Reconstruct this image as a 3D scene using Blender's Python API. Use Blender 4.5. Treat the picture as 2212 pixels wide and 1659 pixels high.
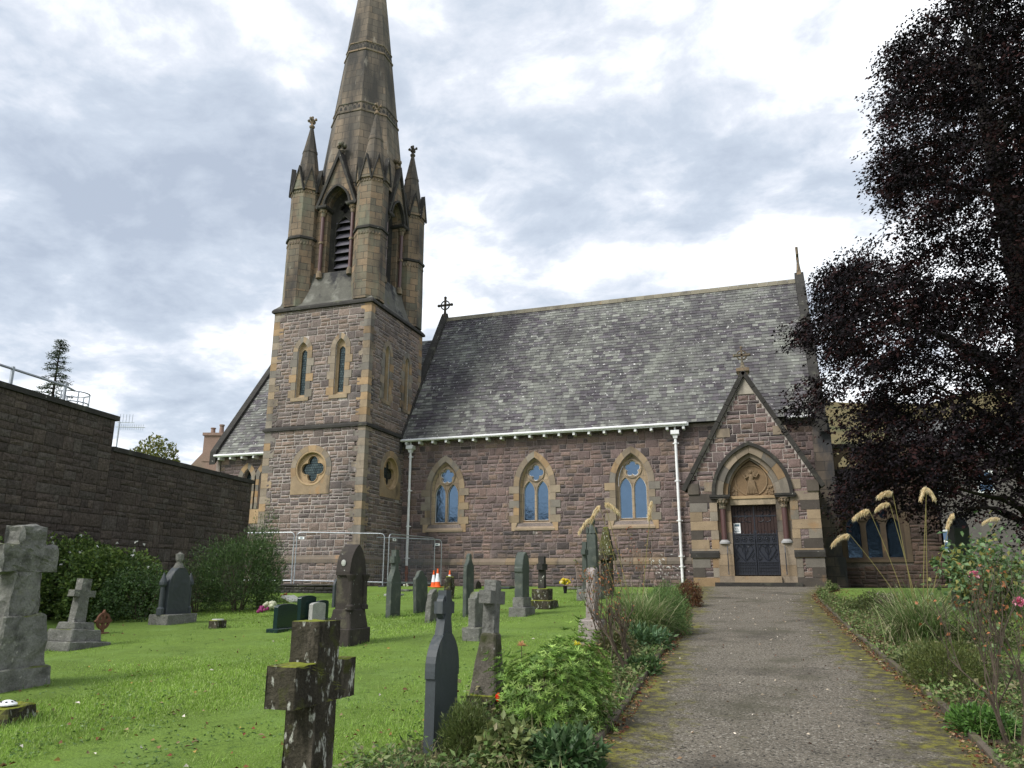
import bpy, bmesh, math, random
import numpy as np
from mathutils import Vector, Matrix, noise
from mathutils.geometry import tessellate_polygon
R = math.radians
PI = math.pi
scene = bpy.context.scene
COL = scene.collection
for _o in list(bpy.data.objects):
    bpy.data.objects.remove(_o)

# ------------------------------------------------------------------ camera
EYE = Vector((0, 0, 1.6))
PITCH, YAW, ROLL, FPX = R(14.4), R(18.5), R(0.15), 1660.0
_fw = Vector((-math.sin(YAW)*math.cos(PITCH), math.cos(YAW)*math.cos(PITCH), math.sin(PITCH)))
_rt = Vector((math.cos(YAW), math.sin(YAW), 0))
_up = _rt.cross(_fw)
_rt, _up = math.cos(ROLL)*_rt + math.sin(ROLL)*_up, -math.sin(ROLL)*_rt + math.cos(ROLL)*_up
cam_d = bpy.data.cameras.new('camera')
cam = bpy.data.objects.new('camera', cam_d)
COL.objects.link(cam)
cam.matrix_world = Matrix(((_rt.x, _up.x, -_fw.x, EYE.x), (_rt.y, _up.y, -_fw.y, EYE.y), (_rt.z, _up.z, -_fw.z, EYE.z), (0, 0, 0, 1)))
cam_d.sensor_width = 36
cam_d.lens = 36*FPX/2212
cam_d.clip_start = 0.1
cam_d.clip_end = 6000
scene.camera = cam
scene.render.resolution_x, scene.render.resolution_y = 1024, 768

# ------------------------------------------------------------------ sky, sun, exposure
SUN_EL, SUN_AZ = R(44), R(214)      # azimuth from +Y towards +X
world = bpy.data.worlds.new('World')
scene.world = world
world.use_nodes = True
wn, wl = world.node_tree.nodes, world.node_tree.links
wn.clear()
def wnode(t, **kw):
    n = wn.new(t)
    for k, v in kw.items():
        setattr(n, k, v)
    return n
def wmath(op, a, b=None, c=None):
    n = wnode('ShaderNodeMath', operation=op)
    for i, v in enumerate((a, b, c)):
        if v is None:
            continue
        if isinstance(v, (int, float)):
            n.inputs[i].default_value = v
        else:
            wl.new(v, n.inputs[i])
    return n.outputs[0]
out = wnode('ShaderNodeOutputWorld')
sky = wnode('ShaderNodeTexSky', sky_type='NISHITA', sun_disc=False, sun_elevation=SUN_EL, sun_rotation=SUN_AZ)
bg1 = wnode('ShaderNodeBackground')
bg1.inputs[1].default_value = 0.10
wl.new(sky.outputs[0], bg1.inputs[0])
tc = wnode('ShaderNodeTexCoord')
sep = wnode('ShaderNodeSeparateXYZ')
wl.new(tc.outputs['Generated'], sep.inputs[0])
zc = wmath('MAXIMUM', sep.outputs[2], 0.0)
den = wmath('ADD', zc, 0.22)
comb = wnode('ShaderNodeCombineXYZ')
wl.new(wmath('DIVIDE', sep.outputs[0], den), comb.inputs[0])
wl.new(wmath('DIVIDE', sep.outputs[1], den), comb.inputs[1])
def wnoise(scale, detail, rough, dist=0, loc=(0, 0, 0), sc=(1, 1, 1), rot=0):
    mp = wnode('ShaderNodeMapping')
    mp.inputs['Location'].default_value = loc
    mp.inputs['Scale'].default_value = sc
    mp.inputs['Rotation'].default_value = (0, 0, rot)
    wl.new(comb.outputs[0], mp.inputs[0])
    n = wnode('ShaderNodeTexNoise')
    n.inputs['Scale'].default_value = scale
    n.inputs['Detail'].default_value = detail
    n.inputs['Roughness'].default_value = rough
    n.inputs['Distortion'].default_value = dist
    wl.new(mp.outputs[0], n.inputs[0])
    return n.outputs[0]
n1 = wnoise(1.05, 8, 0.52, 0.35, (4.3, 0.6, 0), (1, 1.25, 1), R(-28))
n2 = wnoise(3.0, 8, 0.60, 0.25, (7.3, 2.2, 4), (1, 1.1, 1), R(-20))
n3 = wnoise(8.5, 6, 0.62, 0.4, (1.3, 5.2, 2), (1, 1.1, 1), R(10))
nn = wmath('ADD', wmath('ADD', wmath('MULTIPLY', n1, 0.55), wmath('MULTIPLY', n2, 0.42)), wmath('MULTIPLY', wmath('SUBTRACT', n3, 0.5), 0.16))
nn = wmath('ADD', wmath('MULTIPLY', wmath('SUBTRACT', nn, 0.485), 1.35), 0.485)
# brighter where the sun sits behind the cloud and low over the horizon beyond the church
dot = wnode('ShaderNodeVectorMath', operation='DOT_PRODUCT')
sd = Vector((math.sin(R(14))*math.cos(R(24)), math.cos(R(14))*math.cos(R(24)), math.sin(R(24))))
dot.inputs[1].default_value = sd
wl.new(tc.outputs['Generated'], dot.inputs[0])
dpos = wmath('MAXIMUM', dot.outputs['Value'], 0.0)
glow = wmath('MULTIPLY', wmath('POWER', dpos, 9.0), 0.07)
low = wmath('MULTIPLY', wmath('POWER', wmath('SUBTRACT', 1.0, zc), 6.0), 0.27)
back = wmath('MULTIPLY', wmath('MAXIMUM', wmath('MULTIPLY', sep.outputs[1], -1.0), 0.0), -0.10)  # extra sky brightness behind the camera, added to light the church front
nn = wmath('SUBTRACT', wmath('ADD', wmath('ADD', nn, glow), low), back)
ramp = wnode('ShaderNodeValToRGB')
cr = ramp.color_ramp
cr.elements[0].position = 0.36
cr.elements[0].color = (0.44, 0.50, 0.60, 1)
cr.elements[1].position = 0.66
cr.elements[1].color = (1.35, 1.38, 1.42, 1)
for p_, c_ in ((0.47, (0.58, 0.645, 0.74, 1)), (0.535, (0.76, 0.80, 0.875, 1)), (0.595, (1.05, 1.09, 1.13, 1))):
    e_ = cr.elements.new(p_)
    e_.color = c_
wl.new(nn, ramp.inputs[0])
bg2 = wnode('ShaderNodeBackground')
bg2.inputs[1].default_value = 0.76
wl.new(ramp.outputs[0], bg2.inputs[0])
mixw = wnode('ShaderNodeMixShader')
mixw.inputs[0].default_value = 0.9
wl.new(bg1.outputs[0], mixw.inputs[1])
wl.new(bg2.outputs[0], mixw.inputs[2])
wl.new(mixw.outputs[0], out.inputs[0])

sun_d = bpy.data.lights.new('sun', 'SUN')
sun_d.energy = 2.4
sun_d.angle = R(22)
sun_d.color = (1.0, 0.96, 0.9)
sun = bpy.data.objects.new('sun', sun_d)
COL.objects.link(sun)
_sv = Vector((math.sin(SUN_AZ)*math.cos(SUN_EL), math.cos(SUN_AZ)*math.cos(SUN_EL), math.sin(SUN_EL)))
sun.rotation_euler = (-_sv).to_track_quat('-Z', 'Y').to_euler()
vs = scene.view_settings
vs.view_transform = 'Standard'
vs.look = 'None'
vs.exposure = 0.66
vs.gamma = 1.0
vs.use_curve_mapping = False

# ------------------------------------------------------------------ terrain height and pixel-to-place helpers (measuring only)
def gz(x, y):
    z = 0.05*y
    if x < -12.5 and 18 < y < 26.5:
        a_, b_ = min(1, (-12.5-x)/2.5), min(1, (y-18)/6)
        z -= 0.26*a_*a_*(3-2*a_)*b_*b_*(3-2*b_)
    if y > 27.6:
        z = min(1.42, z)
    return z
def ray(u, v):
    return _fw + _rt*((u-1106)/FPX) - _up*((v-829.5)/FPX)
def G(u, v):
    d = ray(u, v)
    t = -EYE.z/(d.z-0.05*d.y)
    P = EYE + d*t
    if P.y > 28.4 or t < 0:
        P = EYE + d*((1.42-EYE.z)/d.z)
    return P
def onY(u, v, Y):
    d = ray(u, v)
    return EYE + d*(Y/d.y)
def at_depth(u, v, dep):
    d = ray(u, v)
    n = Vector((-math.sin(YAW), math.cos(YAW), 0))
    return EYE + d*(dep/d.dot(n))
def depth(P):
    return -math.sin(YAW)*P.x + math.cos(YAW)*P.y
def height_over(P, u, v):
    d = ray(u, v)
    return (EYE + d*(depth(P)/(-math.sin(YAW)*d.x+math.cos(YAW)*d.y))).z - P.z
def project(P):
    q = np.asarray(P, float) - np.array(EYE)
    w = q @ np.array(_fw)
    return 1106+FPX*(q @ np.array(_rt))/w, 829.5-FPX*(q @ np.array(_up))/w, w

# ------------------------------------------------------------------ materials
MATS = {}
def mat(name, col=None, rough=0.9, bump=None, var=(6, 0.25), layers=(), brick=None, metal=0.0, spec=0.3, fine=(60, 0.0), trans=0.0, vstreak=None, uvw=None):
    """col None: base colour from the mesh's per-stone 'tint'. layers: (colour, scale, low, high, up, zstretch)"""
    m = bpy.data.materials.new(name)
    m.use_nodes = True
    nt = m.node_tree
    N, L = nt.nodes, nt.links
    bs = N['Principled BSDF']
    bs.inputs['Roughness'].default_value = rough
    bs.inputs['Metallic'].default_value = metal
    bs.inputs['Specular IOR Level'].default_value = spec
    geo = N.new('ShaderNodeNewGeometry')
    def noise_(scale, detail=5, r=0.6, st=1.0, off=0.0, dist=0.0):
        mp = N.new('ShaderNodeMapping')
        mp.inputs['Scale'].default_value = (1, 1, st)
        mp.inputs['Location'].default_value = (off, off*1.7, off*0.6)
        L.new(geo.outputs['Position'], mp.inputs[0])
        n = N.new('ShaderNodeTexNoise')
        n.inputs['Scale'].default_value = scale
        n.inputs['Detail'].default_value = detail
        n.inputs['Roughness'].default_value = r
        n.inputs['Distortion'].default_value = dist
        L.new(mp.outputs[0], n.inputs[0])
        return n.outputs[0]
    def ramp_(src, lo, hi):
        mr = N.new('ShaderNodeMapRange')
        mr.inputs['From Min'].default_value = lo
        mr.inputs['From Max'].default_value = hi
        L.new(src, mr.inputs['Value'])
        return mr.outputs[0]
    def mixc(fac, a, b, mode='MIX'):
        mx = N.new('ShaderNodeMix')
        mx.data_type = 'RGBA'
        mx.blend_type = mode
        mx.clamp_factor = True
        for sock, v in ((mx.inputs[0], fac), (mx.inputs[6], a), (mx.inputs[7], b)):
            if isinstance(v, (int, float)):
                sock.default_value = v
            elif isinstance(v, tuple):
                sock.default_value = (*v, 1) if len(v) == 3 else v
            else:
                L.new(v, sock)
        return mx.outputs[2]
    if col is None:
        at = N.new('ShaderNodeAttribute')
        at.attribute_name = 'tint'
        base = at.outputs['Color']
    else:
        rgb = N.new('ShaderNodeRGB')
        rgb.outputs[0].default_value = (*col, 1)
        base = rgb.outputs[0]
    hgt = None
    if brick:
        c2, bw, bh, ms, mcol = brick
        uv = N.new('ShaderNodeUVMap')
        br = N.new('ShaderNodeTexBrick')
        L.new(uv.outputs[0], br.inputs['Vector'])
        br.inputs['Scale'].default_value = 1
        br.inputs['Brick Width'].default_value = bw
        br.inputs['Row Height'].default_value = bh
        br.inputs['Mortar Size'].default_value = ms
        br.inputs['Mortar Smooth'].default_value = 0.2
        br.inputs['Bias'].default_value = 0.0
        br.inputs['Color2'].default_value = (*c2, 1)
        br.inputs['Mortar'].default_value = (*mcol, 1)
        L.new(base, br.inputs['Color1'])
        base = br.outputs['Color']
        hgt = br.outputs['Fac']
    sc, am = var
    if am:
        f = ramp_(noise_(sc, 6, 0.65), 0.25, 0.75)
        mr = N.new('ShaderNodeMapRange')
        mr.inputs['To Min'].default_value = 1-am
        mr.inputs['To Max'].default_value = 1+am
        L.new(f, mr.inputs['Value'])
        vm = N.new('ShaderNodeVectorMath')
        vm.operation = 'SCALE'
        L.new(base, vm.inputs[0])
        L.new(mr.outputs[0], vm.inputs['Scale'])
        base = vm.outputs[0]
    if fine[1]:
        mr = N.new('ShaderNodeMapRange')
        mr.inputs['From Min'].default_value = 0.3
        mr.inputs['From Max'].default_value = 0.7
        mr.inputs['To Min'].default_value = 1-fine[1]
        mr.inputs['To Max'].default_value = 1+fine[1]
        L.new(noise_(fine[0], 3, 0.7, 1, 5.0), mr.inputs['Value'])
        vm = N.new('ShaderNodeVectorMath')
        vm.operation = 'SCALE'
        L.new(base, vm.inputs[0])
        L.new(mr.outputs[0], vm.inputs['Scale'])
        base = vm.outputs[0]
    for i, ly in enumerate(layers):
        lc, ls, lo, hi = ly[:4]
        upw = ly[4] if len(ly) > 4 else 0
        st = ly[5] if len(ly) > 5 else 1.0
        f = ramp_(noise_(ls, 5, 0.6, st, 11.3*(i+1)), lo, hi)
        if upw:
            sp = N.new('ShaderNodeSeparateXYZ')
            L.new(geo.outputs['Normal'], sp.inputs[0])
            mu = N.new('ShaderNodeMath')
            mu.operation = 'MULTIPLY'
            L.new(f, mu.inputs[0])
            L.new(ramp_(sp.outputs[2], 0.15, 0.7), mu.inputs[1])
            f = mu.outputs[0]
        base = mixc(f, base, lc)
    L.new(base, bs.inputs['Base Color'])
    if bump:
        bsz, bst, bd = bump
        b = N.new('ShaderNodeBump')
        b.inputs['Strength'].default_value = bst
        b.inputs['Distance'].default_value = bd
        L.new(noise_(bsz, 5, 0.65), b.inputs['Height'])
        L.new(b.outputs[0], bs.inputs['Normal'])
        if hgt is not None:
            b2 = N.new('ShaderNodeBump')
            b2.invert = True
            b2.inputs['Strength'].default_value = 0.6
            b2.inputs['Distance'].default_value = 0.01
            L.new(hgt, b2.inputs['Height'])
            L.new(b.outputs[0], b2.inputs['Normal'])
            L.new(b2.outputs[0], bs.inputs['Normal'])
    if trans:
        tr = N.new('ShaderNodeBsdfTranslucent')
        L.new(base, tr.inputs['Color'])
        mx = N.new('ShaderNodeMixShader')
        mx.inputs[0].default_value = trans
        L.new(bs.outputs[0], mx.inputs[1])
        L.new(tr.outputs[0], mx.inputs[2])
        L.new(mx.outputs[0], N['Material Output'].inputs['Surface'])
    MATS[name] = m
    return m

LICH = (0.50, 0.50, 0.44)
MOSS = (0.085, 0.10, 0.018)
SOOT = (0.045, 0.045, 0.048)
M = {}
M['masonry'] = mat('rock faced masonry', None, 0.92, (22, 0.8, 0.035), (1.3, 0.2), [(SOOT, 0.45, 0.56, 0.78, 0, 0.5), ((0.46, 0.43, 0.40), 2.2, 0.66, 0.80, 0, 0.6)], fine=(24, 0.38))
M['old_wall'] = mat('brown rubble wall', None, 0.95, (16, 1.0, 0.05), (0.9, 0.2), [((0.28, 0.27, 0.24), 5, 0.70, 0.76), ((0.035, 0.03, 0.027), 0.4, 0.55, 0.85, 0, 0.4), ((0.13, 0.115, 0.10), 3, 0.60, 0.8, 0, 0.25)], fine=(14, 0.42))
M['sandstone'] = mat('buff sandstone dressing', None, 0.88, (30, 0.4, 0.012), (3, 0.22), [((0.12, 0.105, 0.085), 0.9, 0.50, 0.72, 0, 0.5), ((0.44, 0.25, 0.10), 2.2, 0.60, 0.78)], fine=(50, 0.12), brick=((0.30, 0.23, 0.16), 0.62, 0.31, 0.007, (0.14, 0.12, 0.10)))
M['ashlar'] = mat('weathered ashlar', (0.235, 0.165, 0.105), 0.9, (25, 0.4, 0.012), (1.1, 0.3), [((0.035, 0.033, 0.032), 0.62, 0.47, 0.66, 0, 0.3), ((0.16, 0.165, 0.12), 1.0, 0.54, 0.72, 0, 0.4), ((0.40, 0.38, 0.33), 3.2, 0.68, 0.80, 0, 0.3)], fine=(40, 0.22), brick=((0.13, 0.118, 0.09), 0.60, 0.33, 0.012, (0.05, 0.044, 0.038)))
M['buttress'] = mat('stained buttress stone', (0.15, 0.12, 0.095), 0.9, (25, 0.4, 0.012), (1.1, 0.3), [(SOOT, 0.9, 0.48, 0.62, 0, 0.5)], fine=(40, 0.2), brick=((0.085, 0.07, 0.06), 0.60, 0.36, 0.012, (0.05, 0.044, 0.038)))
M['spire'] = mat('spire ashlar', (0.205, 0.16, 0.115), 0.9, (25, 0.4, 0.012), (0.8, 0.25), [((0.045, 0.042, 0.038), 0.55, 0.45, 0.62, 0, 0.18), ((0.33, 0.30, 0.25), 2.2, 0.62, 0.78, 0, 0.2)], fine=(40, 0.15), brick=((0.135, 0.118, 0.095), 0.62, 0.42, 0.013, (0.05, 0.043, 0.036)))
M['darkstone'] = mat('blackened stone and painted shade', (0.036, 0.034, 0.031), 0.9, (20, 0.6, 0.02), (2, 0.35), [((0.10, 0.10, 0.075), 2.5, 0.56, 0.8), (LICH, 9, 0.68, 0.74)], fine=(40, 0.2))  # sooty copings and mouldings; also painted shade in belfry arches and spire bands
M['skirt'] = mat('mossy weathered slope', (0.10, 0.098, 0.085), 0.92, (15, 0.5, 0.02), (1.5, 0.3), [((0.26, 0.26, 0.23), 1.0, 0.55, 0.75), ((0.03, 0.03, 0.032), 0.9, 0.52, 0.62), (MOSS, 1.6, 0.62, 0.75)], fine=(40, 0.2))
M['slate'] = mat('roof slates', None, 0.75, (30, 0.3, 0.008), (0.35, 0.22), [((0.20, 0.21, 0.18), 0.30, 0.46, 0.80, 0, 0.8), ((0.045, 0.040, 0.047), 0.42, 0.46, 0.78, 0, 0.3), ((0.05, 0.045, 0.05), 2.4, 0.52, 0.78, 0, 0.25), ((0.52, 0.52, 0.50), 8, 0.635, 0.675), ((0.55, 0.55, 0.53), 2.6, 0.72, 0.735), ((0.07, 0.08, 0.03), 2.5, 0.68, 0.85)], spec=0.3, fine=(30, 0.35))
M['glass'] = mat('sky reflecting window glass', (0.075, 0.12, 0.18), 0.07, (2.2, 0.35, 0.03), (3, 0.1), metal=0.9, spec=0.5)
M['dark_glass'] = mat('leaded green glass', (0.06, 0.085, 0.085), 0.15, (2, 0.3, 0.02), (4, 0.3), metal=0.6, brick=((0.03, 0.045, 0.05), 0.11, 0.11, 0.008, (0.012, 0.012, 0.012)))
M['white'] = mat('white painted metal', (0.74, 0.75, 0.76), 0.5, (20, 0.2, 0.004), (3, 0.12), [((0.36, 0.30, 0.24), 5, 0.68, 0.78, 0, 0.4)])
M['rust'] = mat('rusty pipe', (0.22, 0.075, 0.04), 0.8, (20, 0.3, 0.004), (6, 0.4))
M['granite_col'] = mat('polished red granite', (0.085, 0.042, 0.040), 0.4, (40, 0.1, 0.002), (30, 0.2), spec=0.5)
M['louvre'] = mat('slate louvre', (0.10, 0.095, 0.115), 0.55, (10, 0.3, 0.01), (3, 0.3))
M['void'] = mat('dark interior', (0.008, 0.008, 0.009), 0.9)
M['door'] = mat('dark planked door', (0.032, 0.017, 0.015), 0.55, (14, 0.3, 0.004), (5, 0.3))
M['iron'] = mat('blue black ironwork', (0.009, 0.012, 0.022), 0.45, (30, 0.2, 0.003), (6, 0.2), spec=0.5)
M['steel'] = mat('galvanised steel', (0.36, 0.39, 0.42), 0.45, (30, 0.1, 0.002), (5, 0.2), metal=0.6)
M['mesh_wire'] = mat('grey fence wire', (0.16, 0.18, 0.20), 0.5, metal=0.3)
M['tagwhite'] = mat('white plate', (0.75, 0.77, 0.78), 0.5)
M['ink'] = mat('grey print', (0.10, 0.16, 0.20), 0.6)
M['rubber'] = mat('black rubber block', (0.05, 0.052, 0.055), 0.8)
M['orange'] = mat('orange plastic', (0.75, 0.11, 0.02), 0.45, (10, 0.1, 0.004), (6, 0.15))
M['reflective'] = mat('white reflective sleeve', (0.72, 0.75, 0.8), 0.4, var=(10, 0.15))
M['greystone'] = mat('rough grey stone', (0.145, 0.145, 0.132), 0.95, (14, 0.9, 0.04), (3.5, 0.45), [((0.05, 0.05, 0.045), 4, 0.55, 0.72), ((0.34, 0.33, 0.30), 12, 0.62, 0.74), (MOSS, 2.5, 0.5, 0.7, 1)], fine=(45, 0.25))
M['mossstone'] = mat('black mossy stone with white lichen', (0.034, 0.030, 0.020), 0.95, (20, 0.9, 0.03), (5, 0.5), [((0.095, 0.082, 0.062), 9, 0.52, 0.66, 0, 0.25), ((0.045, 0.05, 0.012), 6, 0.56, 0.66), ((0.36, 0.37, 0.32), 24, 0.58, 0.66, 0, 0.42), ((0.17, 0.19, 0.02), 5, 0.30, 0.50, 1)], fine=(60, 0.35))
M['slatestone'] = mat('dark grey slate', (0.042, 0.050, 0.056), 0.55, (16, 0.25, 0.006), (2.2, 0.2), [((0.10, 0.105, 0.10), 6, 0.58, 0.75, 0, 0.15), ((0.30, 0.31, 0.29), 40, 0.72, 0.76, 0, 0.6)], spec=0.35, fine=(60, 0.12))
M['greenslate'] = mat('green grey slate', (0.062, 0.075, 0.066), 0.75, (16, 0.3, 0.008), (3, 0.25), [((0.14, 0.15, 0.12), 5, 0.52, 0.75), ((0.06, 0.07, 0.05), 3, 0.6, 0.8)], fine=(50, 0.15))
M['redstone'] = mat('dark red brown sandstone', (0.036, 0.030, 0.026), 0.8, (22, 0.5, 0.012), (3, 0.3), [((0.10, 0.095, 0.06), 3, 0.58, 0.75), ((0.42, 0.43, 0.40), 16, 0.68, 0.71)], fine=(50, 0.2))
M['blackgranite'] = mat('polished dark green granite', (0.012, 0.028, 0.026), 0.2, (40, 0.05, 0.001), (20, 0.2), spec=0.5)
M['palegranite'] = mat('pale speckled granite', (0.34, 0.34, 0.32), 0.8, (50, 0.4, 0.004), (8, 0.2), [((0.10, 0.10, 0.10), 60, 0.56, 0.68)], fine=(120, 0.3))
M['specklegranite'] = mat('pinkish speckled granite', (0.27, 0.235, 0.22), 0.85, (50, 0.4, 0.006), (8, 0.25), [((0.07, 0.065, 0.065), 50, 0.58, 0.68)], fine=(120, 0.3))
M['rustiron'] = mat('rusted cast iron', (0.12, 0.055, 0.035), 0.85, (30, 0.5, 0.006), (8, 0.4))
M['render_grey'] = mat('grey harled render', (0.11, 0.10, 0.095), 0.95, (30, 0.4, 0.01), (0.8, 0.2), fine=(20, 0.2))
M['render_pink'] = mat('brown roughcast render', (0.24, 0.165, 0.135), 0.95, (30, 0.4, 0.01), (0.8, 0.2), [((0.16, 0.15, 0.11), 0.5, 0.5, 0.8)], fine=(20, 0.2))
M['metal_sheet'] = mat('pale lead flashing', (0.30, 0.33, 0.36), 0.5)
M['leaf'] = mat('leaves', None, 0.5, None, (2, 0.15), trans=0.25, spec=0.35)
M['purple_leaf'] = mat('copper beech leaves', None, 0.65, None, (2, 0.2), trans=0.04, spec=0.10)
M['blade'] = mat('grass blades', None, 0.6, None, (0.9, 0.16), trans=0.3, spec=0.2)
M['plume'] = mat('pale dry plume', None, 0.9, None, (8, 0.1), trans=0.4, spec=0.1)
M['petal'] = mat('petals', None, 0.6, None, (8, 0.05), trans=0.3, spec=0.2)
M['litter'] = mat('dry fallen leaves', None, 0.85, None, (8, 0.2), spec=0.15)
M['tree_shade_masonry'] = mat('stained masonry with painted tree shade', None, 0.95, (22, 0.8, 0.035), (1.3, 0.25), [((0.02, 0.018, 0.017), 0.7, 0.46, 0.66, 0, 0.5)], fine=(24, 0.35))  # stained wing stone, darkened further to paint in the beech's shade
M['pedstone'] = mat('brown grey mossy stone', (0.085, 0.076, 0.062), 0.95, (18, 0.8, 0.03), (4, 0.4), [((0.035, 0.04, 0.014), 3, 0.50, 0.64), ((0.25, 0.245, 0.22), 14, 0.66, 0.72)], fine=(50, 0.3))
M['bark'] = mat('dark bark', (0.030, 0.025, 0.022), 0.95, (12, 0.8, 0.04), (4, 0.4), fine=(30, 0.3))
M['twig'] = mat('grey brown stems', (0.07, 0.055, 0.040), 0.9, (20, 0.5, 0.01), (6, 0.4))
M['lawn'] = mat('lawn ground', (0.125, 0.20, 0.03), 0.95, (40, 0.9, 0.03), (0.8, 0.28), [((0.15, 0.24, 0.05), 1.4, 0.5, 0.72), ((0.05, 0.10, 0.015), 9, 0.55, 0.75)], fine=(50, 0.35))
M['soil'] = mat('leafy soil', (0.065, 0.048, 0.032), 0.98, (25, 0.9, 0.04), (3, 0.35), [((0.06, 0.085, 0.02), 2.5, 0.48, 0.66), ((0.14, 0.09, 0.055), 14, 0.56, 0.7)], fine=(50, 0.4))
M['edge'] = mat('weathered edging', (0.10, 0.082, 0.062), 0.95, (25, 0.6, 0.02), (4, 0.35), [(MOSS, 4, 0.5, 0.65)])
M['hill'] = mat('moorland hill', (0.12, 0.10, 0.055), 1.0, None, (0.012, 0.3), [((0.075, 0.08, 0.045), 0.02, 0.5, 0.65), ((0.16, 0.14, 0.08), 0.05, 0.58, 0.75)], spec=0.0)
M['roofdark'] = mat('dark felt roof', (0.05, 0.05, 0.052), 0.9)
M['flowerstone'] = mat('pale memorial stone', (0.36, 0.37, 0.34), 0.7, (20, 0.3, 0.01), (6, 0.25))
# ------------------------------------------------------------------ mesh builder
class MB:
    def __init__(s):
        s.v, s.f, s.c, s.cc = [], [], [], (0.3, 0.3, 0.3)
    def col(s, c):
        s.cc = c
        return s
    def add(s, vs, fs, c=None):
        n = len(s.v)
        s.v.extend(tuple(p) for p in vs)
        for f in fs:
            s.f.append(tuple(i+n for i in f))
            s.c.append(c or s.cc)
        return s
    def box(s, x0, x1, y0, y1, z0, z1, c=None):
        return s.add([(x0, y0, z0), (x1, y0, z0), (x1, y1, z0), (x0, y1, z0), (x0, y0, z1), (x1, y0, z1), (x1, y1, z1), (x0, y1, z1)],
                     [(0, 3, 2, 1), (4, 5, 6, 7), (0, 1, 5, 4), (1, 2, 6, 5), (2, 3, 7, 6), (3, 0, 4, 7)], c)
    def bar(s, a, b, w, h=None, c=None):
        a, b = Vector(a), Vector(b)
        h = h or w
        d = (b-a).normalized()
        t = d.cross(Vector((0, 0, 1)))
        if t.length < 1e-3:
            t = Vector((1, 0, 0))
        t.normalize()
        q = d.cross(t)
        vs = [p + t*(w/2*i) + q*(h/2*j) for p in (a, b) for i, j in ((-1, -1), (1, -1), (1, 1), (-1, 1))]
        return s.add(vs, [(0, 3, 2, 1), (4, 5, 6, 7), (0, 1, 5, 4), (1, 2, 6, 5), (2, 3, 7, 6), (3, 0, 4, 7)], c)
    def tube(s, pts, r, n=8, c=None, cap=True):
        pts = [Vector(p) for p in pts]
        rs = r if isinstance(r, (list, tuple)) else [r]*len(pts)
        ref = Vector((0.3, 0.1, 1)) if abs((pts[-1]-pts[0]).normalized().z) < 0.9 else Vector((1, 0.2, 0))
        vs = []
        for i, p in enumerate(pts):
            d = (pts[min(i+1, len(pts)-1)]-pts[max(i-1, 0)]).normalized()
            t = d.cross(ref).normalized()
            q = d.cross(t)
            for k in range(n):
                a = 2*PI*k/n
                vs.append(p + (t*math.cos(a)+q*math.sin(a))*rs[i])
        fs = [(i*n+k, i*n+(k+1) % n, (i+1)*n+(k+1) % n, (i+1)*n+k) for i in range(len(pts)-1) for k in range(n)]
        if cap:
            fs += [tuple(range(n))[::-1], tuple((len(pts)-1)*n+k for k in range(n))]
        return s.add(vs, fs, c)
    def rings(s, cx, cy, prof, n=8, rot=0.0, c=None, cap=True):
        """prof: (z, radius); with n=8 and rot=22.5 deg the radius is to the flat"""
        k_ = 1/math.cos(PI/n) if n <= 8 else 1.0
        vs = [(cx+r*k_*math.cos(rot+2*PI*k/n), cy+r*k_*math.sin(rot+2*PI*k/n), z) for z, r in prof for k in range(n)]
        fs = [(i*n+k, i*n+(k+1) % n, (i+1)*n+(k+1) % n, (i+1)*n+k) for i in range(len(prof)-1) for k in range(n)]
        if cap:
            fs += [tuple(range(n))[::-1], tuple((len(prof)-1)*n+k for k in range(n))]
        return s.add(vs, fs, c)
    def blob(s, c0, r, c=None, seed=0, amp=0.0, n=6):
        vs, fs = [], []
        rx, ry, rz = r if isinstance(r, (tuple, list)) else (r, r, r)
        m = n*2
        for i in range(n+1):
            th = PI*i/n
            for k in range(m):
                a = 2*PI*k/m
                d = Vector((math.sin(th)*math.cos(a), math.sin(th)*math.sin(a), math.cos(th)))
                f = 1+amp*noise.noise(d*1.7+Vector((seed*3.1, seed, 0)))
                vs.append((c0[0]+d.x*rx*f, c0[1]+d.y*ry*f, c0[2]+d.z*rz*f))
        fs = [(i*m+k, (i+1)*m+k, (i+1)*m+(k+1) % m, i*m+(k+1) % m) for i in range(n) for k in range(m)]
        return s.add(vs, fs, c)
    def plate(s, pl, outs, p0, p1, c=None, back=False):
        """flat plate with holes: outs[0] outline, rest holes, in plane coords (a, z); between proud depths p0 < p1"""
        outs = [area_ccw(o, i > 0) for i, o in enumerate(outs)]
        vecs = [[Vector((a, z, 0)) for a, z in o] for o in outs]
        flat = [p for o in outs for p in o]
        tris = tessellate_polygon(vecs)
        n = len(flat)
        vs = [pl(a, z, p1) for a, z in flat] + [pl(a, z, p0) for a, z in flat]
        fs = []
        for t in tris:
            (x1, y1), (x2, y2), (x3, y3) = (flat[i] for i in t)
            if (x2-x1)*(y3-y1)-(x3-x1)*(y2-y1) < 0:
                t = t[::-1]
            fs.append(tuple(t))
            if back:
                fs.append(tuple(i+n for i in t[::-1]))
        k = 0
        for o in outs:
            m = len(o)
            for i in range(m):
                j = (i+1) % m
                fs.append((k+i, k+i+n, k+j+n, k+j))
            k += m
        return s.add(vs, fs, c)
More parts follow.
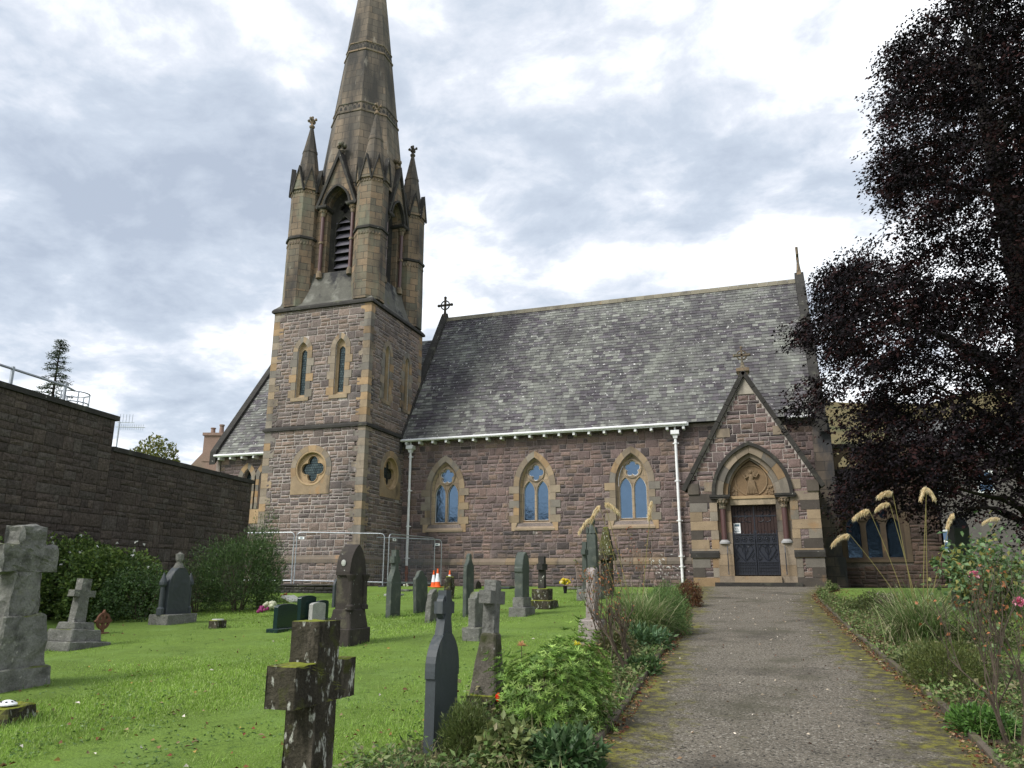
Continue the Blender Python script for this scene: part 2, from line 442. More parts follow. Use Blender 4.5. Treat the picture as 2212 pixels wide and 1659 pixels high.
    def build(s, name, m, parent=None, local=False, smooth=False, **props):
        me = bpy.data.meshes.new(name)
        off = Vector((0, 0, 0))
        if parent is not None and not local:
            p = parent
            while p is not None:
                off += p.location
                p = p.parent
        V = np.array(s.v, np.float32) - np.array(off, np.float32)
        me.from_pydata(V.tolist(), [], s.f)
        me.update()
        nl = len(me.loops)
        cols = np.ones((nl, 4), np.float32)
        uvs = np.zeros((nl, 2), np.float32)
        fc = np.array(s.c, np.float32)
        ls = np.zeros(len(me.polygons), np.int64)
        lt = np.zeros(len(me.polygons), np.int64)
        me.polygons.foreach_get('loop_start', ls)
        me.polygons.foreach_get('loop_total', lt)
        pidx = np.repeat(np.arange(len(ls)), lt)
        cols[:, :3] = fc[pidx]
        nrm = np.zeros(len(ls)*3, np.float32)
        me.polygons.foreach_get('normal', nrm)
        nrm = nrm.reshape(-1, 3)
        t = np.stack([-nrm[:, 1], nrm[:, 0], np.zeros(len(nrm))], 1)
        ln = np.linalg.norm(t, axis=1)
        t[ln < 0.05] = (1, 0, 0)
        t /= np.maximum(np.linalg.norm(t, axis=1), 1e-6)[:, None]
        b = np.cross(nrm, t)
        vi = np.zeros(nl, np.int64)
        me.loops.foreach_get('vertex_index', vi)
        P = np.array(s.v, np.float32)[vi]
        uvs[:, 0] = (P*t[pidx]).sum(1)
        uvs[:, 1] = (P*b[pidx]).sum(1)
        at = me.color_attributes.new('tint', 'FLOAT_COLOR', 'CORNER')
        at.data.foreach_set('color', cols.ravel())
        uvl = me.uv_layers.new(name='UVMap')
        uvl.data.foreach_set('uv', uvs.ravel())
        if smooth:
            me.polygons.foreach_set('use_smooth', [True]*len(me.polygons))
        me.materials.append(M[m] if isinstance(m, str) else m)
        o = bpy.data.objects.new(name, me)
        COL.objects.link(o)
        if parent is not None:
            o.parent = parent
        for k, val in props.items():
            o[k] = val
        return o

def area_ccw(o, hole=False):
    a = sum(o[i][0]*o[(i+1) % len(o)][1]-o[(i+1) % len(o)][0]*o[i][1] for i in range(len(o)))
    return list(o) if (a > 0) != hole else list(o)[::-1]

def tag(o, label=None, cat=None, group=None, kind=None):
    if label:
        o['label'] = label
    if cat:
        o['category'] = cat
    if group:
        o['group'] = group
    if kind:
        o['kind'] = kind
    return o
def thing(name, loc, label, cat, group=None, rz=0.0):
    o = bpy.data.objects.new(name, None)
    COL.objects.link(o)
    o.location = loc
    o.rotation_euler = (0, 0, rz)
    o.empty_display_size = 0.3
    return tag(o, label, cat, group)

def roughen(o, bev=0.012, cuts=2, amp=0.01, ns=4.0, seed=0.0, size=None, smooth=False):
    """bevel the edges, subdivide and displace a stone's mesh so it is weathered geometry"""
    me = o.data
    bm = bmesh.new()
    bm.from_mesh(me)
    bmesh.ops.remove_doubles(bm, verts=bm.verts, dist=1e-4)
    if bev:
        es = [e for e in bm.edges if len(e.link_faces) == 2 and e.calc_face_angle(0) > 0.5]
        bmesh.ops.bevel(bm, geom=es, offset=bev, segments=1, affect='EDGES', clamp_overlap=True)
    if size:
        for _ in range(4):
            es = [e for e in bm.edges if e.calc_length() > size]
            if not es or len(bm.verts) > 30000:
                break
            bmesh.ops.subdivide_edges(bm, edges=es, cuts=1, use_grid_fill=True)
        bmesh.ops.triangulate(bm, faces=[f for f in bm.faces if len(f.verts) > 4])
    bm.normal_update()
    sv = Vector((seed*7.3, seed*3.7, seed))
    for v in bm.verts:
        n = noise.noise(v.co*ns+sv)+0.5*noise.noise(v.co*ns*2.7+sv)
        v.co += v.normal*(amp*n)
    bm.to_mesh(me)
    bm.free()
    if smooth:
        me.polygons.foreach_set('use_smooth', [True]*len(me.polygons))
    return o

def plane(O, T):
    O, T = Vector(O), Vector(T).normalized()
    Nn = T.cross(Vector((0, 0, 1)))
    def f(a, z, p=0.0):
        return (O.x+T.x*a+Nn.x*p, O.y+T.y*a+Nn.y*p, O.z+z)
    return f
def frontplane(Y):
    return lambda a, z, p=0.0: (a, Y-p, z)
def rightplane(X):
    return lambda a, z, p=0.0: (X+p, a, z)

def arch(a, h, zs, n=10, c=0.0):
    """two-centred arch from the right spring over the apex to the left spring"""
    Rr = (h*h+a*a)/(2*a)
    out_ = []
    th = math.asin(min(1, h/Rr))
    for i in range(n+1):
        t = th*i/n
        out_.append((c+a-Rr+Rr*math.cos(t), zs+Rr*math.sin(t)))
    return out_ + [(2*c-x, z) for x, z in out_[::-1][1:]]
def opening(a, h, zs, zb, c=0.0, n=10):
    return [(c-a, zb), (c+a, zb)] + arch(a, h, zs, n, c)
def circle(c, z, r, n=24):
    return [(c+r*math.cos(2*PI*i/n), z+r*math.sin(2*PI*i/n)) for i in range(n)]
def foil(c, z, k, d, r, rot=PI/2, n=60):
    pts = []
    for i in range(n):
        th = 2*PI*i/n
        best = 0
        for j in range(k):
            ph = th-(rot+2*PI*j/k)
            ph = (ph+PI) % (2*PI)-PI
            s_ = d*math.sin(ph)
            if abs(s_) < r and math.cos(ph) > -0.2:
                best = max(best, d*math.cos(ph)+math.sqrt(r*r-s_*s_))
        pts.append((c+best*math.cos(th), z+best*math.sin(th)))
    return pts
def interval(poly, z):
    xs = []
    for i in range(len(poly)):
        (x1, z1), (x2, z2) = poly[i], poly[(i+1) % len(poly)]
        if (z1-z)*(z2-z) < 0:
            xs.append(x1+(x2-x1)*(z-z1)/(z2-z1))
    return (min(xs), max(xs)) if len(xs) > 1 else None
def grow(poly, d):
    cx = sum(p[0] for p in poly)/len(poly)
    cz = sum(p[1] for p in poly)/len(poly)
    return [(x+(d if x > cx else -d), z+(d if z > cz else -d)) for x, z in poly]

TONE_TOWER = [(0.185, 0.145, 0.128), (0.155, 0.125, 0.114), (0.22, 0.170, 0.145), (0.13, 0.106, 0.100), (0.175, 0.148, 0.138), (0.20, 0.150, 0.122)]
TONE_NAVE = [(0.170, 0.122, 0.112), (0.145, 0.107, 0.102), (0.195, 0.138, 0.122), (0.120, 0.092, 0.090), (0.165, 0.128, 0.122), (0.082, 0.068, 0.068), (0.185, 0.135, 0.110)]
TONE_OLD = [(0.082, 0.066, 0.056), (0.076, 0.060, 0.052), (0.090, 0.072, 0.060), (0.072, 0.059, 0.052), (0.084, 0.072, 0.063)]
def rubble(mb, pl, a0, a1, z0, z1, cuts=(), outer=None, tones=TONE_TOWER, H=0.34, W=(0.28, 0.52), seed=1, proud=0.03, gap=0.009, dark=None):
    rnd = random.Random(seed)
    def block(x0, x1, zl, zh):
        zm = (zl+zh)/2
        iv = [(x0, x1)]
        if outer:
            o = interval(outer, zm)
            if not o:
                return
            iv = [(max(x0, o[0]), min(x1, o[1]))]
        for cpoly in cuts:
            ci = interval(cpoly, zm)
            if ci:
                nv = []
                for p, q in iv:
                    if ci[0] >= q or ci[1] <= p:
                        nv.append((p, q))
                    else:
                        if ci[0]-p > 0.03:
                            nv.append((p, ci[0]))
                        if q-ci[1] > 0.03:
                            nv.append((ci[1], q))
                iv = nv
        for p, q in iv:
            if q-p < 0.035:
                continue
            t = rnd.choice(tones)
            b = rnd.uniform(0.82, 1.18)
            t = (t[0]*b*0.985, t[1]*b*0.985, t[2]*b*0.98)
            g_ = gap*rnd.uniform(0.7, 1.3)
            x_, x__, y_, y__ = p+g_, q-g_, zl+g_, zh-g_
            ins = min(0.028, (q-p)*0.2, (zh-zl)*0.2)
            vs = [pl(x_, y_, -0.004), pl(x__, y_, -0.004), pl(x__, y__, -0.004), pl(x_, y__, -0.004)]
            vs += [pl(x_+0.003, y_+0.003, 0.010), pl(x__-0.003, y_+0.003, 0.010), pl(x__-0.003, y__-0.003, 0.010), pl(x_+0.003, y__-0.003, 0.010)]
            k = [rnd.uniform(0.45, 1.2)*proud for _ in range(4)]
            vs += [pl(x_+ins*rnd.uniform(.7, 1.6), y_+ins*rnd.uniform(.7, 1.5), k[0]), pl(x__-ins*rnd.uniform(.7, 1.6), y_+ins*rnd.uniform(.7, 1.5), k[1]),
                   pl(x__-ins*rnd.uniform(.7, 1.6), y__-ins*rnd.uniform(.7, 1.5), k[2]), pl(x_+ins*rnd.uniform(.7, 1.6), y__-ins*rnd.uniform(.7, 1.5), k[3])]
            mxz = rnd.uniform(0.35, 0.65)
            vs.append(pl(x_+(x__-x_)*rnd.uniform(.35, .65), y_+(y__-y_)*mxz, proud*rnd.uniform(1.0, 1.7)))
            fs = []
            for r0, r1 in ((0, 4), (4, 8)):
                for i in range(4):
                    j = (i+1) % 4
                    fs.append((r0+i, r0+j, r1+j, r1+i))
            for i in range(4):
                fs.append((8+i, 8+(i+1) % 4, 12))
            mb.add(vs, fs, t)
    z = z0
    while z < z1-0.02:
        h = H*rnd.uniform(0.86, 1.14)
        if z1-z-h < 0.16:
            h = z1-z
        a = a0-rnd.uniform(0, 0.2)
        while a < a1:
            w = rnd.uniform(W[0]*1.2, W[1]*2.0)
            if a+w > a1-0.12:
                w = a1-a
            if rnd.random() < 0.30:
                w = min(w, rnd.uniform(*W)*1.1) if a+w < a1 else w
                block(max(a, a0), min(a+w, a1), z, z+h)
            else:
                f = rnd.choice((0.5, 0.5, 0.62, 0.38))
                for zl, zh in ((z, z+h*f), (z+h*f, z+h)):
                    x = a
                    while x < a+w-0.01:
                        ww = rnd.uniform(*W)
                        if a+w-x-ww < 0.14:
                            ww = a+w-x
                        block(max(x, a0), min(x+ww, a1), zl, zh)
                        x += ww
            a += w
        z += h

def slates(mb, O, T, S, la, ls, keep=None, seed=3, tones=None, row=0.2, wid=0.3):
    """slates on a roof plane: O lower left corner, T along the eaves, S up the slope"""
    rnd = random.Random(seed)
    O, T, S = Vector(O), Vector(T).normalized(), Vector(S).normalized()
    Nn = T.cross(S)
    tones = tones or [(0.12, 0.122, 0.113), (0.085, 0.084, 0.086), (0.155, 0.157, 0.143), (0.074, 0.066, 0.076), (0.112, 0.104, 0.112), (0.20, 0.205, 0.185)]
    nr = int(ls/row)+1
    for r in range(nr):
        s0 = r*row
        s1 = min(s0+row*1.08, ls)
        if s0 >= ls-0.02:
            break
        a = -rnd.uniform(0, wid)
        while a < la:
            w = wid*rnd.uniform(0.75, 1.2)
            p, q = max(a, 0), min(a+w, la)
            a += w
            if q-p < 0.03 or (keep and not keep((p+q)/2, (s0+s1)/2)):
                continue
            t = rnd.choice(tones)
            b = rnd.uniform(0.75, 1.25)
            t = (t[0]*b, t[1]*b, t[2]*b)
            j = rnd.uniform(-0.012, 0.012)
            hh = 0.024+rnd.uniform(0, 0.012)
            tl = rnd.uniform(-0.008, 0.008)
            P = lambda x, s_, n_: O+T*x+S*s_+Nn*n_
            p += 0.003
            q -= 0.003
            mb.add([P(p, s0+j, hh), P(q, s0+j+tl, hh), P(q, s1, 0.008), P(p, s1, 0.008), P(p, s0+j, 0.0), P(q, s0+j+tl, 0.0)],
                   [(0, 1, 2, 3), (4, 5, 1, 0), (4, 0, 3), (5, 2, 1)], t)
# ------------------------------------------------------------------ the church
church = thing('church', (-8.0, 32.0, 1.42), 'brown stone church with a buff spire, slate roof and gabled porch behind the graves', 'church')
SAND = (0.34, 0.265, 0.18)
MORT = (0.42, 0.38, 0.35)
MORT2 = (0.26, 0.215, 0.20)
def sandtone(rnd):
    c = rnd.choice([(0.27, 0.205, 0.135), (0.23, 0.19, 0.145), (0.29, 0.20, 0.115), (0.21, 0.185, 0.15), (0.24, 0.195, 0.145), (0.165, 0.15, 0.13)])
    b = rnd.uniform(0.78, 1.15)
    return tuple(x*b for x in c)
M['dress'] = mat('sandstone blocks', None, 0.88, (30, 0.4, 0.012), (2.5, 0.2), [((0.055, 0.05, 0.045), 0.9, 0.54, 0.72, 0, 0.4), ((0.33, 0.19, 0.085), 1.7, 0.62, 0.80, 0, 0.6)], fine=(40, 0.2))
def toothed(pl, mb, c, a, zs, zb, h, w0=0.23, w1=0.40, q=0.30, p0=0.0, p1=0.045, seed=0, sill=True):
    """surround of an arched opening: alternating jamb blocks and an arch of voussoirs, each block its own tone"""
    rnd = random.Random(seed)
    g_ = 0.004
    n = max(1, round((zs-zb)/q))
    dz = (zs-zb)/n
    for sgn in (-1, 1):
        for i in range(n):
            w = w1 if i % 2 == 0 else w0
            x0, x1 = c+sgn*a, c+sgn*(a+w)
            x0, x1 = min(x0, x1), max(x0, x1)
            z0 = zb+i*dz
            mb.plate(pl, [[(x0, z0+g_), (x1, z0+g_), (x1, z0+dz-g_), (x0, z0+dz-g_)]], p0, p1, sandtone(rnd))
    inner = arch(a, h, zs, 16, c)
    Rr = (h*h+a*a)/(2*a)
    R2 = Rr+w0
    a2 = a+w0
    h2 = math.sqrt(max(0.01, R2*R2-(R2-a2)**2))
    outer = arch(a2, h2, zs, 16, c)
    k = 4
    for i in range(0, 32, k):
        poly = outer[i:i+k+1]+inner[i:i+k+1][::-1]
        cx = sum(p[0] for p in poly)/len(poly)
        cz = sum(p[1] for p in poly)/len(poly)
        poly = [(cx+(x-cx)*0.985, cz+(z-cz)*0.985) for x, z in poly]
        mb.plate(pl, [poly], p0, p1, sandtone(rnd))
    return [(c-a-w0, zb), (c+a+w0, zb)]+outer
def outline_cut(c, a, zs, zb, h, w0, w1):
    Rr = (h*h+a*a)/(2*a)+w0
    a2 = a+w0
    h2 = math.sqrt(max(0.01, Rr*Rr-(Rr-a2)**2))
    d = 0.015
    return [(c-a-w0+d, zb), (c+a+w0-d, zb)]+arch(a2-d, h2-d, zs, 16, c)
def tooth_rects(c, a, zs, zb, w0, w1, q):
    n = max(1, round((zs-zb)/q))
    dz = (zs-zb)/n
    return [[(c-a-w1+0.01, zb+i*dz), (c+a+w1-0.01, zb+i*dz), (c+a+w1-0.01, zb+(i+1)*dz), (c-a-w1+0.01, zb+(i+1)*dz)] for i in range(0, n, 2)]

def nave_window(c, lobes, seed):
    pl = frontplane(32.0)
    zb, zs, a, h = 4.05, 5.62, 0.70, 1.24
    mb = MB()
    toothed(pl, mb, c, a, zs, zb, h, 0.25, 0.46, 0.31, -0.30, 0.05, seed)
    w = mb.build('window', 'dress', church)
    mb = MB().col(SAND)                                     # inner chamfered order
    o1, o2 = opening(a, h, zs, zb, c, 14), opening(a-0.10, h-0.13, zs, zb, c, 14)
    n = len(o1)
    vs = [pl(x, z, -0.03) for x, z in o1]+[pl(x, z, -0.17) for x, z in o2]
    mb.add(vs, [(i, i+1, n+i+1, n+i) for i in range(1, n-1)]+[(n-1, 0, n, 2*n-1)])
    ai, hi = a-0.10, h-0.13
    outer = opening(ai, hi, zs, zb+0.02, c, 14)
    fr = 0.138 if lobes == 5 else 0.152
    la, lzs, lh = 0.255, 5.35, 0.50
    holes = [opening(la, lh, lzs, zb+0.10, c+s*0.305, 10) for s in (-1, 1)]
    zc = zs+0.60
    mb.plate(pl, [outer, foil(c, zc, lobes, 0.20, fr, PI/2)]+holes, -0.32, -0.20)
    # small eyes between the lights and the roundel
    mb.plate(pl, [circle(c, zc, 0.40, 28), foil(c, zc, lobes, 0.20, fr+0.008, PI/2)], -0.20, -0.155)
    for s in (-1, 1):
        o = opening(la+0.05, lh+0.07, lzs, zb+0.08, c+s*0.305, 10)
        mb.plate(pl, [o, opening(la+0.004, lh+0.004, lzs, zb+0.10, c+s*0.305, 10)], -0.20, -0.165)
    mb.build('tracery', 'sandstone', w)
    mb = MB()
    mb.plate(pl, [opening(ai-0.01, hi-0.01, zs, zb+0.03, c, 14)], -0.31, -0.29)
    mb.build('pane', 'glass', w)
    mb = MB()
    for s in (-1, 1):
        mb.plate(pl, [opening(la+0.001, lh+0.001, lzs, zb+0.10, c+s*0.305, 10), opening(la-0.016, lh-0.02, lzs, zb+0.116, c+s*0.305, 10)], -0.285, -0.262)
    f1 = foil(c, zc, lobes, 0.20, fr+0.001, PI/2)
    f2 = foil(c, zc, lobes, 0.185, fr-0.014, PI/2)
    mb.plate(pl, [f1, f2], -0.285, -0.262)
    mb.build('glazing_trim', 'white', w)
    mb = MB().col((0.27, 0.21, 0.15))
    x0, x1 = c-a-0.20, c+a+0.20
    mb.add([(x0, 31.93, 3.72), (x1, 31.93, 3.72), (x1, 31.93, 3.80), (x0, 31.93, 3.80), (x0+0.14, 32.16, 4.08), (x1-0.14, 32.16, 4.08), (x0, 32.1, 3.72), (x1, 32.1, 3.72)],
           [(0, 1, 2, 3), (3, 2, 5, 4), (0, 6, 7, 1), (0, 3, 4, 6), (1, 7, 5, 2)])
    mb.plate(pl, [[(x0-0.14, 3.70), (x0, 3.70), (x0+0.12, 4.05), (x0-0.14, 4.05)]], 0, 0.045, (0.33, 0.25, 0.17))
    mb.plate(pl, [[(x1, 3.70), (x1+0.14, 3.70), (x1+0.14, 4.05), (x1-0.12, 4.05)]], 0, 0.045, (0.33, 0.23, 0.14))
    mb.build('sill', 'dress', w)
    return opening(a-0.02, h-0.02, zs, zb-0.02, c), [outline_cut(c, a, zs, zb, h, 0.25, 0.46), [(c-1.02, 3.71), (c+1.02, 3.71), (c+1.02, 4.06), (c-1.02, 4.06)]]+tooth_rects(c, a, zs, zb, 0.25, 0.46, 0.31)

# nave front wall
NW = [(-13.87, 5, 1), (-9.66, 4, 2), (-5.42, 5, 3)]
holes, cuts = [], []
for c_, lb, sd_ in NW:
    h_, ct = nave_window(c_, lb, sd_)
    holes.append(h_)
    cuts += ct
mb = MB()
pl = frontplane(32.0)
mb.plate(pl, [[(-16.1, 1.0), (2.2, 1.0), (2.2, 7.95), (-16.1, 7.95)]]+holes, -0.45, 0.0, MORT2)
rubble(mb, pl, -16.0, -2.6, 2.55, 7.80, cuts, tones=TONE_NAVE, seed=11, H=0.35, W=(0.26, 0.55))
rubble(mb, pl, -2.6, 2.15, 4.4, 7.8, tones=TONE_NAVE, seed=12, H=0.35)
pl2 = frontplane(31.90)
mb.plate(pl2, [[(-16.0, 1.0), (2.0, 1.0), (2.0, 2.28), (-16.0, 2.28)]], -0.2, 0.0, MORT2)
rubble(mb, pl2, -16.0, -2.7, 1.38, 2.28, tones=TONE_NAVE, seed=13, H=0.32)
mb.build('wall', 'masonry', church, label='brown rock faced nave wall with three traceried windows')
mb = MB()
rnd = random.Random(5)
x = -16.0
while x < -2.7:
    w_ = rnd.uniform(0.9, 1.4)
    x2 = min(x+w_, -2.7)
    t = rnd.choice([(0.13, 0.11, 0.09), (0.17, 0.135, 0.105), (0.10, 0.09, 0.08), (0.20, 0.15, 0.10)])
    mb.add([(x+.004, 31.86, 2.28), (x2-.004, 31.86, 2.28), (x2-.004, 31.86, 2.40), (x+.004, 31.86, 2.40), (x+.004, 32.0, 2.56), (x2-.004, 32.0, 2.56), (x+.004, 31.95, 2.28), (x2-.004, 31.95, 2.28)],
           [(0, 1, 2, 3), (3, 2, 5, 4), (0, 6, 7, 1), (0, 3, 4, 6), (1, 7, 5, 2)], t)
    x = x2
mb.build('plinth_course', 'dress', church)

# nave roof
EZ, EY, RZ, RY = 7.93, 31.62, 15.4, 36.5
def roof_pt(x, t):
    return (x, EY+(RY-EY)*t, EZ+(RZ-EZ)*t)
RL = math.hypot(RY-EY, RZ-EZ)
Sv = Vector((0, RY-EY, RZ-EZ)).normalized()
mb = MB()
mb.col((0.05, 0.05, 0.05))
mb.add([roof_pt(-16.2, 0), roof_pt(2.0, 0), roof_pt(2.0, 1), roof_pt(-16.2, 1), (2.0, 2*RY-EY, EZ), (-16.2, 2*RY-EY, EZ)], [(0, 1, 2, 3), (3, 2, 4, 5), (0, 3, 5), (1, 4, 2)])
def keep_nave(a, s_):
    X = -16.05+a
    z = EZ+Sv.z*s_
    if z < 9.1 and abs(X+0.62) < (9.27-z)/1.77-0.1:
        return False
    return True
slates(mb, roof_pt(-16.05, 0), (1, 0, 0), Sv, 17.95, RL-0.05, keep_nave, 21)
mb.build('roof', 'slate', church)
mb = MB()
rnd = random.Random(8)
x = -16.0
while x < 1.9:
    x2 = min(x+0.45, 1.9)
    b = rnd.uniform(.85, 1.15)
    mb.add([(x+.004, RY-0.17, RZ-0.16), (x2-.004, RY-0.17, RZ-0.16), (x2-.004, RY, RZ+0.11), (x+.004, RY, RZ+0.11), (x+.004, RY+0.17, RZ-0.16), (x2-.004, RY+0.17, RZ-0.16)],
           [(0, 1, 2, 3), (3, 2, 5, 4), (0, 3, 4), (1, 5, 2)], (0.17*b, 0.155*b, 0.115*b))
    x = x2
mb.build('ridge', 'dress', church)

def gable_coping(x0, x1, zadd=0.28, seed=0, ylo=31.5, zlo=7.75):
    mb = MB()
    rnd = random.Random(seed)
    L = RL+0.15
    n = 11
    for side in (1, -1):
        for i in range(n):
            t0, t1 = i/n, (i+1)/n-0.003
            P0 = Vector((0, ylo+(RY-ylo)*t0, zlo+(RZ+0.1-zlo)*t0))
            P1 = Vector((0, ylo+(RY-ylo)*t1, zlo+(RZ+0.1-zlo)*t1))
            if side < 0:
                P0.y, P1.y = 2*RY-P0.y, 2*RY-P1.y
            b = rnd.uniform(0.8, 1.2)
            t = (0.105*b, 0.098*b, 0.082*b)
            up_ = zadd*1.5
            vs = [(x0, P0.y, P0.z-0.5), (x1, P0.y, P0.z-0.5), (x1, P1.y, P1.z-0.5), (x0, P1.y, P1.z-0.5), (x0, P0.y, P0.z+up_), (x1, P0.y, P0.z+up_), (x1, P1.y, P1.z+up_), (x0, P1.y, P1.z+up_)]
            mb.add(vs, [(0, 3, 2, 1), (4, 5, 6, 7), (0, 1, 5, 4), (1, 2, 6, 5), (2, 3, 7, 6), (3, 0, 4, 7)], t)
    return mb
gable_coping(-16.25, -15.92, 0.18, 1).build('gable_coping', 'darkstone', church)
gc = gable_coping(1.9, 2.3, 0.22, 2).build('gable_coping', 'darkstone', church, label='dark stone gable coping at the tree end of the roof')
mb = MB().col((0.19, 0.14, 0.115))
pr_ = rightplane(2.28)
gpoly = [(32.0, 1.2), (41.0, 1.2), (41.0, 7.9), (36.5, 15.2), (32.0, 7.9)]
mb.plate(pr_, [gpoly], -0.4, 0.0, MORT)
rubble(mb, pr_, 32.0, 41.0, 1.4, 15.0, outer=gpoly, seed=31, tones=TONE_NAVE)
mb.build('gable_wall', 'masonry', church)
mb = MB().col((0.15, 0.12, 0.095))
mb.box(1.55, 2.5, 31.72, 32.4, 1.2, 2.5, (0.07, 0.06, 0.05))
mb.box(1.75, 2.42, 31.80, 32.3, 2.5, 7.2)
mb.add([(1.75, 31.80, 7.2), (2.42, 31.80, 7.2), (2.42, 32.3, 7.2), (1.75, 32.3, 7.2), (1.8, 31.95, 7.9), (2.38, 31.95, 7.9), (2.38, 32.3, 7.9), (1.8, 32.3, 7.9)], [(0, 1, 5, 4), (1, 2, 6, 5), (2, 3, 7, 6), (3, 0, 4, 7), (4, 5, 6, 7)])
mb.build('corner_buttress', 'buttress', church)
# far gable finial (thin stone cross seen on edge) and near gable cross
mb = MB().col((0.2, 0.17, 0.12))
mb.box(2.0, 2.2, 36.4, 36.6, 15.5, 15.9)
mb.rings(2.1, 36.5, [(15.9, 0.09), (16.3, 0.055), (17.1, 0.06)], 8)
mb.box(2.05, 2.15, 36.15, 36.85, 16.6, 16.75)
mb.build('gable_cross', 'ashlar', church)
def carved_cross(mb, x, y, z, s=1.0, along='x', ring=True, t=0.10):
    """small ringed cross of stone"""
    def P(a, zz, d):
        return (x+a*s, y+d*s, z+zz*s) if along == 'x' else (x+d*s, y+a*s, z+zz*s)
    mb.rings(x, y, [(z, 0.16*s), (z+0.12*s, 0.17*s), (z+0.2*s, 0.10*s), (z+0.4*s, 0.07*s)], 8)
    def bx(a0, a1, z0, z1, d):
        vs = [P(a, zz, dd) for dd in (-d, d) for a, zz in ((a0, z0), (a1, z0), (a1, z1), (a0, z1))]
        mb.add(vs, [(0, 1, 2, 3), (4, 7, 6, 5), (0, 4, 5, 1), (1, 5, 6, 2), (2, 6, 7, 3), (3, 7, 4, 0)])
    bx(-0.05, 0.05, 0.35, 1.22, t*0.5)
    bx(-0.36, 0.36, 0.74, 0.84, t*0.5)
    for a, zz in ((-0.38, 0.79), (0.38, 0.79), (0, 1.22)):
        p = P(a, zz, 0)
        mb.blob(p, 0.09*s, n=4)
    if ring:
        pts = [P(0.25*math.cos(i*PI/10), 0.79+0.25*math.sin(i*PI/10), 0) for i in range(21)]
        mb.tube(pts, 0.038*s, 6, cap=False)
mb = MB().col((0.15, 0.13, 0.09))
carved_cross(mb, -16.08, 36.5, 15.45, 1.0, 'x', True)
mb.build('gable_cross', 'ashlar', church)

# white gutter, brackets and the two downpipes
mb = MB()
mb.tube([(-15.95, 31.52, 7.86), (-3.0, 31.52, 7.90)], 0.055, 8)
mb.box(-15.95, -2.95, 31.56, 31.62, 7.80, 7.93)
mb.tube([(0.9, 31.52, 7.88), (1.75, 31.52, 7.88)], 0.055, 8)
for i in range(20):
    x = -15.7+i*0.66
    if x < -3.0:
        mb.box(x-0.05, x+0.05, 31.58, 32.02, 7.68, 7.80)
mb.build('gutter', 'white', church)
def downpipe(x, y, zb, zt, rusty=False):
    mb = MB()
    mb.tube([(x, y, zb+(0.85 if rusty else 0)), (x, y, zt)], 0.058, 10)
    z = zt-0.05
    mb.rings(x, y, [(zt-0.12, 0.08), (zt, 0.10), (zt+0.04, 0.17), (zt+0.20, 0.17), (zt+0.20, 0.14)], 4, R(45))
    mb.tube([(x, y, zt+0.2), (x, y-0.02, zt+0.38)], 0.04, 8)
    for zz in (zt-0.35, zt-1.9, zt-3.5, zt-4.9, zt-5.3):
        if zz > zb+(0.9 if rusty else 0.1):
            mb.rings(x, y, [(zz, 0.078), (zz+0.07, 0.078)], 10)
            mb.box(x-0.12, x+0.12, y+0.03, y+0.08, zz+0.01, zz+0.05)
    o = mb.build('downpipe', 'white', church, label='white downpipe with a rusty foot beside the tower' if rusty else 'white downpipe beside the porch')
    if rusty:
        mb = MB()
        mb.tube([(x, y, zb), (x, y, zb+0.86)], 0.062, 10)
        mb.rings(x, y, [(zb+0.5, 0.085), (zb+0.62, 0.085)], 10)
        mb.build('pipe_foot', 'rust', o)
downpipe(-15.55, 31.78, 1.4, 7.45, True)
downpipe(-3.52, 31.78, 1.4, 7.45)

# ---- the wing beyond the tower
WEZ, WRZ = 7.72, 14.3
wpoly = [(-26.25, 1.0), (-20.8, 1.0), (-20.8, 7.8), (-26.25, 7.8)]
mb = MB()
wc = []
wh = []
for c_ in (-24.55, -23.55):
    wh.append(opening(0.24, 0.5, 6.45, 5.0, c_))
    wc.append(outline_cut(c_, 0.28, 6.45, 4.9, 0.55, 0.26, 0.26))
wc.append([(-25.15, 4.3), (-22.95, 4.3), (-22.95, 5.0), (-25.15, 5.0)])
mb.plate(pl, [wpoly]+wh, -0.45, 0.0, MORT2)
rubble(mb, pl, -26.2, -20.9, 1.3, 7.62, wc, seed=41, tones=TONE_NAVE)
mb.build('wall', 'masonry', church, label='short brown wall with lancets beyond the tower')
for c_ in (-24.55, -23.55):
    mb = MB()
    toothed(pl, mb, c_, 0.28, 6.45, 5.0, 0.55, 0.26, 0.26, 0.32, -0.3, 0.05, 61)
    mb.plate(pl, [[(c_-0.5, 4.3), (c_+0.5, 4.3), (c_+0.5, 4.98), (c_-0.5, 4.98)]], -0.2, 0.045, (0.34, 0.24, 0.14))
    w = mb.build('window', 'dress', church, label='small lancet in the short wall beyond the tower')
    MB().plate(pl, [opening(0.29, 0.56, 6.45, 5.0, c_)], -0.27, -0.25).build('pane', 'dark_glass', w)
mb = MB().col((0.05, 0.05, 0.05))
WS = Vector((0, RY-EY, WRZ-WEZ)).normalized()
WL = math.hypot(RY-EY, WRZ-WEZ)
mb.add([(-26.4, EY, WEZ), (-16.1, EY, WEZ), (-16.1, RY, WRZ), (-26.4, RY, WRZ), (-16.1, 2*RY-EY, WEZ), (-26.4, 2*RY-EY, WEZ)], [(0, 1, 2, 3), (3, 2, 4, 5), (0, 3, 5)])
slates(mb, (-26.3, EY, WEZ), (1, 0, 0), WS, 10.1, WL, None, 23)
mb.build('roof', 'slate', church, label='slate roof of the lower wing behind the tower')
mb = MB()
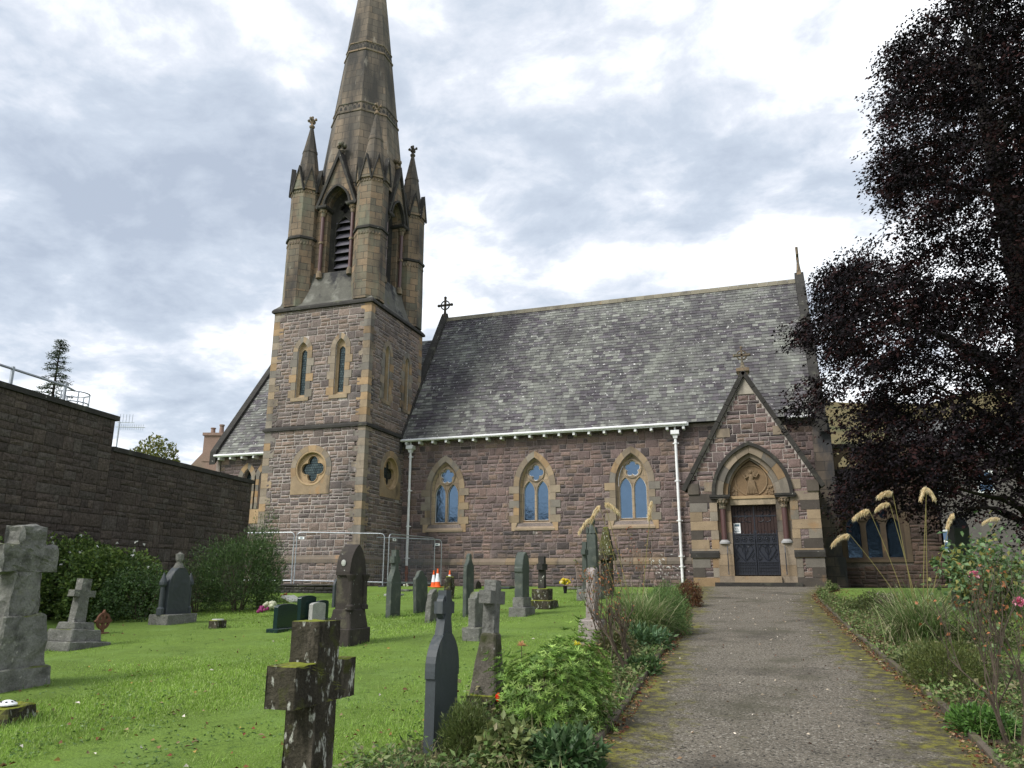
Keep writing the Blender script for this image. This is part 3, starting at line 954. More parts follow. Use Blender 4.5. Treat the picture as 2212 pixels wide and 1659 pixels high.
for side in (1, -1):
    n = 9
    for i in range(n):
        t0, t1 = i/n, (i+1)/n-0.003
        y0, y1 = EY-0.1+(RY-EY+0.1)*t0, EY-0.1+(RY-EY+0.1)*t1
        if side < 0:
            y0, y1 = 2*RY-y0, 2*RY-y1
        z0, z1 = WEZ-0.1+(WRZ-WEZ+0.1)*t0, WEZ-0.1+(WRZ-WEZ+0.1)*t1
        vs = [(x_, y_, z_+d) for d in (-0.4, 0.26) for x_, y_, z_ in ((-26.55, y0, z0), (-26.2, y0, z0), (-26.2, y1, z1), (-26.55, y1, z1))]
        b = random.Random(i).uniform(.8, 1.2)
        mb.add(vs, [(0, 3, 2, 1), (4, 5, 6, 7), (0, 1, 5, 4), (1, 2, 6, 5), (2, 3, 7, 6), (3, 0, 4, 7)], (0.11*b, 0.10*b, 0.085*b))
mb.build('gable_coping', 'darkstone', church)
mb = MB().col(MORT2)
mb.plate(rightplane(-26.2), [[(32, 1.2), (41, 1.2), (41, 7.8), (36.5, 14.2), (32, 7.8)]], -0.3, 0.0, back=True)
mb.build('gable_wall', 'masonry', church)
mb = MB()
mb.tube([(-26.3, 31.52, 7.66), (-21.0, 31.52, 7.66)], 0.055, 8)
mb.box(-26.3, -21.0, 31.56, 31.62, 7.58, 7.72)
for i in range(8):
    mb.box(-26.1+i*0.68, -26.0+i*0.68, 31.58, 32.0, 7.46, 7.58)
mb.build('gutter', 'white', church)

# ---- the low wing on the right, with the tree's shade painted into its tones
plw = frontplane(33.5)
mb = MB()
ww, wcut = [], []
for c_ in (3.03, 3.74, 4.45):
    ww.append(opening(0.27, 0.42, 3.65, 2.52, c_))
wcut.append([(2.5, 2.2), (5.0, 2.2), (5.0, 3.8)]+arch(1.25, 1.35, 3.8, 12, 3.75)[1:]+[(2.5, 3.8)])
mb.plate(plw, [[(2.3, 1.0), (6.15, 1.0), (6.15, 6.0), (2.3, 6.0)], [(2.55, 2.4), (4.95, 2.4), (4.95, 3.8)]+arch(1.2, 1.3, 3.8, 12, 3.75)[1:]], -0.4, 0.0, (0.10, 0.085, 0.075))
rubble(mb, plw, 2.35, 6.1, 1.4, 5.95, wcut, seed=51, tones=[(0.075, 0.05, 0.042), (0.06, 0.042, 0.036), (0.09, 0.06, 0.048)])  # stone tones lowered to carry the tree's shade
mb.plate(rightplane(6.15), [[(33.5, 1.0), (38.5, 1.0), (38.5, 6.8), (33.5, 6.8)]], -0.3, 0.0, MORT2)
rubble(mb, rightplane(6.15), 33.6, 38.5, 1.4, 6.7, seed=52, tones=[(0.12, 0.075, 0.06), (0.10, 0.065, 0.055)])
mb.build('wall', 'tree_shade_masonry', church, label='low dark wing wall under the copper beech')
mb = MB().col((0.085, 0.062, 0.042))  # frame and tracery colours darkened as painted tree shade
wo = [(2.48, 2.35), (5.02, 2.35), (5.02, 3.8)]+arch(1.27, 1.37, 3.8, 12, 3.75)[1:]
wi = [(2.68, 2.46), (4.82, 2.46), (4.82, 3.8)]+arch(1.07, 1.15, 3.8, 12, 3.75)[1:]
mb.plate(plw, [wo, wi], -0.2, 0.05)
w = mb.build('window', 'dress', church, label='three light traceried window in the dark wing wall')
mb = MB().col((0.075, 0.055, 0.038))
hol = [opening(0.26, 0.40, 3.68, 2.54, c_, 8) for c_ in (3.03, 3.75, 4.47)]
hol += [foil(3.38, 4.26, 4, 0.12, 0.095, n=32), foil(4.12, 4.26, 4, 0.12, 0.095, n=32), foil(3.75, 4.62, 4, 0.10, 0.078, n=32)]
mb.plate(plw, [wi]+hol, -0.28, -0.14)
for h_, rr in ((hol[3], 0), (hol[4], 1)):
    cx_ = 3.38 if rr == 0 else 4.12
    mb.plate(plw, [circle(cx_, 4.26, 0.32), circle(cx_, 4.26, 0.26)], -0.14, -0.10)
mb.build('tracery', 'dress', w)
MB().plate(plw, [wi], -0.29, -0.27).build('pane', 'glass', w)
mb = MB().col((0.13, 0.092, 0.062))                          # pierced parapet
par = [[(2.3, 6.0), (6.2, 6.0), (6.2, 6.85), (2.3, 6.85)]]
x = 2.72
while x < 6.0:
    par.append([(x, 6.10), (x+0.46, 6.10), (x+0.46, 6.28), (x+0.36, 6.34), (x+0.33, 6.44), (x+0.23, 6.56), (x+0.13, 6.44), (x+0.10, 6.34), (x, 6.28)])
    par.append(circle(x+0.03, 6.66, 0.055, 10))
    x += 0.60
mb.plate(plw, par, -0.18, 0.04, back=True)
mb.plate(rightplane(6.15), [[(33.5, 6.0), (38.5, 6.0), (38.5, 6.85), (33.5, 6.85)]], -0.2, 0.04, back=True)
mb.build('parapet', 'dress', church)
mb = MB().col((0.04, 0.04, 0.038))
mb.box(2.3, 6.3, 33.38, 33.75, 6.86, 7.02)
mb.box(5.9, 6.3, 33.75, 38.5, 6.86, 7.02)
mb.box(2.3, 6.2, 33.4, 33.6, 5.92, 6.0)
mb.build('parapet_coping', 'darkstone', church)
MB().add([(2.3, 33.9, 5.2), (6.1, 33.9, 5.2), (6.1, 38.4, 5.3), (2.3, 38.4, 5.3)], [(0, 1, 2, 3)]).build('flat_roof', 'roofdark', church)
# ---- tower, lower stages
TX0, TX1, TY0, TY1 = -20.95, -16.0, 28.3, 33.5
TF, TR = frontplane(TY0), rightplane(TX1)
def quoins(mb, corner, sx, sy, z0, z1, long=0.52, short=0.30, h=0.33, seed=0, proud=0.028, front=True, side=True):
    """corner blocks: corner (x, y); sx, sy point inward along the faces"""
    rnd = random.Random(seed)
    z = z0
    i = 0
    while z < z1-0.05:
        zz = min(z+h, z1)
        a, b = (long, short) if i % 2 else (short, long)
        x, y = corner
        t = sandtone(rnd)
        xs = sorted((x-sx*proud, x+sx*a))
        ys = sorted((y-sy*proud, y+sy*b))
        xi = sorted((x-sx*proud, x+sx*0.1))
        yi = sorted((y-sy*proud, y+sy*0.1))
        if front:
            mb.box(xs[0], xs[1], yi[0], yi[1], z+0.004, zz-0.004, t)
        if side:
            mb.box(xi[0]+0.002, xi[1]-0.002, ys[0]+0.002, ys[1], z+0.006, zz-0.006, t)
        z = zz
        i += 1
def roundel(pl, c, z, rot=PI/2):
    rnd = random.Random(4)
    mb = MB()
    for i in range(9):                                       # voussoirs round the upper part
        a0, a1 = -0.12*PI+i*1.24*PI/9+0.004, -0.12*PI+(i+1)*1.24*PI/9-0.004
        poly = [(c+1.0*math.cos(a0+(a1-a0)*k/4), z+1.0*math.sin(a0+(a1-a0)*k/4)) for k in range(5)]
        poly += [(c+0.76*math.cos(a1-(a1-a0)*k/4), z+0.76*math.sin(a1-(a1-a0)*k/4)) for k in range(5)]
        mb.plate(pl, [poly], -0.2, 0.045, sandtone(rnd))
    lo = [(c+0.76*math.cos(t), z+0.76*math.sin(t)) for t in [-0.12*PI-(0.76*PI)*k/16 for k in range(17)]]
    mb.plate(pl, [[(c-1.06, z-0.35), (c-0.97, z-0.35)]+lo[::-1]+[(c+0.97, z-0.35), (c+1.06, z-0.35), (c+0.95, z-0.36), (c+0.95, z-1.10), (c-0.95, z-1.10), (c-0.95, z-0.36)]], -0.2, 0.044, (0.26, 0.195, 0.125))
    w = mb.build('window', 'dress', church, label='round quatrefoil window low on the tower')
    mb = MB().col((0.33, 0.24, 0.14))
    pts = [pl(c+0.72*math.cos(2*PI*i/36), z+0.72*math.sin(2*PI*i/36), 0.0) for i in range(37)]
    mb.tube(pts, 0.05, 8, cap=False)
    for r0, p0, r1, p1 in ((0.76, 0.02, 0.65, -0.12),):
        n = 36
        vs = [pl(c+r0*math.cos(2*PI*i/n), z+r0*math.sin(2*PI*i/n), p0) for i in range(n)]+[pl(c+r1*math.cos(2*PI*i/n), z+r1*math.sin(2*PI*i/n), p1) for i in range(n)]
        mb.add(vs, [(i, (i+1) % n, n+(i+1) % n, n+i) for i in range(n)])
    mb.plate(pl, [circle(c, z, 0.66, 36), foil(c, z, 4, 0.31, 0.24, rot)], -0.26, -0.12)
    f1, f2 = foil(c, z, 4, 0.31, 0.27, rot), foil(c, z, 4, 0.31, 0.242, rot)
    mb.plate(pl, [f1, f2], -0.12, -0.09)
    mb.build('tracery', 'dress', w, smooth=False)
    MB().plate(pl, [circle(c, z, 0.6, 30)], -0.24, -0.22).build('pane', 'dark_glass', w)
    return circle(c, z, 0.74, 30), [circle(c, z, 0.985, 30), [(c-0.94, z-1.09), (c+0.94, z-1.09), (c+0.94, z-0.36), (c-0.94, z-0.36)]]
def lancet(pl, c, zb=9.42, zs=11.55, a=0.25, h=0.42, seed=0):
    mb = MB()
    toothed(pl, mb, c, a, zs, zb, h, 0.24, 0.36, 0.36, -0.22, 0.045, seed)
    mb.plate(pl, [[(c-a-0.2, zb-0.17), (c+a+0.2, zb-0.17), (c+a+0.2, zb-0.005), (c-a-0.2, zb-0.005)]], -0.2, 0.06, (0.27, 0.21, 0.14))
    w = mb.build('window', 'dress', church, label='narrow leaded lancet high on the tower')
    mb = MB().col((0.30, 0.225, 0.14))
    o1, o2 = opening(a, h, zs, zb, c, 10), opening(a-0.07, h-0.06, zs-0.02, zb+0.10, c, 10)
    n = len(o1)
    vs = [pl(x, z, -0.03) for x, z in o1]+[pl(x, z, -0.15) for x, z in o2]
    mb.add(vs, [(i, (i+1) % n, n+(i+1) % n, n+i) for i in range(n)])
    mb.plate(pl, [opening(a-0.06, h-0.05, zs-0.02, zb+0.08, c, 10), opening(0.15, 0.20, zs-0.10, zb+0.14, c, 8)], -0.24, -0.13)
    mb.build('reveal', 'dress', w)
    MB().plate(pl, [opening(0.16, 0.22, zs-0.10, zb+0.12, c, 8)], -0.22, -0.19).build('pane', 'dark_glass', w)
    return opening(a-0.01, h, zs, zb, c), [outline_cut(c, a, zs, zb, h, 0.24, 0.36), [(c-a-0.19, zb-0.16), (c+a+0.19, zb-0.16), (c+a+0.19, zb), (c-a-0.19, zb)]]+tooth_rects(c, a, zs, zb, 0.24, 0.36, 0.36)
for pl_, c0, l1, l2, a0_, a1_, tagn in ((TF, -18.5, -19.33, -17.40, TX0, TX1, 0), (TR, 30.72, 29.95, 31.95, TY0, TY1, 1)):
    hs, ct = [], []
    q = roundel(pl_, c0, 6.25)
    hs.append(q[0])
    ct += q[1]
    for i, lc in enumerate((l1, l2)):
        q = lancet(pl_, lc, seed=70+i+tagn*5)
        hs.append(q[0])
        ct += q[1]
    mb = MB()
    mb.plate(pl_, [[(a0_, 1.0), (a1_, 1.0), (a1_, 13.6), (a0_, 13.6)]]+hs, -0.5, 0.0, (0.36, 0.33, 0.31) if tagn else MORT)
    rubble(mb, pl_, a0_+0.25, a1_-0.25, 2.62, 7.95, ct, seed=81+tagn, gap=0.014)
    rubble(mb, pl_, a0_+0.25, a1_-0.25, 8.15, 13.52, ct, seed=83+tagn, gap=0.011)
    o_ = (lambda f: (lambda a, z, p=0.0: f(a, z, p+0.12)))(pl_)
    mb.plate(o_, [[(a0_-0.0, 1.0), (a1_, 1.0), (a1_, 2.35), (a0_, 2.35)]], -0.2, 0.0, MORT)
    rubble(mb, o_, a0_-0.1, a1_+0.1, 1.35, 2.35, seed=85+tagn)
    mb.build('tower_wall', 'masonry', church)
mb = MB().col(MORT2)
mb.box(TX0, TX1-0.6, TY0+0.6, TY1, 1.0, 13.58)
mb.build('tower_core', 'masonry', church)
for args_, kw_ in ((((TX0, TY0), 1, 1, 2.5, 8.0), dict(seed=91)), (((TX1, TY0), -1, 1, 2.5, 8.0, 0.56, 0.34), dict(seed=92)), (((TX0, TY0), 1, 1, 8.12, 13.5), dict(seed=93)),
                   (((TX1, TY0), -1, 1, 8.12, 13.5, 0.5, 0.32), dict(seed=94)), (((TX1, TY1), -1, -1, 8.12, 13.5, 0.5, 0.32), dict(seed=95, front=False))):
    mb = MB()
    quoins(mb, *args_, **kw_)
    mb.build('quoins', 'dress', church)
mb = MB().col((0.10, 0.09, 0.075))
def ringcourse(mb, z0, z1, d, topd=None, c=None):
    """square string course round the tower with a weathered top"""
    topd = 0.0 if topd is None else topd
    zm = z0+(z1-z0)*0.5
    pr = [(z0, 0.0), (z0+0.01, d), (zm, d), (z1, topd)]
    vs = []
    for z, e in pr:
        vs += [(TX0-e, TY0-e, z), (TX1+e, TY0-e, z), (TX1+e, TY1+e, z), (TX0-e, TY1+e, z)]
    mb.add(vs, [(i*4+k, i*4+(k+1) % 4, (i+1)*4+(k+1) % 4, (i+1)*4+k) for i in range(3) for k in range(4)], c)
ringcourse(mb, 7.95, 8.16, 0.11)
mb.build('string_course', 'darkstone', church)
mb = MB().col((0.16, 0.13, 0.10))
ringcourse(mb, 2.30, 2.62, 0.17)
mb.build('plinth_course', 'dress', church)
mb = MB()
ringcourse(mb, 13.5, 13.72, 0.13, 0.05)
mb.build('cornice', 'darkstone', church)

# ---- belfry: battered skirt, corner turrets, gabled louvre openings
SCX, SCY = (TX0+TX1)/2, (TY0+TY1)/2
mb = MB()
vs = []
for z, e in ((13.70, 0.06), (13.9, -0.12), (15.5, -0.62)):
    vs += [(TX0-e, TY0-e, z), (TX1+e, TY0-e, z), (TX1+e, TY1+e, z), (TX0-e, TY1+e, z)]
mb.add(vs, [(i*4+k, i*4+(k+1) % 4, (i+1)*4+(k+1) % 4, (i+1)*4+k) for i in range(2) for k in range(4)])
sk = mb.build('skirt', 'skirt', church)
BI = 0.62
BX0, BX1, BY0, BY1 = TX0+BI, TX1-BI, TY0+BI, TY1-BI
def belfry_face(pl, c, half, lbl):
    """one wall of the belfry in plane coordinates"""
    mb = MB()
    zs, zb = 18.95, 15.45
    hole = opening(0.62, 1.0, zs-0.25, zb, c, 12)
    mb.plate(pl, [[(c-half, 13.9), (c+half, 13.9), (c+half, 20.1), (c-half, 20.1)], hole], -0.3, 0.0)
    w = mb.build('belfry_wall', 'ashlar', church)
    # gable over the opening
    mb = MB()
    gp = [(c-1.02, 18.95), (c-0.72, 18.95), (c-0.72, 18.75)]
    ar = arch(0.66, 0.98, 18.75, 12, c)
    mb.plate(pl, [[(c-1.0, 18.78), (c-0.66, 18.78)]+ar[::-1]+[(c+0.66, 18.78), (c+1.0, 18.78), (c+0.03, 21.45), (c-0.03, 21.45)]], -0.3, 0.30)
    g = mb.build('belfry_gable', 'ashlar', church)
    mb = MB()
    for s in (-1, 1):
        o = [(c+s*1.10, 18.70), (c+s*1.00, 18.62), (c, 21.25), (c, 21.62)]
        mb.plate(pl, [o], -0.3, 0.42)
    a1, a2 = arch(0.74, 1.06, 18.75, 12, c), arch(0.64, 0.96, 18.75, 12, c)
    mb.plate(pl, [a1+a2[::-1]], 0.2, 0.38)
    mb.build('gable_moulding', 'darkstone', g)
    mb = MB().col((0.17, 0.14, 0.10))
    x, y, z = pl(c, 21.55, 0.15)
    mb.rings(x, y, [(z, 0.08), (z+0.1, 0.14), (z+0.18, 0.08), (z+0.3, 0.06)], 8)
    for k in range(4):
        mb.blob((x+0.15*math.cos(k*PI/2), y+0.15*math.sin(k*PI/2), z+0.36+0.04*(k % 2)), (0.12, 0.12, 0.09), n=4, seed=k, amp=0.4)
    mb.blob((x, y, z+0.52), 0.10, n=4, amp=0.3)
    mb.build('finial', 'ashlar', g)
    # louvre lancet
    mb = MB()
    mb.plate(pl, [opening(0.60, 1.0, 18.68, zb, c, 12), opening(0.42, 0.78, 17.72, zb+0.05, c, 10), foil(c, 18.98, 4, 0.16, 0.13, n=32)], -0.62, -0.5)
    o1, o2 = opening(0.62, 1.0, 18.7, zb, c, 12), opening(0.46, 0.8, 18.7, zb, c, 12)
    n = len(o1)
    mb.add([pl(x_, z_, -0.28) for x_, z_ in o1]+[pl(x_, z_, -0.52) for x_, z_ in o2], [(i, (i+1) % n, n+(i+1) % n, n+i) for i in range(1, n)])
    mb.plate(pl, [opening(0.47, 0.86, 17.72, zb+0.02, c, 10), opening(0.42, 0.78, 17.72, zb+0.05, c, 10)], -0.5, -0.44)
    b = mb.build('belfry_window', 'darkstone', church, label='louvred bell opening between granite shafts')  # dark infill paints the shadow inside the arch
    mb = MB()
    for i in range(8):
        z0 = zb+0.06+i*0.385
        vs = [pl(c-0.44, z0, -0.46), pl(c+0.44, z0, -0.46), pl(c+0.44, z0+0.30, -0.70), pl(c-0.44, z0+0.30, -0.70), pl(c-0.44, z0-0.03, -0.46), pl(c+0.44, z0-0.03, -0.46)]
        mb.add(vs, [(0, 1, 2, 3), (4, 5, 1, 0)])
    mb.build('louvre', 'louvre', b)
    MB().plate(pl, [opening(0.6, 1.0, 18.7, zb, c, 10)], -0.75, -0.70).build('dark_backing', 'void', b)  # black sheet standing in for the unlit space behind the louvres
    for s in (-1, 1):
        x, y, _ = pl(c+s*0.80, 0, 0.14)
        mb = MB()
        mb.tube([(x, y, 15.55), (x, y, 18.35)], 0.085, 12)
        sh = mb.build('shaft', 'granite_col', church)
        mb = MB().col((0.2, 0.16, 0.115))
        mb.rings(x, y, [(15.2, 0.15), (15.42, 0.15), (15.47, 0.12), (15.55, 0.10)], 12)
        mb.build('shaft_base', 'ashlar', sh)
        mb = MB().col((0.2, 0.16, 0.115))
        mb.rings(x, y, [(16.92, 0.12), (17.02, 0.12)], 12)
        mb.build('shaft_ring', 'ashlar', sh)
        mb = MB().col((0.2, 0.16, 0.115))
        mb.rings(x, y, [(18.30, 0.10), (18.36, 0.11), (18.5, 0.13), (18.62, 0.20), (18.66, 0.20)], 12)
        for k in range(8):
            mb.blob((x+0.15*math.cos(k*PI/4), y+0.15*math.sin(k*PI/4), 18.55), 0.05, n=4)
        mb.build('capital', 'ashlar', sh)
        mb = MB()
        X0, X1 = c+s*0.80-0.24, c+s*0.80+0.24
        vs = [pl(a_, z_, p_) for z_, e in ((18.64, 0.0), (18.70, 0.05), (18.80, 0.05)) for a_, p_ in ((X0-e, -0.3), (X1+e, -0.3), (X1+e, 0.36+e), (X0-e, 0.36+e))]
        mb.add(vs, [(i*4+(k), i*4+(k+1) % 4, (i+1)*4+(k+1) % 4, (i+1)*4+k) for i in range(2) for k in range(4)][::-1]+[(8, 9, 10, 11), (3, 2, 1, 0)])
        mb.build('abacus', 'darkstone', sh)
belfry_face(frontplane(BY0), -18.30, 2.0, 'front')
belfry_face(rightplane(BX1), 30.98, 2.1, 'right')
belfry_face(plane((0, BY1, 0), (-1, 0, 0)), 18.42, 2.0, 'back')
belfry_face(plane((BX0, 0, 0), (0, -1, 0)), -30.98, 2.1, 'left')

def band_course(mb, cx, cy, z0, z1, r, d=0.05, n=8, rot=R(22.5)):
    mb.rings(cx, cy, [(z0, r), (z0+0.03, r+d), (z1-0.05, r+d), (z1, r)], n, rot, cap=False)
def studs(mb, cx, cy, z, r, n_side, s, c=None, tilt=0.0):
    """carved lobes round an octagon"""
    for k in range(8):
        a = k*PI/4
        nx, ny = math.cos(a), math.sin(a)
        half = r*math.tan(R(22.5))
        for i in range(n_side):
            t = (-1+2*(i+0.5)/n_side)*half
            x, y = cx+nx*r-ny*t, cy+ny*r+nx*t
            w = half/n_side*0.82
            pts = [(-w, -s), (w, -s), (w*0.9, 0), (0, s), (-w*0.9, 0)]
            vs = [(x-ny*p, y+nx*p, z+q) for p, q in pts]+[(x+nx*0.035-ny*p*0.5, y+ny*0.035+nx*p*0.5, z+q*0.6) for p, q in pts]
            mb.add(vs, [(j, (j+1) % 5, 5+(j+1) % 5, 5+j) for j in range(5)]+[(5, 6, 7, 8, 9)], c)
TUR = [(TX1-0.58, TY0+0.62), (TX0+0.76, TY0+0.62), (TX1-0.58, TY1-0.62), (TX0+0.76, TY1-0.62)]
RT = R(22.5)
TR_ = 0.69
for ti, (cx, cy) in enumerate(TUR):
    mb = MB()
    mb.rings(cx, cy, [(13.75, TR_+0.02), (14.6, TR_+0.02), (17.12, TR_), (20.1, TR_-0.02), (20.15, 0.5)], 8, RT)
    lbl = ['octagonal corner turret nearest the camera', 'octagonal corner turret at the left of the tower', 'octagonal corner turret at the right of the tower', 'octagonal corner turret behind the spire'][ti]
    t = mb.build('turret', 'ashlar', church, label=lbl)
    mb = MB()
    band_course(mb, cx, cy, 17.10, 17.28, TR_, 0.07)
    mb.build('string_course', 'darkstone', t)
    mb = MB().col((0.22, 0.18, 0.13))
    studs(mb, cx, cy, 16.92, TR_, 4, 0.10)
    studs(mb, cx, cy, 19.56, TR_-0.01, 4, 0.08)
    mb.build('carved_band', 'ashlar', t)
    mb = MB()
    rg = 0.75
    half = rg*math.tan(RT)
    for k in range(8):
        a = k*PI/4
        nx, ny = math.cos(a), math.sin(a)
        pl_ = (lambda nx, ny: (lambda p, z, d=0.0: (cx+nx*(rg+d)-ny*p, cy+ny*(rg+d)+nx*p, z)))(nx, ny)
        mb.plate(pl_, [[(-half, 19.68), (half, 19.68), (0, 20.80)]], -0.16, 0.0, back=True)
    g = mb.build('turret_gable', 'ashlar', t)
    mb = MB()
    for k in range(8):
        a = k*PI/4
        nx, ny = math.cos(a), math.sin(a)
        pl_ = (lambda nx, ny: (lambda p, z, d=0.0: (cx+nx*(rg+d)-ny*p, cy+ny*(rg+d)+nx*p, z)))(nx, ny)
        for s in (-1, 1):
            mb.plate(pl_, [[(s*(half+0.02), 19.63), (s*(half-0.04), 19.63), (0, 20.72), (0, 20.92)]], -0.17, 0.05, back=True)
        b = PI/8+k*PI/4
        mb.blob((cx+math.cos(b)*0.81, cy+math.sin(b)*0.81, 19.61), (0.06, 0.06, 0.08), n=4)
    mb.build('gable_moulding', 'darkstone', t)
    mb = MB()
    mb.rings(cx, cy, [(19.9, 0.60), (21.9, 0.33), (21.92, 0.35), (22.05, 0.33), (22.07, 0.31), (23.4, 0.07)], 8, RT)
    pn = mb.build('pinnacle', 'spire', t)
    mb = MB().col((0.2, 0.17, 0.125))
    mb.rings(cx, cy, [(23.35, 0.07), (23.4, 0.13), (23.47, 0.14), (23.54, 0.08), (23.62, 0.06), (23.75, 0.06)], 10)
    for k in range(4):
        a = k*PI/2+0.1
        mb.tube([(cx, cy, 23.74), (cx+0.12*math.cos(a), cy+0.12*math.sin(a), 23.80)], 0.045, 6)
        mb.blob((cx+0.19*math.cos(a), cy+0.19*math.sin(a), 23.82), (0.075, 0.075, 0.075), n=4, seed=k, amp=0.4)
        mb.blob((cx+0.10*math.cos(a+.78), cy+0.10*math.sin(a+.78), 23.66), (0.05, 0.05, 0.05), n=4)
    mb.blob((cx, cy, 23.86), (0.08, 0.08, 0.10), n=5)
    mb.blob((cx, cy, 23.98), (0.06, 0.06, 0.07), n=5)
    mb.build('finial', 'ashlar', t)

# ---- spire
def sr(z):
    return 0.1085*(38.6-z)
mb = MB()
mb.rings(SCX+0.1, SCY, [(19.95, sr(19.95)), (24.2, sr(24.2)), (28.0, sr(28.0)), (32.6, sr(32.6)), (38.3, 0.05)], 8, RT)
sp_ = mb.build('spire', 'spire', church)
for zb in (24.15, 28.0, 32.6):
    mb = MB().col((0.16, 0.135, 0.11))
    r0, r1 = sr(zb), sr(zb+0.62)
    mb.rings(SCX+0.1, SCY, [(zb, r0+0.015), (zb+0.02, r0+0.045), (zb+0.1, r0+0.04), (zb+0.12, r0+0.01)], 8, RT, cap=False)
    mb.rings(SCX+0.1, SCY, [(zb+0.52, r1+0.02), (zb+0.54, r1+0.045), (zb+0.60, r1+0.04), (zb+0.62, r1+0.0)], 8, RT, cap=False)
    mb.build('spire_band', 'ashlar', sp_)
    mb = MB().col((0.035, 0.032, 0.03))  # flat dark shapes paint the shade of small carved recesses
    for k in range(8):
        a = k*PI/4
        nx, ny = math.cos(a), math.sin(a)
        rm = sr(zb+0.4)+0.012
        half = rm*math.tan(RT)
        ns = 5
        for i in range(ns):
            t = (-1+2*(i+0.5)/ns)*half
            for kind_ in (0, 1):
                if kind_ == 0:
                    w = half/ns*0.62
                    pts = [(-w, 0.20), (w, 0.20), (w*0.8, 0.33), (0, 0.43), (-w*0.8, 0.33)]
                else:
                    tt = t+half/ns
                    if i == ns-1:
                        continue
                    pts = [(half/ns+0.05*math.cos(q*PI/3), 0.45+0.045*math.sin(q*PI/3)) for q in range(6)]
                vs = []
                for p, q in pts:
                    r_ = sr(zb+q)+0.012
                    vs.append((SCX+0.1+nx*r_-ny*(t+p), SCY+ny*r_+nx*(t+p), zb+q))
                mb.add(vs, [tuple(range(len(vs)))])
    mb.build('carved_band', 'darkstone', sp_)

# ---- porch
PY = 29.5
PF = frontplane(PY)
PC = -0.62
mb = MB()
ptri = [(-2.85, 1.0), (1.62, 1.0), (1.62, 5.25), (-0.61, 9.15), (-2.85, 5.25)]
hole = [(PC-1.30, 1.2), (PC+1.30, 1.2), (PC+1.30, 4.70)]+arch(1.30, 1.80, 4.70, 14, PC)[1:-1]+[(PC-1.30, 4.70)]
mb.plate(PF, [ptri, hole], -0.3, 0.0, MORT)
hc = [(PC-1.36, 1.2), (PC+1.36, 1.2), (PC+1.36, 4.7)]+arch(1.36, 1.88, 4.7, 14, PC)[1:-1]+[(PC-1.36, 4.7)]
rubble(mb, PF, -2.83, 1.60, 1.42, 9.0, [hc], outer=[(-2.83, 1.3), (1.60, 1.3), (1.60, 5.1), (-0.61, 9.0), (-2.83, 5.1)], seed=101, tones=TONE_NAVE, gap=0.010)
for xs, fl in ((-2.85, -1), (1.62, 1)):
    pls = plane((xs, 0, 0), (0, fl, 0))
    f_ = (lambda a, z, p=0.0, pls=pls, fl=fl: pls(a*fl, z, p))
    aa = (29.5, 32.0) if fl > 0 else (-32.0, -29.5)
    mb.plate(pls, [[(aa[0], 1.0), (aa[1], 1.0), (aa[1], 5.3), (aa[0], 5.3)]], -0.3, 0.0, MORT)
    rubble(mb, pls, aa[0], aa[1], 1.4, 5.2, seed=103+fl, tones=TONE_NAVE)
porch = mb.build('porch_wall', 'masonry', church, label='gabled stone porch front round the door')
mb = MB()
rnd = random.Random(77)
for s, x in ((1, -2.85), (-1, 1.62)):                       # chequer of sandstone and rock faced blocks
    z = 1.42
    i = 0
    while z < 4.7:
        zz = z+0.335
        w_ = 0.95 if (i % 3 == 0) else (0.42 if i % 2 else 0.62)
        x0, x1 = sorted((x-s*0.02, x+s*w_))
        soot_ = rnd.random() < (0.5 if s < 0 else 0.12)
        mb.box(x0, x1, PY-0.045, PY+0.1, z+0.005, zz-0.005, (0.07, 0.06, 0.052) if soot_ else sandtone(rnd))
        if i % 3 != 0:
            x0, x1 = sorted((x+s*0.70, x+s*0.97))
            mb.box(x0, x1, PY-0.044, PY+0.1, z+0.005, zz-0.005, sandtone(rnd))
        y0, y1 = PY-0.04, PY+(0.55 if i % 2 else 0.35)
        x0, x1 = sorted((x-s*0.022, x+s*0.05))
        mb.box(x0, x1, y0, y1, z+0.006, zz-0.006, sandtone(rnd))
        z = zz
        i += 1
    x0, x1 = sorted((x+s*0.55, x+s*0.95))
    mb.box(x0, x1, PY-0.04, PY+0.1, 4.85, 5.2, sandtone(rnd))
    mb.box(*sorted((x-s*0.05, x+s*0.35)), PY-0.10, PY+0.2, 4.75, 5.15, (0.10, 0.085, 0.07))
mb.plate(PF, [[(-0.95, 8.45), (-0.27, 8.45), (-0.61, 9.1)]], 0, 0.05, (0.33, 0.3, 0.25))
for x_ in (-1.75, 0.28):
    mb.box(x_, x_+0.5, PY-0.05, PY+0.1, 6.85, 7.18, sandtone(rnd))
mb.build('quoins', 'dress', porch)
for s in (-1, 1):
    mb = MB().col((0.10, 0.085, 0.07))
    x0, x1 = sorted((PC+s*1.28, PC+s*2.30))
    mb.add([(x0, PY-0.10, 2.45), (x1, PY-0.10, 2.45), (x1, PY-0.10, 2.62), (x0, PY-0.10, 2.62), (x0, PY, 2.76), (x1, PY, 2.76), (x1, PY, 2.45), (x0, PY, 2.45)], [(0, 1, 2, 3), (3, 2, 5, 4), (1, 6, 5, 2), (0, 3, 4, 7), (0, 7, 6, 1)])
    mb.build('plinth_course', 'darkstone', porch)
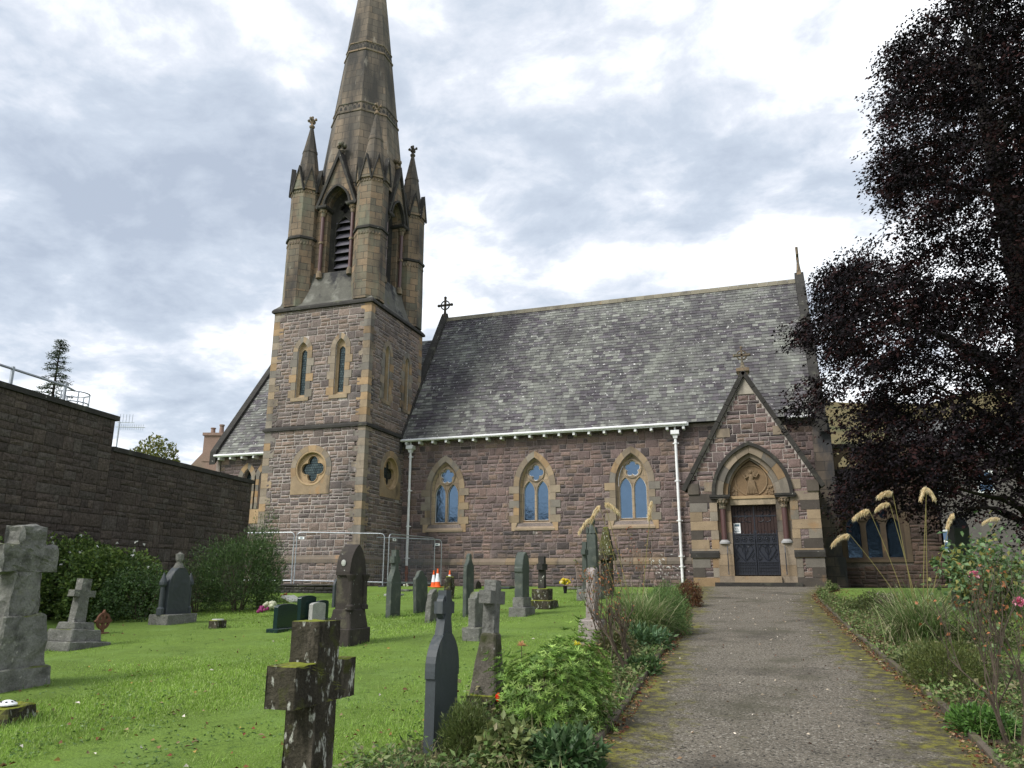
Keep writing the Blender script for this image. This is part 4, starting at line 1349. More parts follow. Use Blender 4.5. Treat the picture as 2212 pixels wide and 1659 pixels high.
# arch orders
mb = MB()
rnd = random.Random(9)
def ringblocks(mb, a_out, h_out, a_in, h_in, zs, p0, p1, k=4, n=16):
    o, i_ = arch(a_out, h_out, zs, n, PC), arch(a_in, h_in, zs, n, PC)
    for j in range(0, 2*n, k):
        poly = o[j:j+k+1]+i_[j:j+k+1][::-1]
        cx = sum(p[0] for p in poly)/len(poly)
        cz = sum(p[1] for p in poly)/len(poly)
        mb.plate(PF, [[(cx+(x-cx)*0.985, cz+(z-cz)*0.985) for x, z in poly]], p0, p1, sandtone(rnd))
ringblocks(mb, 1.31, 1.81, 1.02, 1.52, 4.70, -0.30, 0.05)
ringblocks(mb, 1.03, 1.53, 0.86, 1.36, 4.70, -0.40, -0.10)
ringblocks(mb, 0.87, 1.37, 0.79, 1.29, 4.70, -0.5, -0.22)
mb.build('arch', 'dress', porch)
mb = MB().col((0.12, 0.10, 0.08))
a1, a2 = arch(1.42, 1.93, 4.70, 18, PC), arch(1.30, 1.80, 4.70, 18, PC)
mb.plate(PF, [a1+a2[::-1]], 0.0, 0.14)
for s in (-1, 1):
    x0, x1 = sorted((PC+s*0.80, PC+s*1.48))
    for z0, z1, e in ((4.62, 4.70, 0.03), (4.56, 4.62, 0.0)):
        mb.box(x0-e, x1+e, PY-0.16-e, PY+0.3, z0, z1)
mb.build('hood_mould', 'darkstone', porch)
# jambs and lower piers behind the columns
mb = MB()
for s in (-1, 1):
    z = 2.95
    while z < 4.55:
        x0, x1 = sorted((PC+s*0.79, PC+s*1.32))
        mb.box(x0, x1, PY+0.16, PY+0.5, z+.003, z+0.397, sandtone(rnd))
        z += 0.4
    z = 1.42
    while z < 2.9:
        e = 0.0 if z < 2.4 else 0.02
        x0, x1 = sorted((PC+s*0.79, PC+s*1.32))
        mb.box(x0, x1, PY-0.06+e, PY+0.5, z+.003, z+0.377, sandtone(rnd))
        z += 0.38
    x, y = PC+s*1.07, PY+0.05
    mb.rings(x, y, [(2.94, 0.20), (3.00, 0.20), (3.03, 0.16), (3.08, 0.13)], 16)
mb.box(PC-0.80, PC+0.80, PY+0.14, PY+0.5, 4.34, 4.56, (0.33, 0.27, 0.19))
mb.box(PC-0.84, PC+0.84, PY+0.10, PY+0.5, 4.56, 4.66, (0.36, 0.26, 0.15))
mb.build('jamb', 'dress', porch)
for s in (-1, 1):
    x, y = PC+s*1.07, PY+0.05
    mb = MB()
    mb.tube([(x, y, 3.06), (x, y, 4.22)], 0.10, 16)
    c_ = mb.build('column', 'granite_col', porch, smooth=False)
    mb = MB().col((0.19, 0.14, 0.09))
    mb.rings(x, y, [(4.20, 0.12), (4.25, 0.13), (4.30, 0.12), (4.42, 0.16), (4.52, 0.23), (4.56, 0.23)], 12)
    for k in range(10):
        a = k*PI/5
        mb.blob((x+0.17*math.cos(a), y+0.17*math.sin(a), 4.46), (0.06, 0.06, 0.07), n=4, amp=0.4, seed=k)
    mb.build('capital', 'ashlar', c_)
# tympanum with the carved roundel
mb = MB().col((0.19, 0.13, 0.075))
mb.plate(PF, [[(PC-0.80, 4.62), (PC+0.80, 4.62)]+arch(0.80, 1.30, 4.66, 12, PC)], -0.5, -0.34)
ty = mb.build('tympanum', 'dress', porch, label='carved tympanum with a robed figure in a roundel')
mb = MB().col((0.215, 0.155, 0.095))
pts = [PF(PC+0.56*math.cos(2*PI*i/40), 5.24+0.56*math.sin(2*PI*i/40), -0.33) for i in range(41)]
mb.tube(pts, 0.028, 6, cap=False)
yk = PY+0.33
def rb(x, z, rx, rz, d=0.05, **k):
    mb.blob((PC+x, yk, z), (rx, d, rz), n=6, **k)
# standing robed figure, head, raised arm with staff, folds
for i in range(7):
    fx = -0.13+0.045*i
    mb.tube([PF(PC+fx*1.35, 4.76, -0.31), PF(PC+fx*0.9, 5.02, -0.28), PF(PC+fx*0.6+0.01, 5.25, -0.28)], [0.032, 0.030, 0.022], 6)
rb(0.0, 5.33, 0.10, 0.16, 0.07)
rb(0.0, 5.56, 0.058, 0.075, 0.06)
rb(0.0, 5.57, 0.11, 0.11, 0.02)
mb.tube([PF(PC-0.08, 5.40, -0.28), PF(PC-0.20, 5.34, -0.28), PF(PC-0.26, 5.46, -0.28)], [0.04, 0.032, 0.022], 6)
mb.tube([PF(PC+0.08, 5.40, -0.28), PF(PC+0.18, 5.36, -0.28), PF(PC+0.28, 5.50, -0.28)], [0.04, 0.032, 0.022], 6)
mb.tube([PF(PC-0.38, 5.66, -0.30), PF(PC-0.12, 5.10, -0.30)], 0.015, 6)
for s in (-1, 1):
    for i in range(5):
        a = 0.5+0.22*i
        mb.tube([PF(PC+s*0.06, 5.42, -0.32), PF(PC+s*(0.14+0.17*math.cos(a)), 5.40+0.30*math.sin(a)-0.08, -0.32)], [0.03, 0.018], 5)
rnd2 = random.Random(3)
for s in (-1, 1):
    for i in range(14):
        mb.blob((PC+s*rnd2.uniform(0.48, 0.74), yk, rnd2.uniform(4.70, 5.02)), (0.045, 0.03, 0.045), n=4, seed=i, amp=0.5)
mb.build('relief_carving', 'dress', ty)
# door, notice, gates
mb = MB()
for i in range(14):
    x0 = PC-0.79+i*1.58/14
    mb.box(x0+0.006, x0+1.58/14-0.006, PY+0.42, PY+0.5, 1.80, 4.34)
dr = mb.build('door', 'door', porch, label='dark planked double door behind iron gates')
mb = MB()
for s in (-1, 1):
    for z in (2.3, 3.95):
        mb.box(*sorted((PC+s*0.05, PC+s*0.76)), PY+0.405, PY+0.42, z-0.025, z+0.025)
        for q in (0.2, 0.45):
            for t_ in (-1, 1):
                pts = [(PC+s*(q+0.14*math.sin(k*PI/6)), PY+0.41, z+t_*(0.02+0.10*(1-math.cos(k*PI/6)))) for k in range(8)]
                mb.tube(pts, 0.012, 5)
mb.box(PC-0.02, PC+0.02, PY+0.40, PY+0.42, 1.8, 4.34)
mb.build('hinge_strap', 'iron', dr)
MB().box(PC-0.74, PC-0.50, PY+0.39, PY+0.41, 3.33, 3.70).build('notice', 'tagwhite', dr, label='white paper notice pinned to the door')
mb = MB()
mb.box(PC-0.70, PC-0.54, PY+0.385, PY+0.389, 3.58, 3.66)
for k in range(3):
    mb.box(PC-0.71, PC-0.54-0.03*k, PY+0.385, PY+0.389, 3.39+0.05*k, 3.405+0.05*k)
mb.build('notice_print', 'ink', dr)
for s in (-1, 1):
    mb = MB()
    xa, xb = PC+s*0.02, PC+s*0.77
    gy = PY+0.24
    lo, hi = min(xa, xb), max(xa, xb)
    for z in (1.86, 2.12, 2.30, 2.95, 3.28):
        mb.box(lo, hi, gy-0.015, gy+0.015, z-0.018, z+0.018)
    for x in (lo+0.015, hi-0.015):
        mb.box(x-0.018, x+0.018, gy-0.016, gy+0.016, 1.84, 3.42)
    for i in range(1, 9):
        x = lo+(hi-lo)*i/9
        mb.box(x-0.008, x+0.008, gy-0.008, gy+0.008, 1.86, 2.30)
        if i % 2:
            mb.box(x-0.007, x+0.007, gy-0.008, gy+0.008, 2.95, 3.28)
    mb.box(lo, hi, gy-0.008, gy+0.008, 1.985, 1.999)
    mb.box(lo, hi, gy-0.008, gy+0.008, 2.19, 2.21)
    for i in range(3):
        x = lo+(hi-lo)*(i+0.5)/3
        mb.tube([(x+0.085*math.cos(k*PI/8), gy, 3.12+0.085*math.sin(k*PI/8)) for k in range(17)], 0.010, 5, cap=False)
        mb.blob((x, gy, 3.12), 0.03, n=4)
        mb.tube([(x-0.10+0.1*math.sin(k*PI/5), gy, 3.34+0.07*(math.cos(k*PI/5))) for k in range(7)], 0.010, 5)
    xm = (lo+hi)/2
    for q in (-1, 1):
        mb.tube([(xm, gy, 2.32), (xm+q*0.16, gy, 2.52), (xm+q*0.30, gy, 2.75), (xm+q*0.22, gy, 2.90), (xm+q*0.10, gy, 2.82)], 0.014, 5)
        mb.tube([(xm, gy, 2.55), (xm+q*0.1, gy, 2.72), (xm+q*0.02, gy, 2.92)], 0.012, 5)
        mb.tube([(xm+q*0.34, gy, 2.32), (xm+q*0.22, gy, 2.45), (xm+q*0.34, gy, 2.62)], 0.012, 5)
    mb.tube([(xm, gy, 2.30), (xm, gy, 2.95)], 0.012, 5)
    mb.box(lo, hi, gy+0.03, gy+0.036, 1.86, 3.26, (0.01, 0.01, 0.012))
    mb.build('gate', 'iron', porch, label='ornamental iron gate leaf')
    mb = MB()
    xr = PC+s*0.98
    mb.tube([(xr, PY-0.12, 2.85), (xr, PY-0.22, 2.6), (xr, PY-0.24, 1.95), (xr, PY-0.30, 1.85)], 0.018, 6)
    mb.build('handrail', 'iron', porch)
mb = MB()
mb.box(PC-0.80, PC+0.80, PY-0.18, PY+0.52, 1.58, 1.80, (0.27, 0.21, 0.14))
mb.build('doorstep', 'dress', porch)
mb = MB()
mb.box(-2.08, 0.85, PY-0.62, PY+0.02, 1.3, 1.58, (0.09, 0.085, 0.06))
mb.build('step', 'darkstone', porch)
# porch roof and coping
mb = MB().col((0.05, 0.05, 0.05))
for s in (-1, 1):
    xe, ze = PC+s*2.42, 5.0
    S = Vector((-s*2.42, 0, 4.22)).normalized()
    L = math.hypot(2.42, 4.22)
    mb.add([(xe, PY+0.3, ze), (xe, 34.5, ze), (PC, 34.5, 9.2), (PC, PY+0.3, 9.2)], [(0, 1, 2, 3)])
    if s > 0:
        slates(mb, (xe, PY+0.3, ze), (0, 1, 0), S, 3.0, L-0.05, None, 25)
    else:
        slates(mb, (xe, PY+3.3, ze), (0, -1, 0), S, 3.0, L-0.05, None, 26)
mb.build('porch_roof', 'slate', church)
mb = MB()
rnd = random.Random(12)
for s in (-1, 1):
    n = 7
    for i in range(n):
        t0, t1 = i/n, (i+1)/n-0.004
        x0, z0 = PC+s*2.46*(1-t0), 4.92+4.42*t0
        x1, z1 = PC+s*2.46*(1-t1), 4.92+4.42*t1
        nx, nz = s*0.87, 0.49
        b = rnd.uniform(.8, 1.25)
        vs = []
        for y in (PY-0.16, PY+0.4):
            vs += [(x0-nx*0.10, y, z0-nz*0.10), (x1-nx*0.10, y, z1-nz*0.10), (x1+nx*0.06, y, z1+nz*0.06), (x0+nx*0.06, y, z0+nz*0.06)]
        mb.add(vs, [(0, 1, 2, 3), (4, 7, 6, 5), (0, 4, 5, 1), (1, 5, 6, 2), (2, 6, 7, 3), (3, 7, 4, 0)], (0.06*b, 0.055*b, 0.05*b))
mb.build('gable_coping', 'darkstone', porch)
mb = MB().col((0.17, 0.13, 0.075))
mb.rings(PC, PY+0.1, [(9.15, 0.16), (9.3, 0.18), (9.34, 0.24), (9.46, 0.24), (9.5, 0.15)], 4, R(45))
carved_cross(mb, PC, PY+0.1, 9.45, 0.72, 'x', True, 0.14)
mb.build('porch_cross', 'ashlar', porch, label='ringed stone cross on the porch gable')
# ------------------------------------------------------------------ ground, path, beds
LX = [(-6, -1.42), (0, -1.42), (4.5, -1.40), (6.0, -1.42), (8.7, -1.50), (11, -1.60), (14.5, -1.72), (20.0, -2.15), (24, -2.35), (27.0, -2.50), (28.9, -2.6)]
RX = [(-6, 1.36), (0, 1.36), (6.9, 1.35), (7.6, 1.37), (10, 1.34), (11, 1.28), (14.2, 1.16), (19.4, 1.05), (22, 1.02), (24.0, 1.05), (25.5, 1.25), (27, 1.7), (28.9, 2.0)]
def lerp(tab, y):
    for (a, p), (b, q) in zip(tab, tab[1:]):
        if y <= b:
            return p+(q-p)*(max(y, a)-a)/(b-a)
    return tab[-1][1]
def bedl(y):     # outer edge of the planted strip on the left of the path
    return lerp(LX, y)-lerp([(0, 1.5), (5, 1.55), (9, 1.25), (13, 1.1), (20, 1.35), (26, 0.8), (28, 0.2)], y)
def bedr(y):
    return lerp(RX, y)+lerp([(0, 1.6), (6, 2.0), (12, 1.6), (18, 1.5), (21, 0.8), (24, 0.25), (28, 0.1)], y)
def sheet(name, m, x0, x1, ys, dz, nx=6, amp=0.0, **k):
    mb = MB()
    vs = []
    for y in ys:
        a, b = x0(y), x1(y)
        for i in range(nx+1):
            x = a+(b-a)*i/nx
            vs.append((x, y, gz(x, y)+dz+amp*noise.noise(Vector((x*1.3, y*1.3, 3.0)))*(1 if 0 < i < nx else 0)))
    fs = [(j*(nx+1)+i, j*(nx+1)+i+1, (j+1)*(nx+1)+i+1, (j+1)*(nx+1)+i) for j in range(len(ys)-1) for i in range(nx)]
    mb.add(vs, fs)
    return mb.build(name, m, **k)
xs_ = [-400, -120, -60, -40]+[i*1.0 for i in range(-30, 21)]+[30, 60, 120, 400]
ys_ = [-80, -20]+[i*1.0 for i in range(-5, 27)]+[27.0, 27.8, 28.4, 29, 30, 32, 36, 42, 60, 120, 300, 700]
mb = MB()
vs = []
for y in ys_:
    for x in xs_:
        d = min(abs(x-lerp(LX, y)), abs(x-lerp(RX, y))) if y < 29 else 0
        if lerp(LX, y) < x < lerp(RX, y):
            d = 0
        a = min(1, max(0, d-2.0)/2)*0.05 if y < 26 else 0
        zz = gz(x, y) if y < 27.8 else 1.39
        if y < -5:
            zz = -0.25+0.01*y
        vs.append((x, y, zz-0.0+a*noise.noise(Vector((x*0.35, y*0.35, 0)))))
n_ = len(xs_)
mb.add(vs, [(j*n_+i, j*n_+i+1, (j+1)*n_+i+1, (j+1)*n_+i) for j in range(len(ys_)-1) for i in range(n_-1)])
mb.build('ground', 'lawn', kind='structure')
YS = [-4+i*0.5 for i in range(0, 66)]+[29.0]
M['path'] = mat('tarmac path with moss', (0.158, 0.138, 0.108), 0.93, (38, 1.0, 0.03), (1.0, 0.15), [((0.36, 0.335, 0.28), 42, 0.55, 0.63), ((0.075, 0.066, 0.052), 0.7, 0.54, 0.70), ((0.03, 0.027, 0.022), 34, 0.54, 0.62), ((0.075, 0.070, 0.045), 0.9, 0.54, 0.75)], fine=(70, 0.45))
M_ = M['path']
def build_path():
    mb = MB()
    ys = [-4+i*0.14 for i in range(int(33/0.14)+1)]
    nx = 28
    vs = []
    for y in ys:
        a, b = lerp(LX, y), lerp(RX, y)
        vs += [(a+(b-a)*i/nx, y, gz(0, y)+0.022) for i in range(nx+1)]
    mb.add(vs, [(j*(nx+1)+i, j*(nx+1)+i+1, (j+1)*(nx+1)+i+1, (j+1)*(nx+1)+i) for j in range(len(ys)-1) for i in range(nx)])
    o = mb.build('path', 'path', kind='structure')
    me = o.data
    at = me.attributes.new('mossy', 'FLOAT', 'POINT')
    vals = []
    for x, y, z in vs:
        dl, dr = x-lerp(LX, y), lerp(RX, y)-x
        q = noise.noise(Vector((x*0.3, y*0.45, 7)))
        w = 0.80+0.5*q
        vals.append(max(0, 1-dl/w)*0.95+max(0, 1-dr/(w+0.16))*1.05)
    at.data.foreach_set('value', vals)
build_path()
_nt = M_.node_tree
_N, _L = _nt.nodes, _nt.links
_bs = _N['Principled BSDF']
_src = _bs.inputs['Base Color'].links[0].from_socket
_at = _N.new('ShaderNodeAttribute')
_at.attribute_name = 'mossy'
_geo = _N.new('ShaderNodeNewGeometry')
def _nz(s, d=5, off=0.0):
    mp = _N.new('ShaderNodeMapping')
    mp.inputs['Location'].default_value = (off, off, 0)
    _L.new(_geo.outputs['Position'], mp.inputs[0])
    n = _N.new('ShaderNodeTexNoise')
    n.inputs['Scale'].default_value = s
    n.inputs['Detail'].default_value = d
    n.inputs['Roughness'].default_value = 0.7
    _L.new(mp.outputs[0], n.inputs[0])
    return n.outputs[0]
def _m(op, a, b):
    n = _N.new('ShaderNodeMath')
    n.operation = op
    n.use_clamp = False
    for i, v in enumerate((a, b)):
        if isinstance(v, (int, float)):
            n.inputs[i].default_value = v
        else:
            _L.new(v, n.inputs[i])
    return n.outputs[0]
_s = _m('ADD', _at.outputs['Fac'], _m('MULTIPLY', _m('SUBTRACT', _nz(3.5, 8), 0.5), 2.2))
_mr = _N.new('ShaderNodeMapRange')
_mr.inputs['From Min'].default_value = 0.30
_mr.inputs['From Max'].default_value = 0.75
_L.new(_s, _mr.inputs['Value'])
_rmp = _N.new('ShaderNodeValToRGB')
_e = _rmp.color_ramp.elements
_e[0].position, _e[0].color = 0.47, (0.058, 0.050, 0.026, 1)
_e[1].position, _e[1].color = 0.61, (0.21, 0.20, 0.02, 1)
_L.new(_nz(7, 6, 4.0), _rmp.inputs[0])
_mx = _N.new('ShaderNodeMix')
_mx.data_type = 'RGBA'
_L.new(_m('MULTIPLY', _mr.outputs[0], 0.85), _mx.inputs[0])
_L.new(_src, _mx.inputs[6])
_L.new(_rmp.outputs[0], _mx.inputs[7])
_L.new(_mx.outputs[2], _bs.inputs['Base Color'])
sheet('soil_bed', 'soil', bedl, lambda y: lerp(LX, y), YS, 0.012, 8, 0.02, kind='structure')
sheet('soil_bed', 'soil', lambda y: lerp(RX, y), bedr, YS, 0.012, 8, 0.02, kind='structure')
for side, tab in ((-1, LX), (1, RX)):
    mb = MB()
    y = -3.0
    rnd = random.Random(4+side)
    while y < 27.6:
        y2 = y+rnd.uniform(0.75, 0.95)
        a, b = Vector((lerp(tab, y)+side*0.03, y+0.01, 0)), Vector((lerp(tab, y2)+side*0.03, y2-0.01, 0))
        a.z, b.z = gz(a.x, a.y)+0.02, gz(b.x, b.y)+0.02
        mb.bar(a, b, 0.06, 0.10+rnd.uniform(-0.02, 0.02), (0.09, 0.08, 0.06))
        y = y2
    o = mb.build('path_edging', 'edge', kind='structure')
    roughen(o, 0.008, amp=0.012, ns=6, size=0.3)

# hill and distant ground on the right
mb = MB()
NH = 60
vs = []
for j in range(14):
    for i in range(NH+1):
        az = R(-2+62*i/NH)
        dist = 420+60*j
        prof = 0.214+0.010*math.sin(i*0.33+1)-0.012*max(0, (i-14)/10)+0.004*noise.noise(Vector((i*0.35, 0, 0)))
        if i < 6:
            prof *= (i/6)**0.8
        f = (j/13)**0.9
        vs.append((dist*math.sin(az), dist*math.cos(az), 1.0+1200*prof*f+6*noise.noise(Vector((i*0.4, j*0.5, 1)))*f))
mb.add(vs, [(j*(NH+1)+i, j*(NH+1)+i+1, (j+1)*(NH+1)+i+1, (j+1)*(NH+1)+i) for j in range(13) for i in range(NH)])
mb.build('hill', 'hill', kind='structure', smooth=True)

# ------------------------------------------------------------------ the tall blank wall on the left, and what stands on and behind it
E0 = at_depth(531, 1200, 28.0)
E0.z = 0
DRW = Vector((-0.125, 0.992, 0)).normalized()
def wcoord(u, v):
    d = ray(u, v)
    det = d.x*(-DRW.y)+DRW.x*d.y
    t = (E0.x*(-DRW.y)+DRW.x*E0.y)/det
    P = EYE+d*t
    return (P-E0).dot(DRW), P.z
wl0 = wcoord(242, 964)
wl1 = wcoord(250, 900)
wl2 = wcoord(0, 828)
wend = wcoord(531, 1038)
WLOW, WHIGH = (wl0[1]+wend[1])/2, (wl1[1]+wl2[1])/2
astep = wl1[0]
bld = thing('retaining_wall', (E0.x, E0.y, 1.0), 'tall dark brown rubble wall stepping up to the left of the churchyard', 'wall')
plW = plane((E0.x, E0.y, 0), DRW)
# the plane's normal must look towards +X
NW_ = Vector((DRW.y, -DRW.x, 0))
mb = MB()
poly = [(0, 0.2), (0, WLOW), (astep, WLOW), (astep, WHIGH), (-26, WHIGH), (-26, 0.0)]
mb.plate(plW, [poly], -0.5, 0.0, (0.045, 0.038, 0.032), back=True)
rubble(mb, plW, astep, -0.02, 0.4, WLOW-0.1, seed=201, tones=TONE_OLD, H=0.36, W=(0.2, 0.6), proud=0.022, gap=0.005)
rubble(mb, plW, -20, astep, 0.2, WHIGH-0.1, seed=202, tones=TONE_OLD, H=0.36, W=(0.2, 0.6), proud=0.022, gap=0.005)
mb.build('wall', 'old_wall', bld)
for a0, a1, z in ((astep+0.02, 0.06, WLOW), (-26, astep+0.10, WHIGH)):
    mb = MB().col((0.045, 0.043, 0.042))
    pts = [plW(a, zz, p) for a in (a0, a1) for zz, p in ((z-0.10, 0.07), (z+0.03, 0.07), (z+0.03, -0.55), (z-0.10, -0.55))]
    mb.add(pts, [(0, 1, 2, 3), (7, 6, 5, 4), (0, 4, 5, 1), (1, 5, 6, 2), (2, 6, 7, 3), (3, 7, 4, 0)])
    mb.build('coping', 'darkstone', bld)
# flat roof behind the wall carries the railing
mb = MB().col((0.05, 0.05, 0.05))
pts = [plW(a, WHIGH-0.35, p) for a, p in ((astep, -0.5), (astep, -6.5), (-26, -6.5), (-26, -0.5))]+[plW(a, 0.2, p) for a, p in ((astep, -0.5), (astep, -6.5), (-26, -6.5), (-26, -0.5))]
mb.add(pts, [(0, 3, 2, 1), (0, 1, 5, 4), (1, 2, 6, 5), (2, 3, 7, 6)])
mb.build('flat_roof', 'roofdark', bld)
rl = thing('roof_railing', plW(astep-6, WHIGH-0.35, -1.5), 'grey tubular guard railing on the flat roof above the brown wall', 'railing')
def wp(u, v, p):       # point over the wall line, p metres behind its face
    d = ray(u, v)
    O = E0-NW_*(-p) if False else E0+NW_*p
    det = d.x*(-DRW.y)+DRW.x*d.y
    t = (O.x*(-DRW.y)+DRW.x*O.y)/det
    return EYE+d*t
HB = WHIGH-0.33
pA, pB, pC_ = wp(-20, 790, -0.9), wp(28, 797, -0.9), wp(142, 831, -0.9)
ht = pB.z
A_ = lambda a, dz, p: Vector(plW(a, ht+dz, p))
aB, aC = (pB-E0).dot(DRW), (pC_-E0).dot(DRW)
mb = MB()
mb.tube([A_(aC, 0, -0.9), A_(aB-8, 0, -0.9)], 0.032, 8)
mb.tube([A_(aC, -0.45, -0.9), A_(aB-8, -0.45, -0.9)], 0.026, 8)
mb.tube([A_(aC-0.5, -0.02, -2.6), A_(aB-8, -0.02, -2.6)], 0.03, 8)
mb.build('rail', 'steel', rl)
for i in range(5):
    a = aC-i*(aC-aB)/1.0
    if a > aB-8:
        mb = MB()
        p = A_(a, 0, -0.9)
        mb.box(p.x-0.03, p.x+0.03, p.y-0.03, p.y+0.03, HB, ht+0.06)
        mb.build('post', 'steel', rl)
        mb = MB()
        p = A_(a-0.5, -0.1, -2.6)
        mb.box(p.x-0.03, p.x+0.03, p.y-0.03, p.y+0.03, HB, ht-0.06)
        mb.build('post', 'steel', rl)
mb = MB()
for dz in (0.0, -0.28):
    mb.tube([A_(aC+0.75+0.42*math.cos(k*PI/8), dz-0.02, -1.3+0.42*math.sin(k*PI/8)) for k in range(17)], 0.02, 6, cap=False)
for k in range(6):
    p = A_(aC+0.75+0.42*math.cos(k*PI/3), 0, -1.3+0.42*math.sin(k*PI/3))
    mb.tube([(p.x, p.y, HB-0.5), (p.x, p.y, ht-0.02)], 0.018, 6)
mb.tube([A_(aC, 0, -0.9), A_(aC+0.45, -0.02, -1.0)], 0.03, 6)
mb.build('ladder_hoop', 'steel', rl)

# aerial on a pole behind the low part of the wall
pa = at_depth(378, 1000, 36)
pa = at_depth(252, 960, 36)
ae = thing('tv_aerial', (pa.x, pa.y, 1.4), 'television aerial on a pole showing above the step of the wall', 'aerial')
zt = at_depth(252, 922, 36).z
mb = MB()
mb.tube([(pa.x, pa.y, 1.4), (pa.x, pa.y, zt+0.25)], 0.035, 6)
mb.build('mast', 'steel', ae)
mb = MB()
hx = Vector((0.93, 0.33, -0.02))
a0 = Vector((pa.x, pa.y, zt))
mb.tube([a0-hx*0.15, a0+hx*1.25], 0.02, 5)
for k in range(12):
    p = a0+hx*(0.0+k*0.105)
    mb.tube([p+Vector((0, 0, -0.14)), p+Vector((0, 0, 0.14))], 0.010, 4)
b0 = a0+Vector((0, 0, 0.22))
mb.tube([b0-hx*0.1, b0+hx*0.7], 0.015, 5)
for k in range(5):
    p = b0+hx*(k*0.15)
    mb.tube([p+Vector((0, 0, -0.02)), p+Vector((0, 0, 0.4))], 0.012, 4)
mb.build('elements', 'steel', ae)

# house with a chimney beyond the wall
c1 = at_depth(458, 1000, 45)
hs = thing('house', (c1.x, c1.y, 1.4), 'brown roughcast house gable with a chimney beyond the wall', 'house')
zt_ = at_depth(458, 937, 45).z
zb_ = at_depth(458, 975, 45).z
hp = plane((c1.x, c1.y, 0), (0.94, 0.34, 0))
mb = MB()
mb.plate(hp, [[(-4.2, 0.5), (4.2, 0.5), (4.2, 4.6), (0.62, zb_-0.1), (0.62, zb_), (-0.62, zb_), (-0.62, zb_-0.1), (-4.2, 4.6)]], -0.5, 0, back=True)
mb.build('gable_wall', 'render_pink', hs)
mb = MB()
for s in (-1, 1):
    vs = [hp(s*4.4, 4.45, -0.05), hp(s*4.4, 4.45, -7), hp(0, zb_+0.35, -7), hp(0, zb_+0.35, -0.05), hp(s*4.4, 4.6, -0.05), hp(s*4.4, 4.6, -7), hp(0, zb_+0.5, -7), hp(0, zb_+0.5, -0.05)]
    mb.add(vs, [(0, 1, 2, 3), (4, 7, 6, 5), (0, 3, 7, 4)])
mb.build('roof', 'metal_sheet', hs)
mb = MB()
for (z0, z1, e) in ((zb_-0.6, zt_-0.12, 0.0), (zt_-0.12, zt_+0.05, 0.08)):
    vs = [hp(a, z, p) for z in (z0, z1) for a, p in ((-0.6-e, 0.04+e), (0.6+e, 0.04+e), (0.6+e, -0.75-e), (-0.6-e, -0.75-e))]
    mb.add(vs, [(4, 5, 6, 7), (0, 1, 5, 4), (1, 2, 6, 5), (2, 3, 7, 6), (3, 0, 4, 7)])
ch = mb.build('chimney', 'render_pink', hs)
for a, h in ((-0.25, 0.42), (0.25, 0.62)):
    x, y, _ = hp(a, 0, -0.35)
    MB().rings(x, y, [(zt_, 0.15), (zt_+h*0.85, 0.12), (zt_+h*0.87, 0.16), (zt_+h, 0.15)], 12).build('chimney_pot', 'render_pink', ch)

# houses glimpsed on the right under the tree
def far_house(u, v_e, dep, w, h_e, h_r, label, m, win, rz):
    p = at_depth(u, 1200, dep)
    hh = thing('house', (p.x, p.y, 1.0), label, 'house')
    pl_ = plane((p.x, p.y, 0), (math.cos(rz), math.sin(rz), 0))
    mb = MB()
    vs = [pl_(a, z, q) for z in (0.5, h_e) for a, q in ((0, 0), (w, 0), (w, -7), (0, -7))]
    mb.add(vs, [(0, 1, 5, 4), (1, 2, 6, 5), (2, 3, 7, 6), (3, 0, 4, 7)])
    mb.add([pl_(0, h_e, 0), pl_(0, h_e, -7), pl_(0, h_r, -3.5)], [(0, 1, 2)])
    mb.build('wall', m, hh)
    mb = MB()
    mb.add([pl_(-0.2, h_e-0.1, 0.3), pl_(w+0.2, h_e-0.1, 0.3), pl_(w+0.2, h_r+0.1, -3.5), pl_(-0.2, h_r+0.1, -3.5), pl_(w+0.2, h_e-0.1, -7.3), pl_(-0.2, h_e-0.1, -7.3)], [(0, 1, 2, 3), (3, 2, 4, 5)], (0.07, 0.07, 0.075))
    mb.build('roof', 'slate', hh)
    for a, z in win:
        mb = MB().plate(pl_, [[(a, z), (a+1.1, z), (a+1.1, z+1.5), (a, z+1.5)], [(a+.12, z+.12), (a+.98, z+.12), (a+.98, z+.68), (a+.12, z+.68)], [(a+.12, z+.82), (a+.98, z+.82), (a+.98, z+1.38), (a+.12, z+1.38)]], -0.05, 0.05)
        f = mb.build('window', 'white', hh)
        MB().plate(pl_, [[(a, z), (a+1.1, z), (a+1.1, z+1.5), (a, z+1.5)]], 0.0, 0.01).build('pane', 'glass', f)
far_house(2008, 0, 52, 9, 10.2, 13.0, 'grey house with white sash windows beyond the tree', 'render_grey', [(0.6, 7.4), (3.6, 7.4), (6.6, 7.4), (0.6, 3.5)], R(12))
far_house(2085, 0, 66, 14, 4.6, 8.6, 'low pale house seen past the far gravestones on the right', 'render_grey', [(2.2, 2.4), (5.2, 2.4), (8, 2.4)], R(8))

# ------------------------------------------------------------------ temporary fence, cones, low wall
lw = thing('low_wall', (-18.5, 26.4, 1.2), 'low dark mossy rubble wall at the foot of the tower', 'wall')
mb = MB()
plL = frontplane(26.35)
mb.plate(plL, [[(-22.2, 0.9), (-14.6, 0.9), (-14.3, 1.05), (-15.2, 1.36), (-22.2, 1.42)]], -0.5, 0.0, (0.035, 0.032, 0.03), back=True)
rubble(mb, plL, -22.2, -14.6, 0.9, 1.38, outer=[(-22.2, 0.8), (-14.6, 0.8), (-15.2, 1.40), (-22.2, 1.42)], tones=[(0.05, 0.045, 0.04), (0.07, 0.06, 0.055), (0.04, 0.04, 0.038)], H=0.2, W=(0.2, 0.5), seed=301)
mb.build('wall', 'darkstone', lw)
mb = MB().col((0.06, 0.065, 0.03))
mb.box(-22.2, -15.2, 26.30, 27.6, 1.40, 1.46)
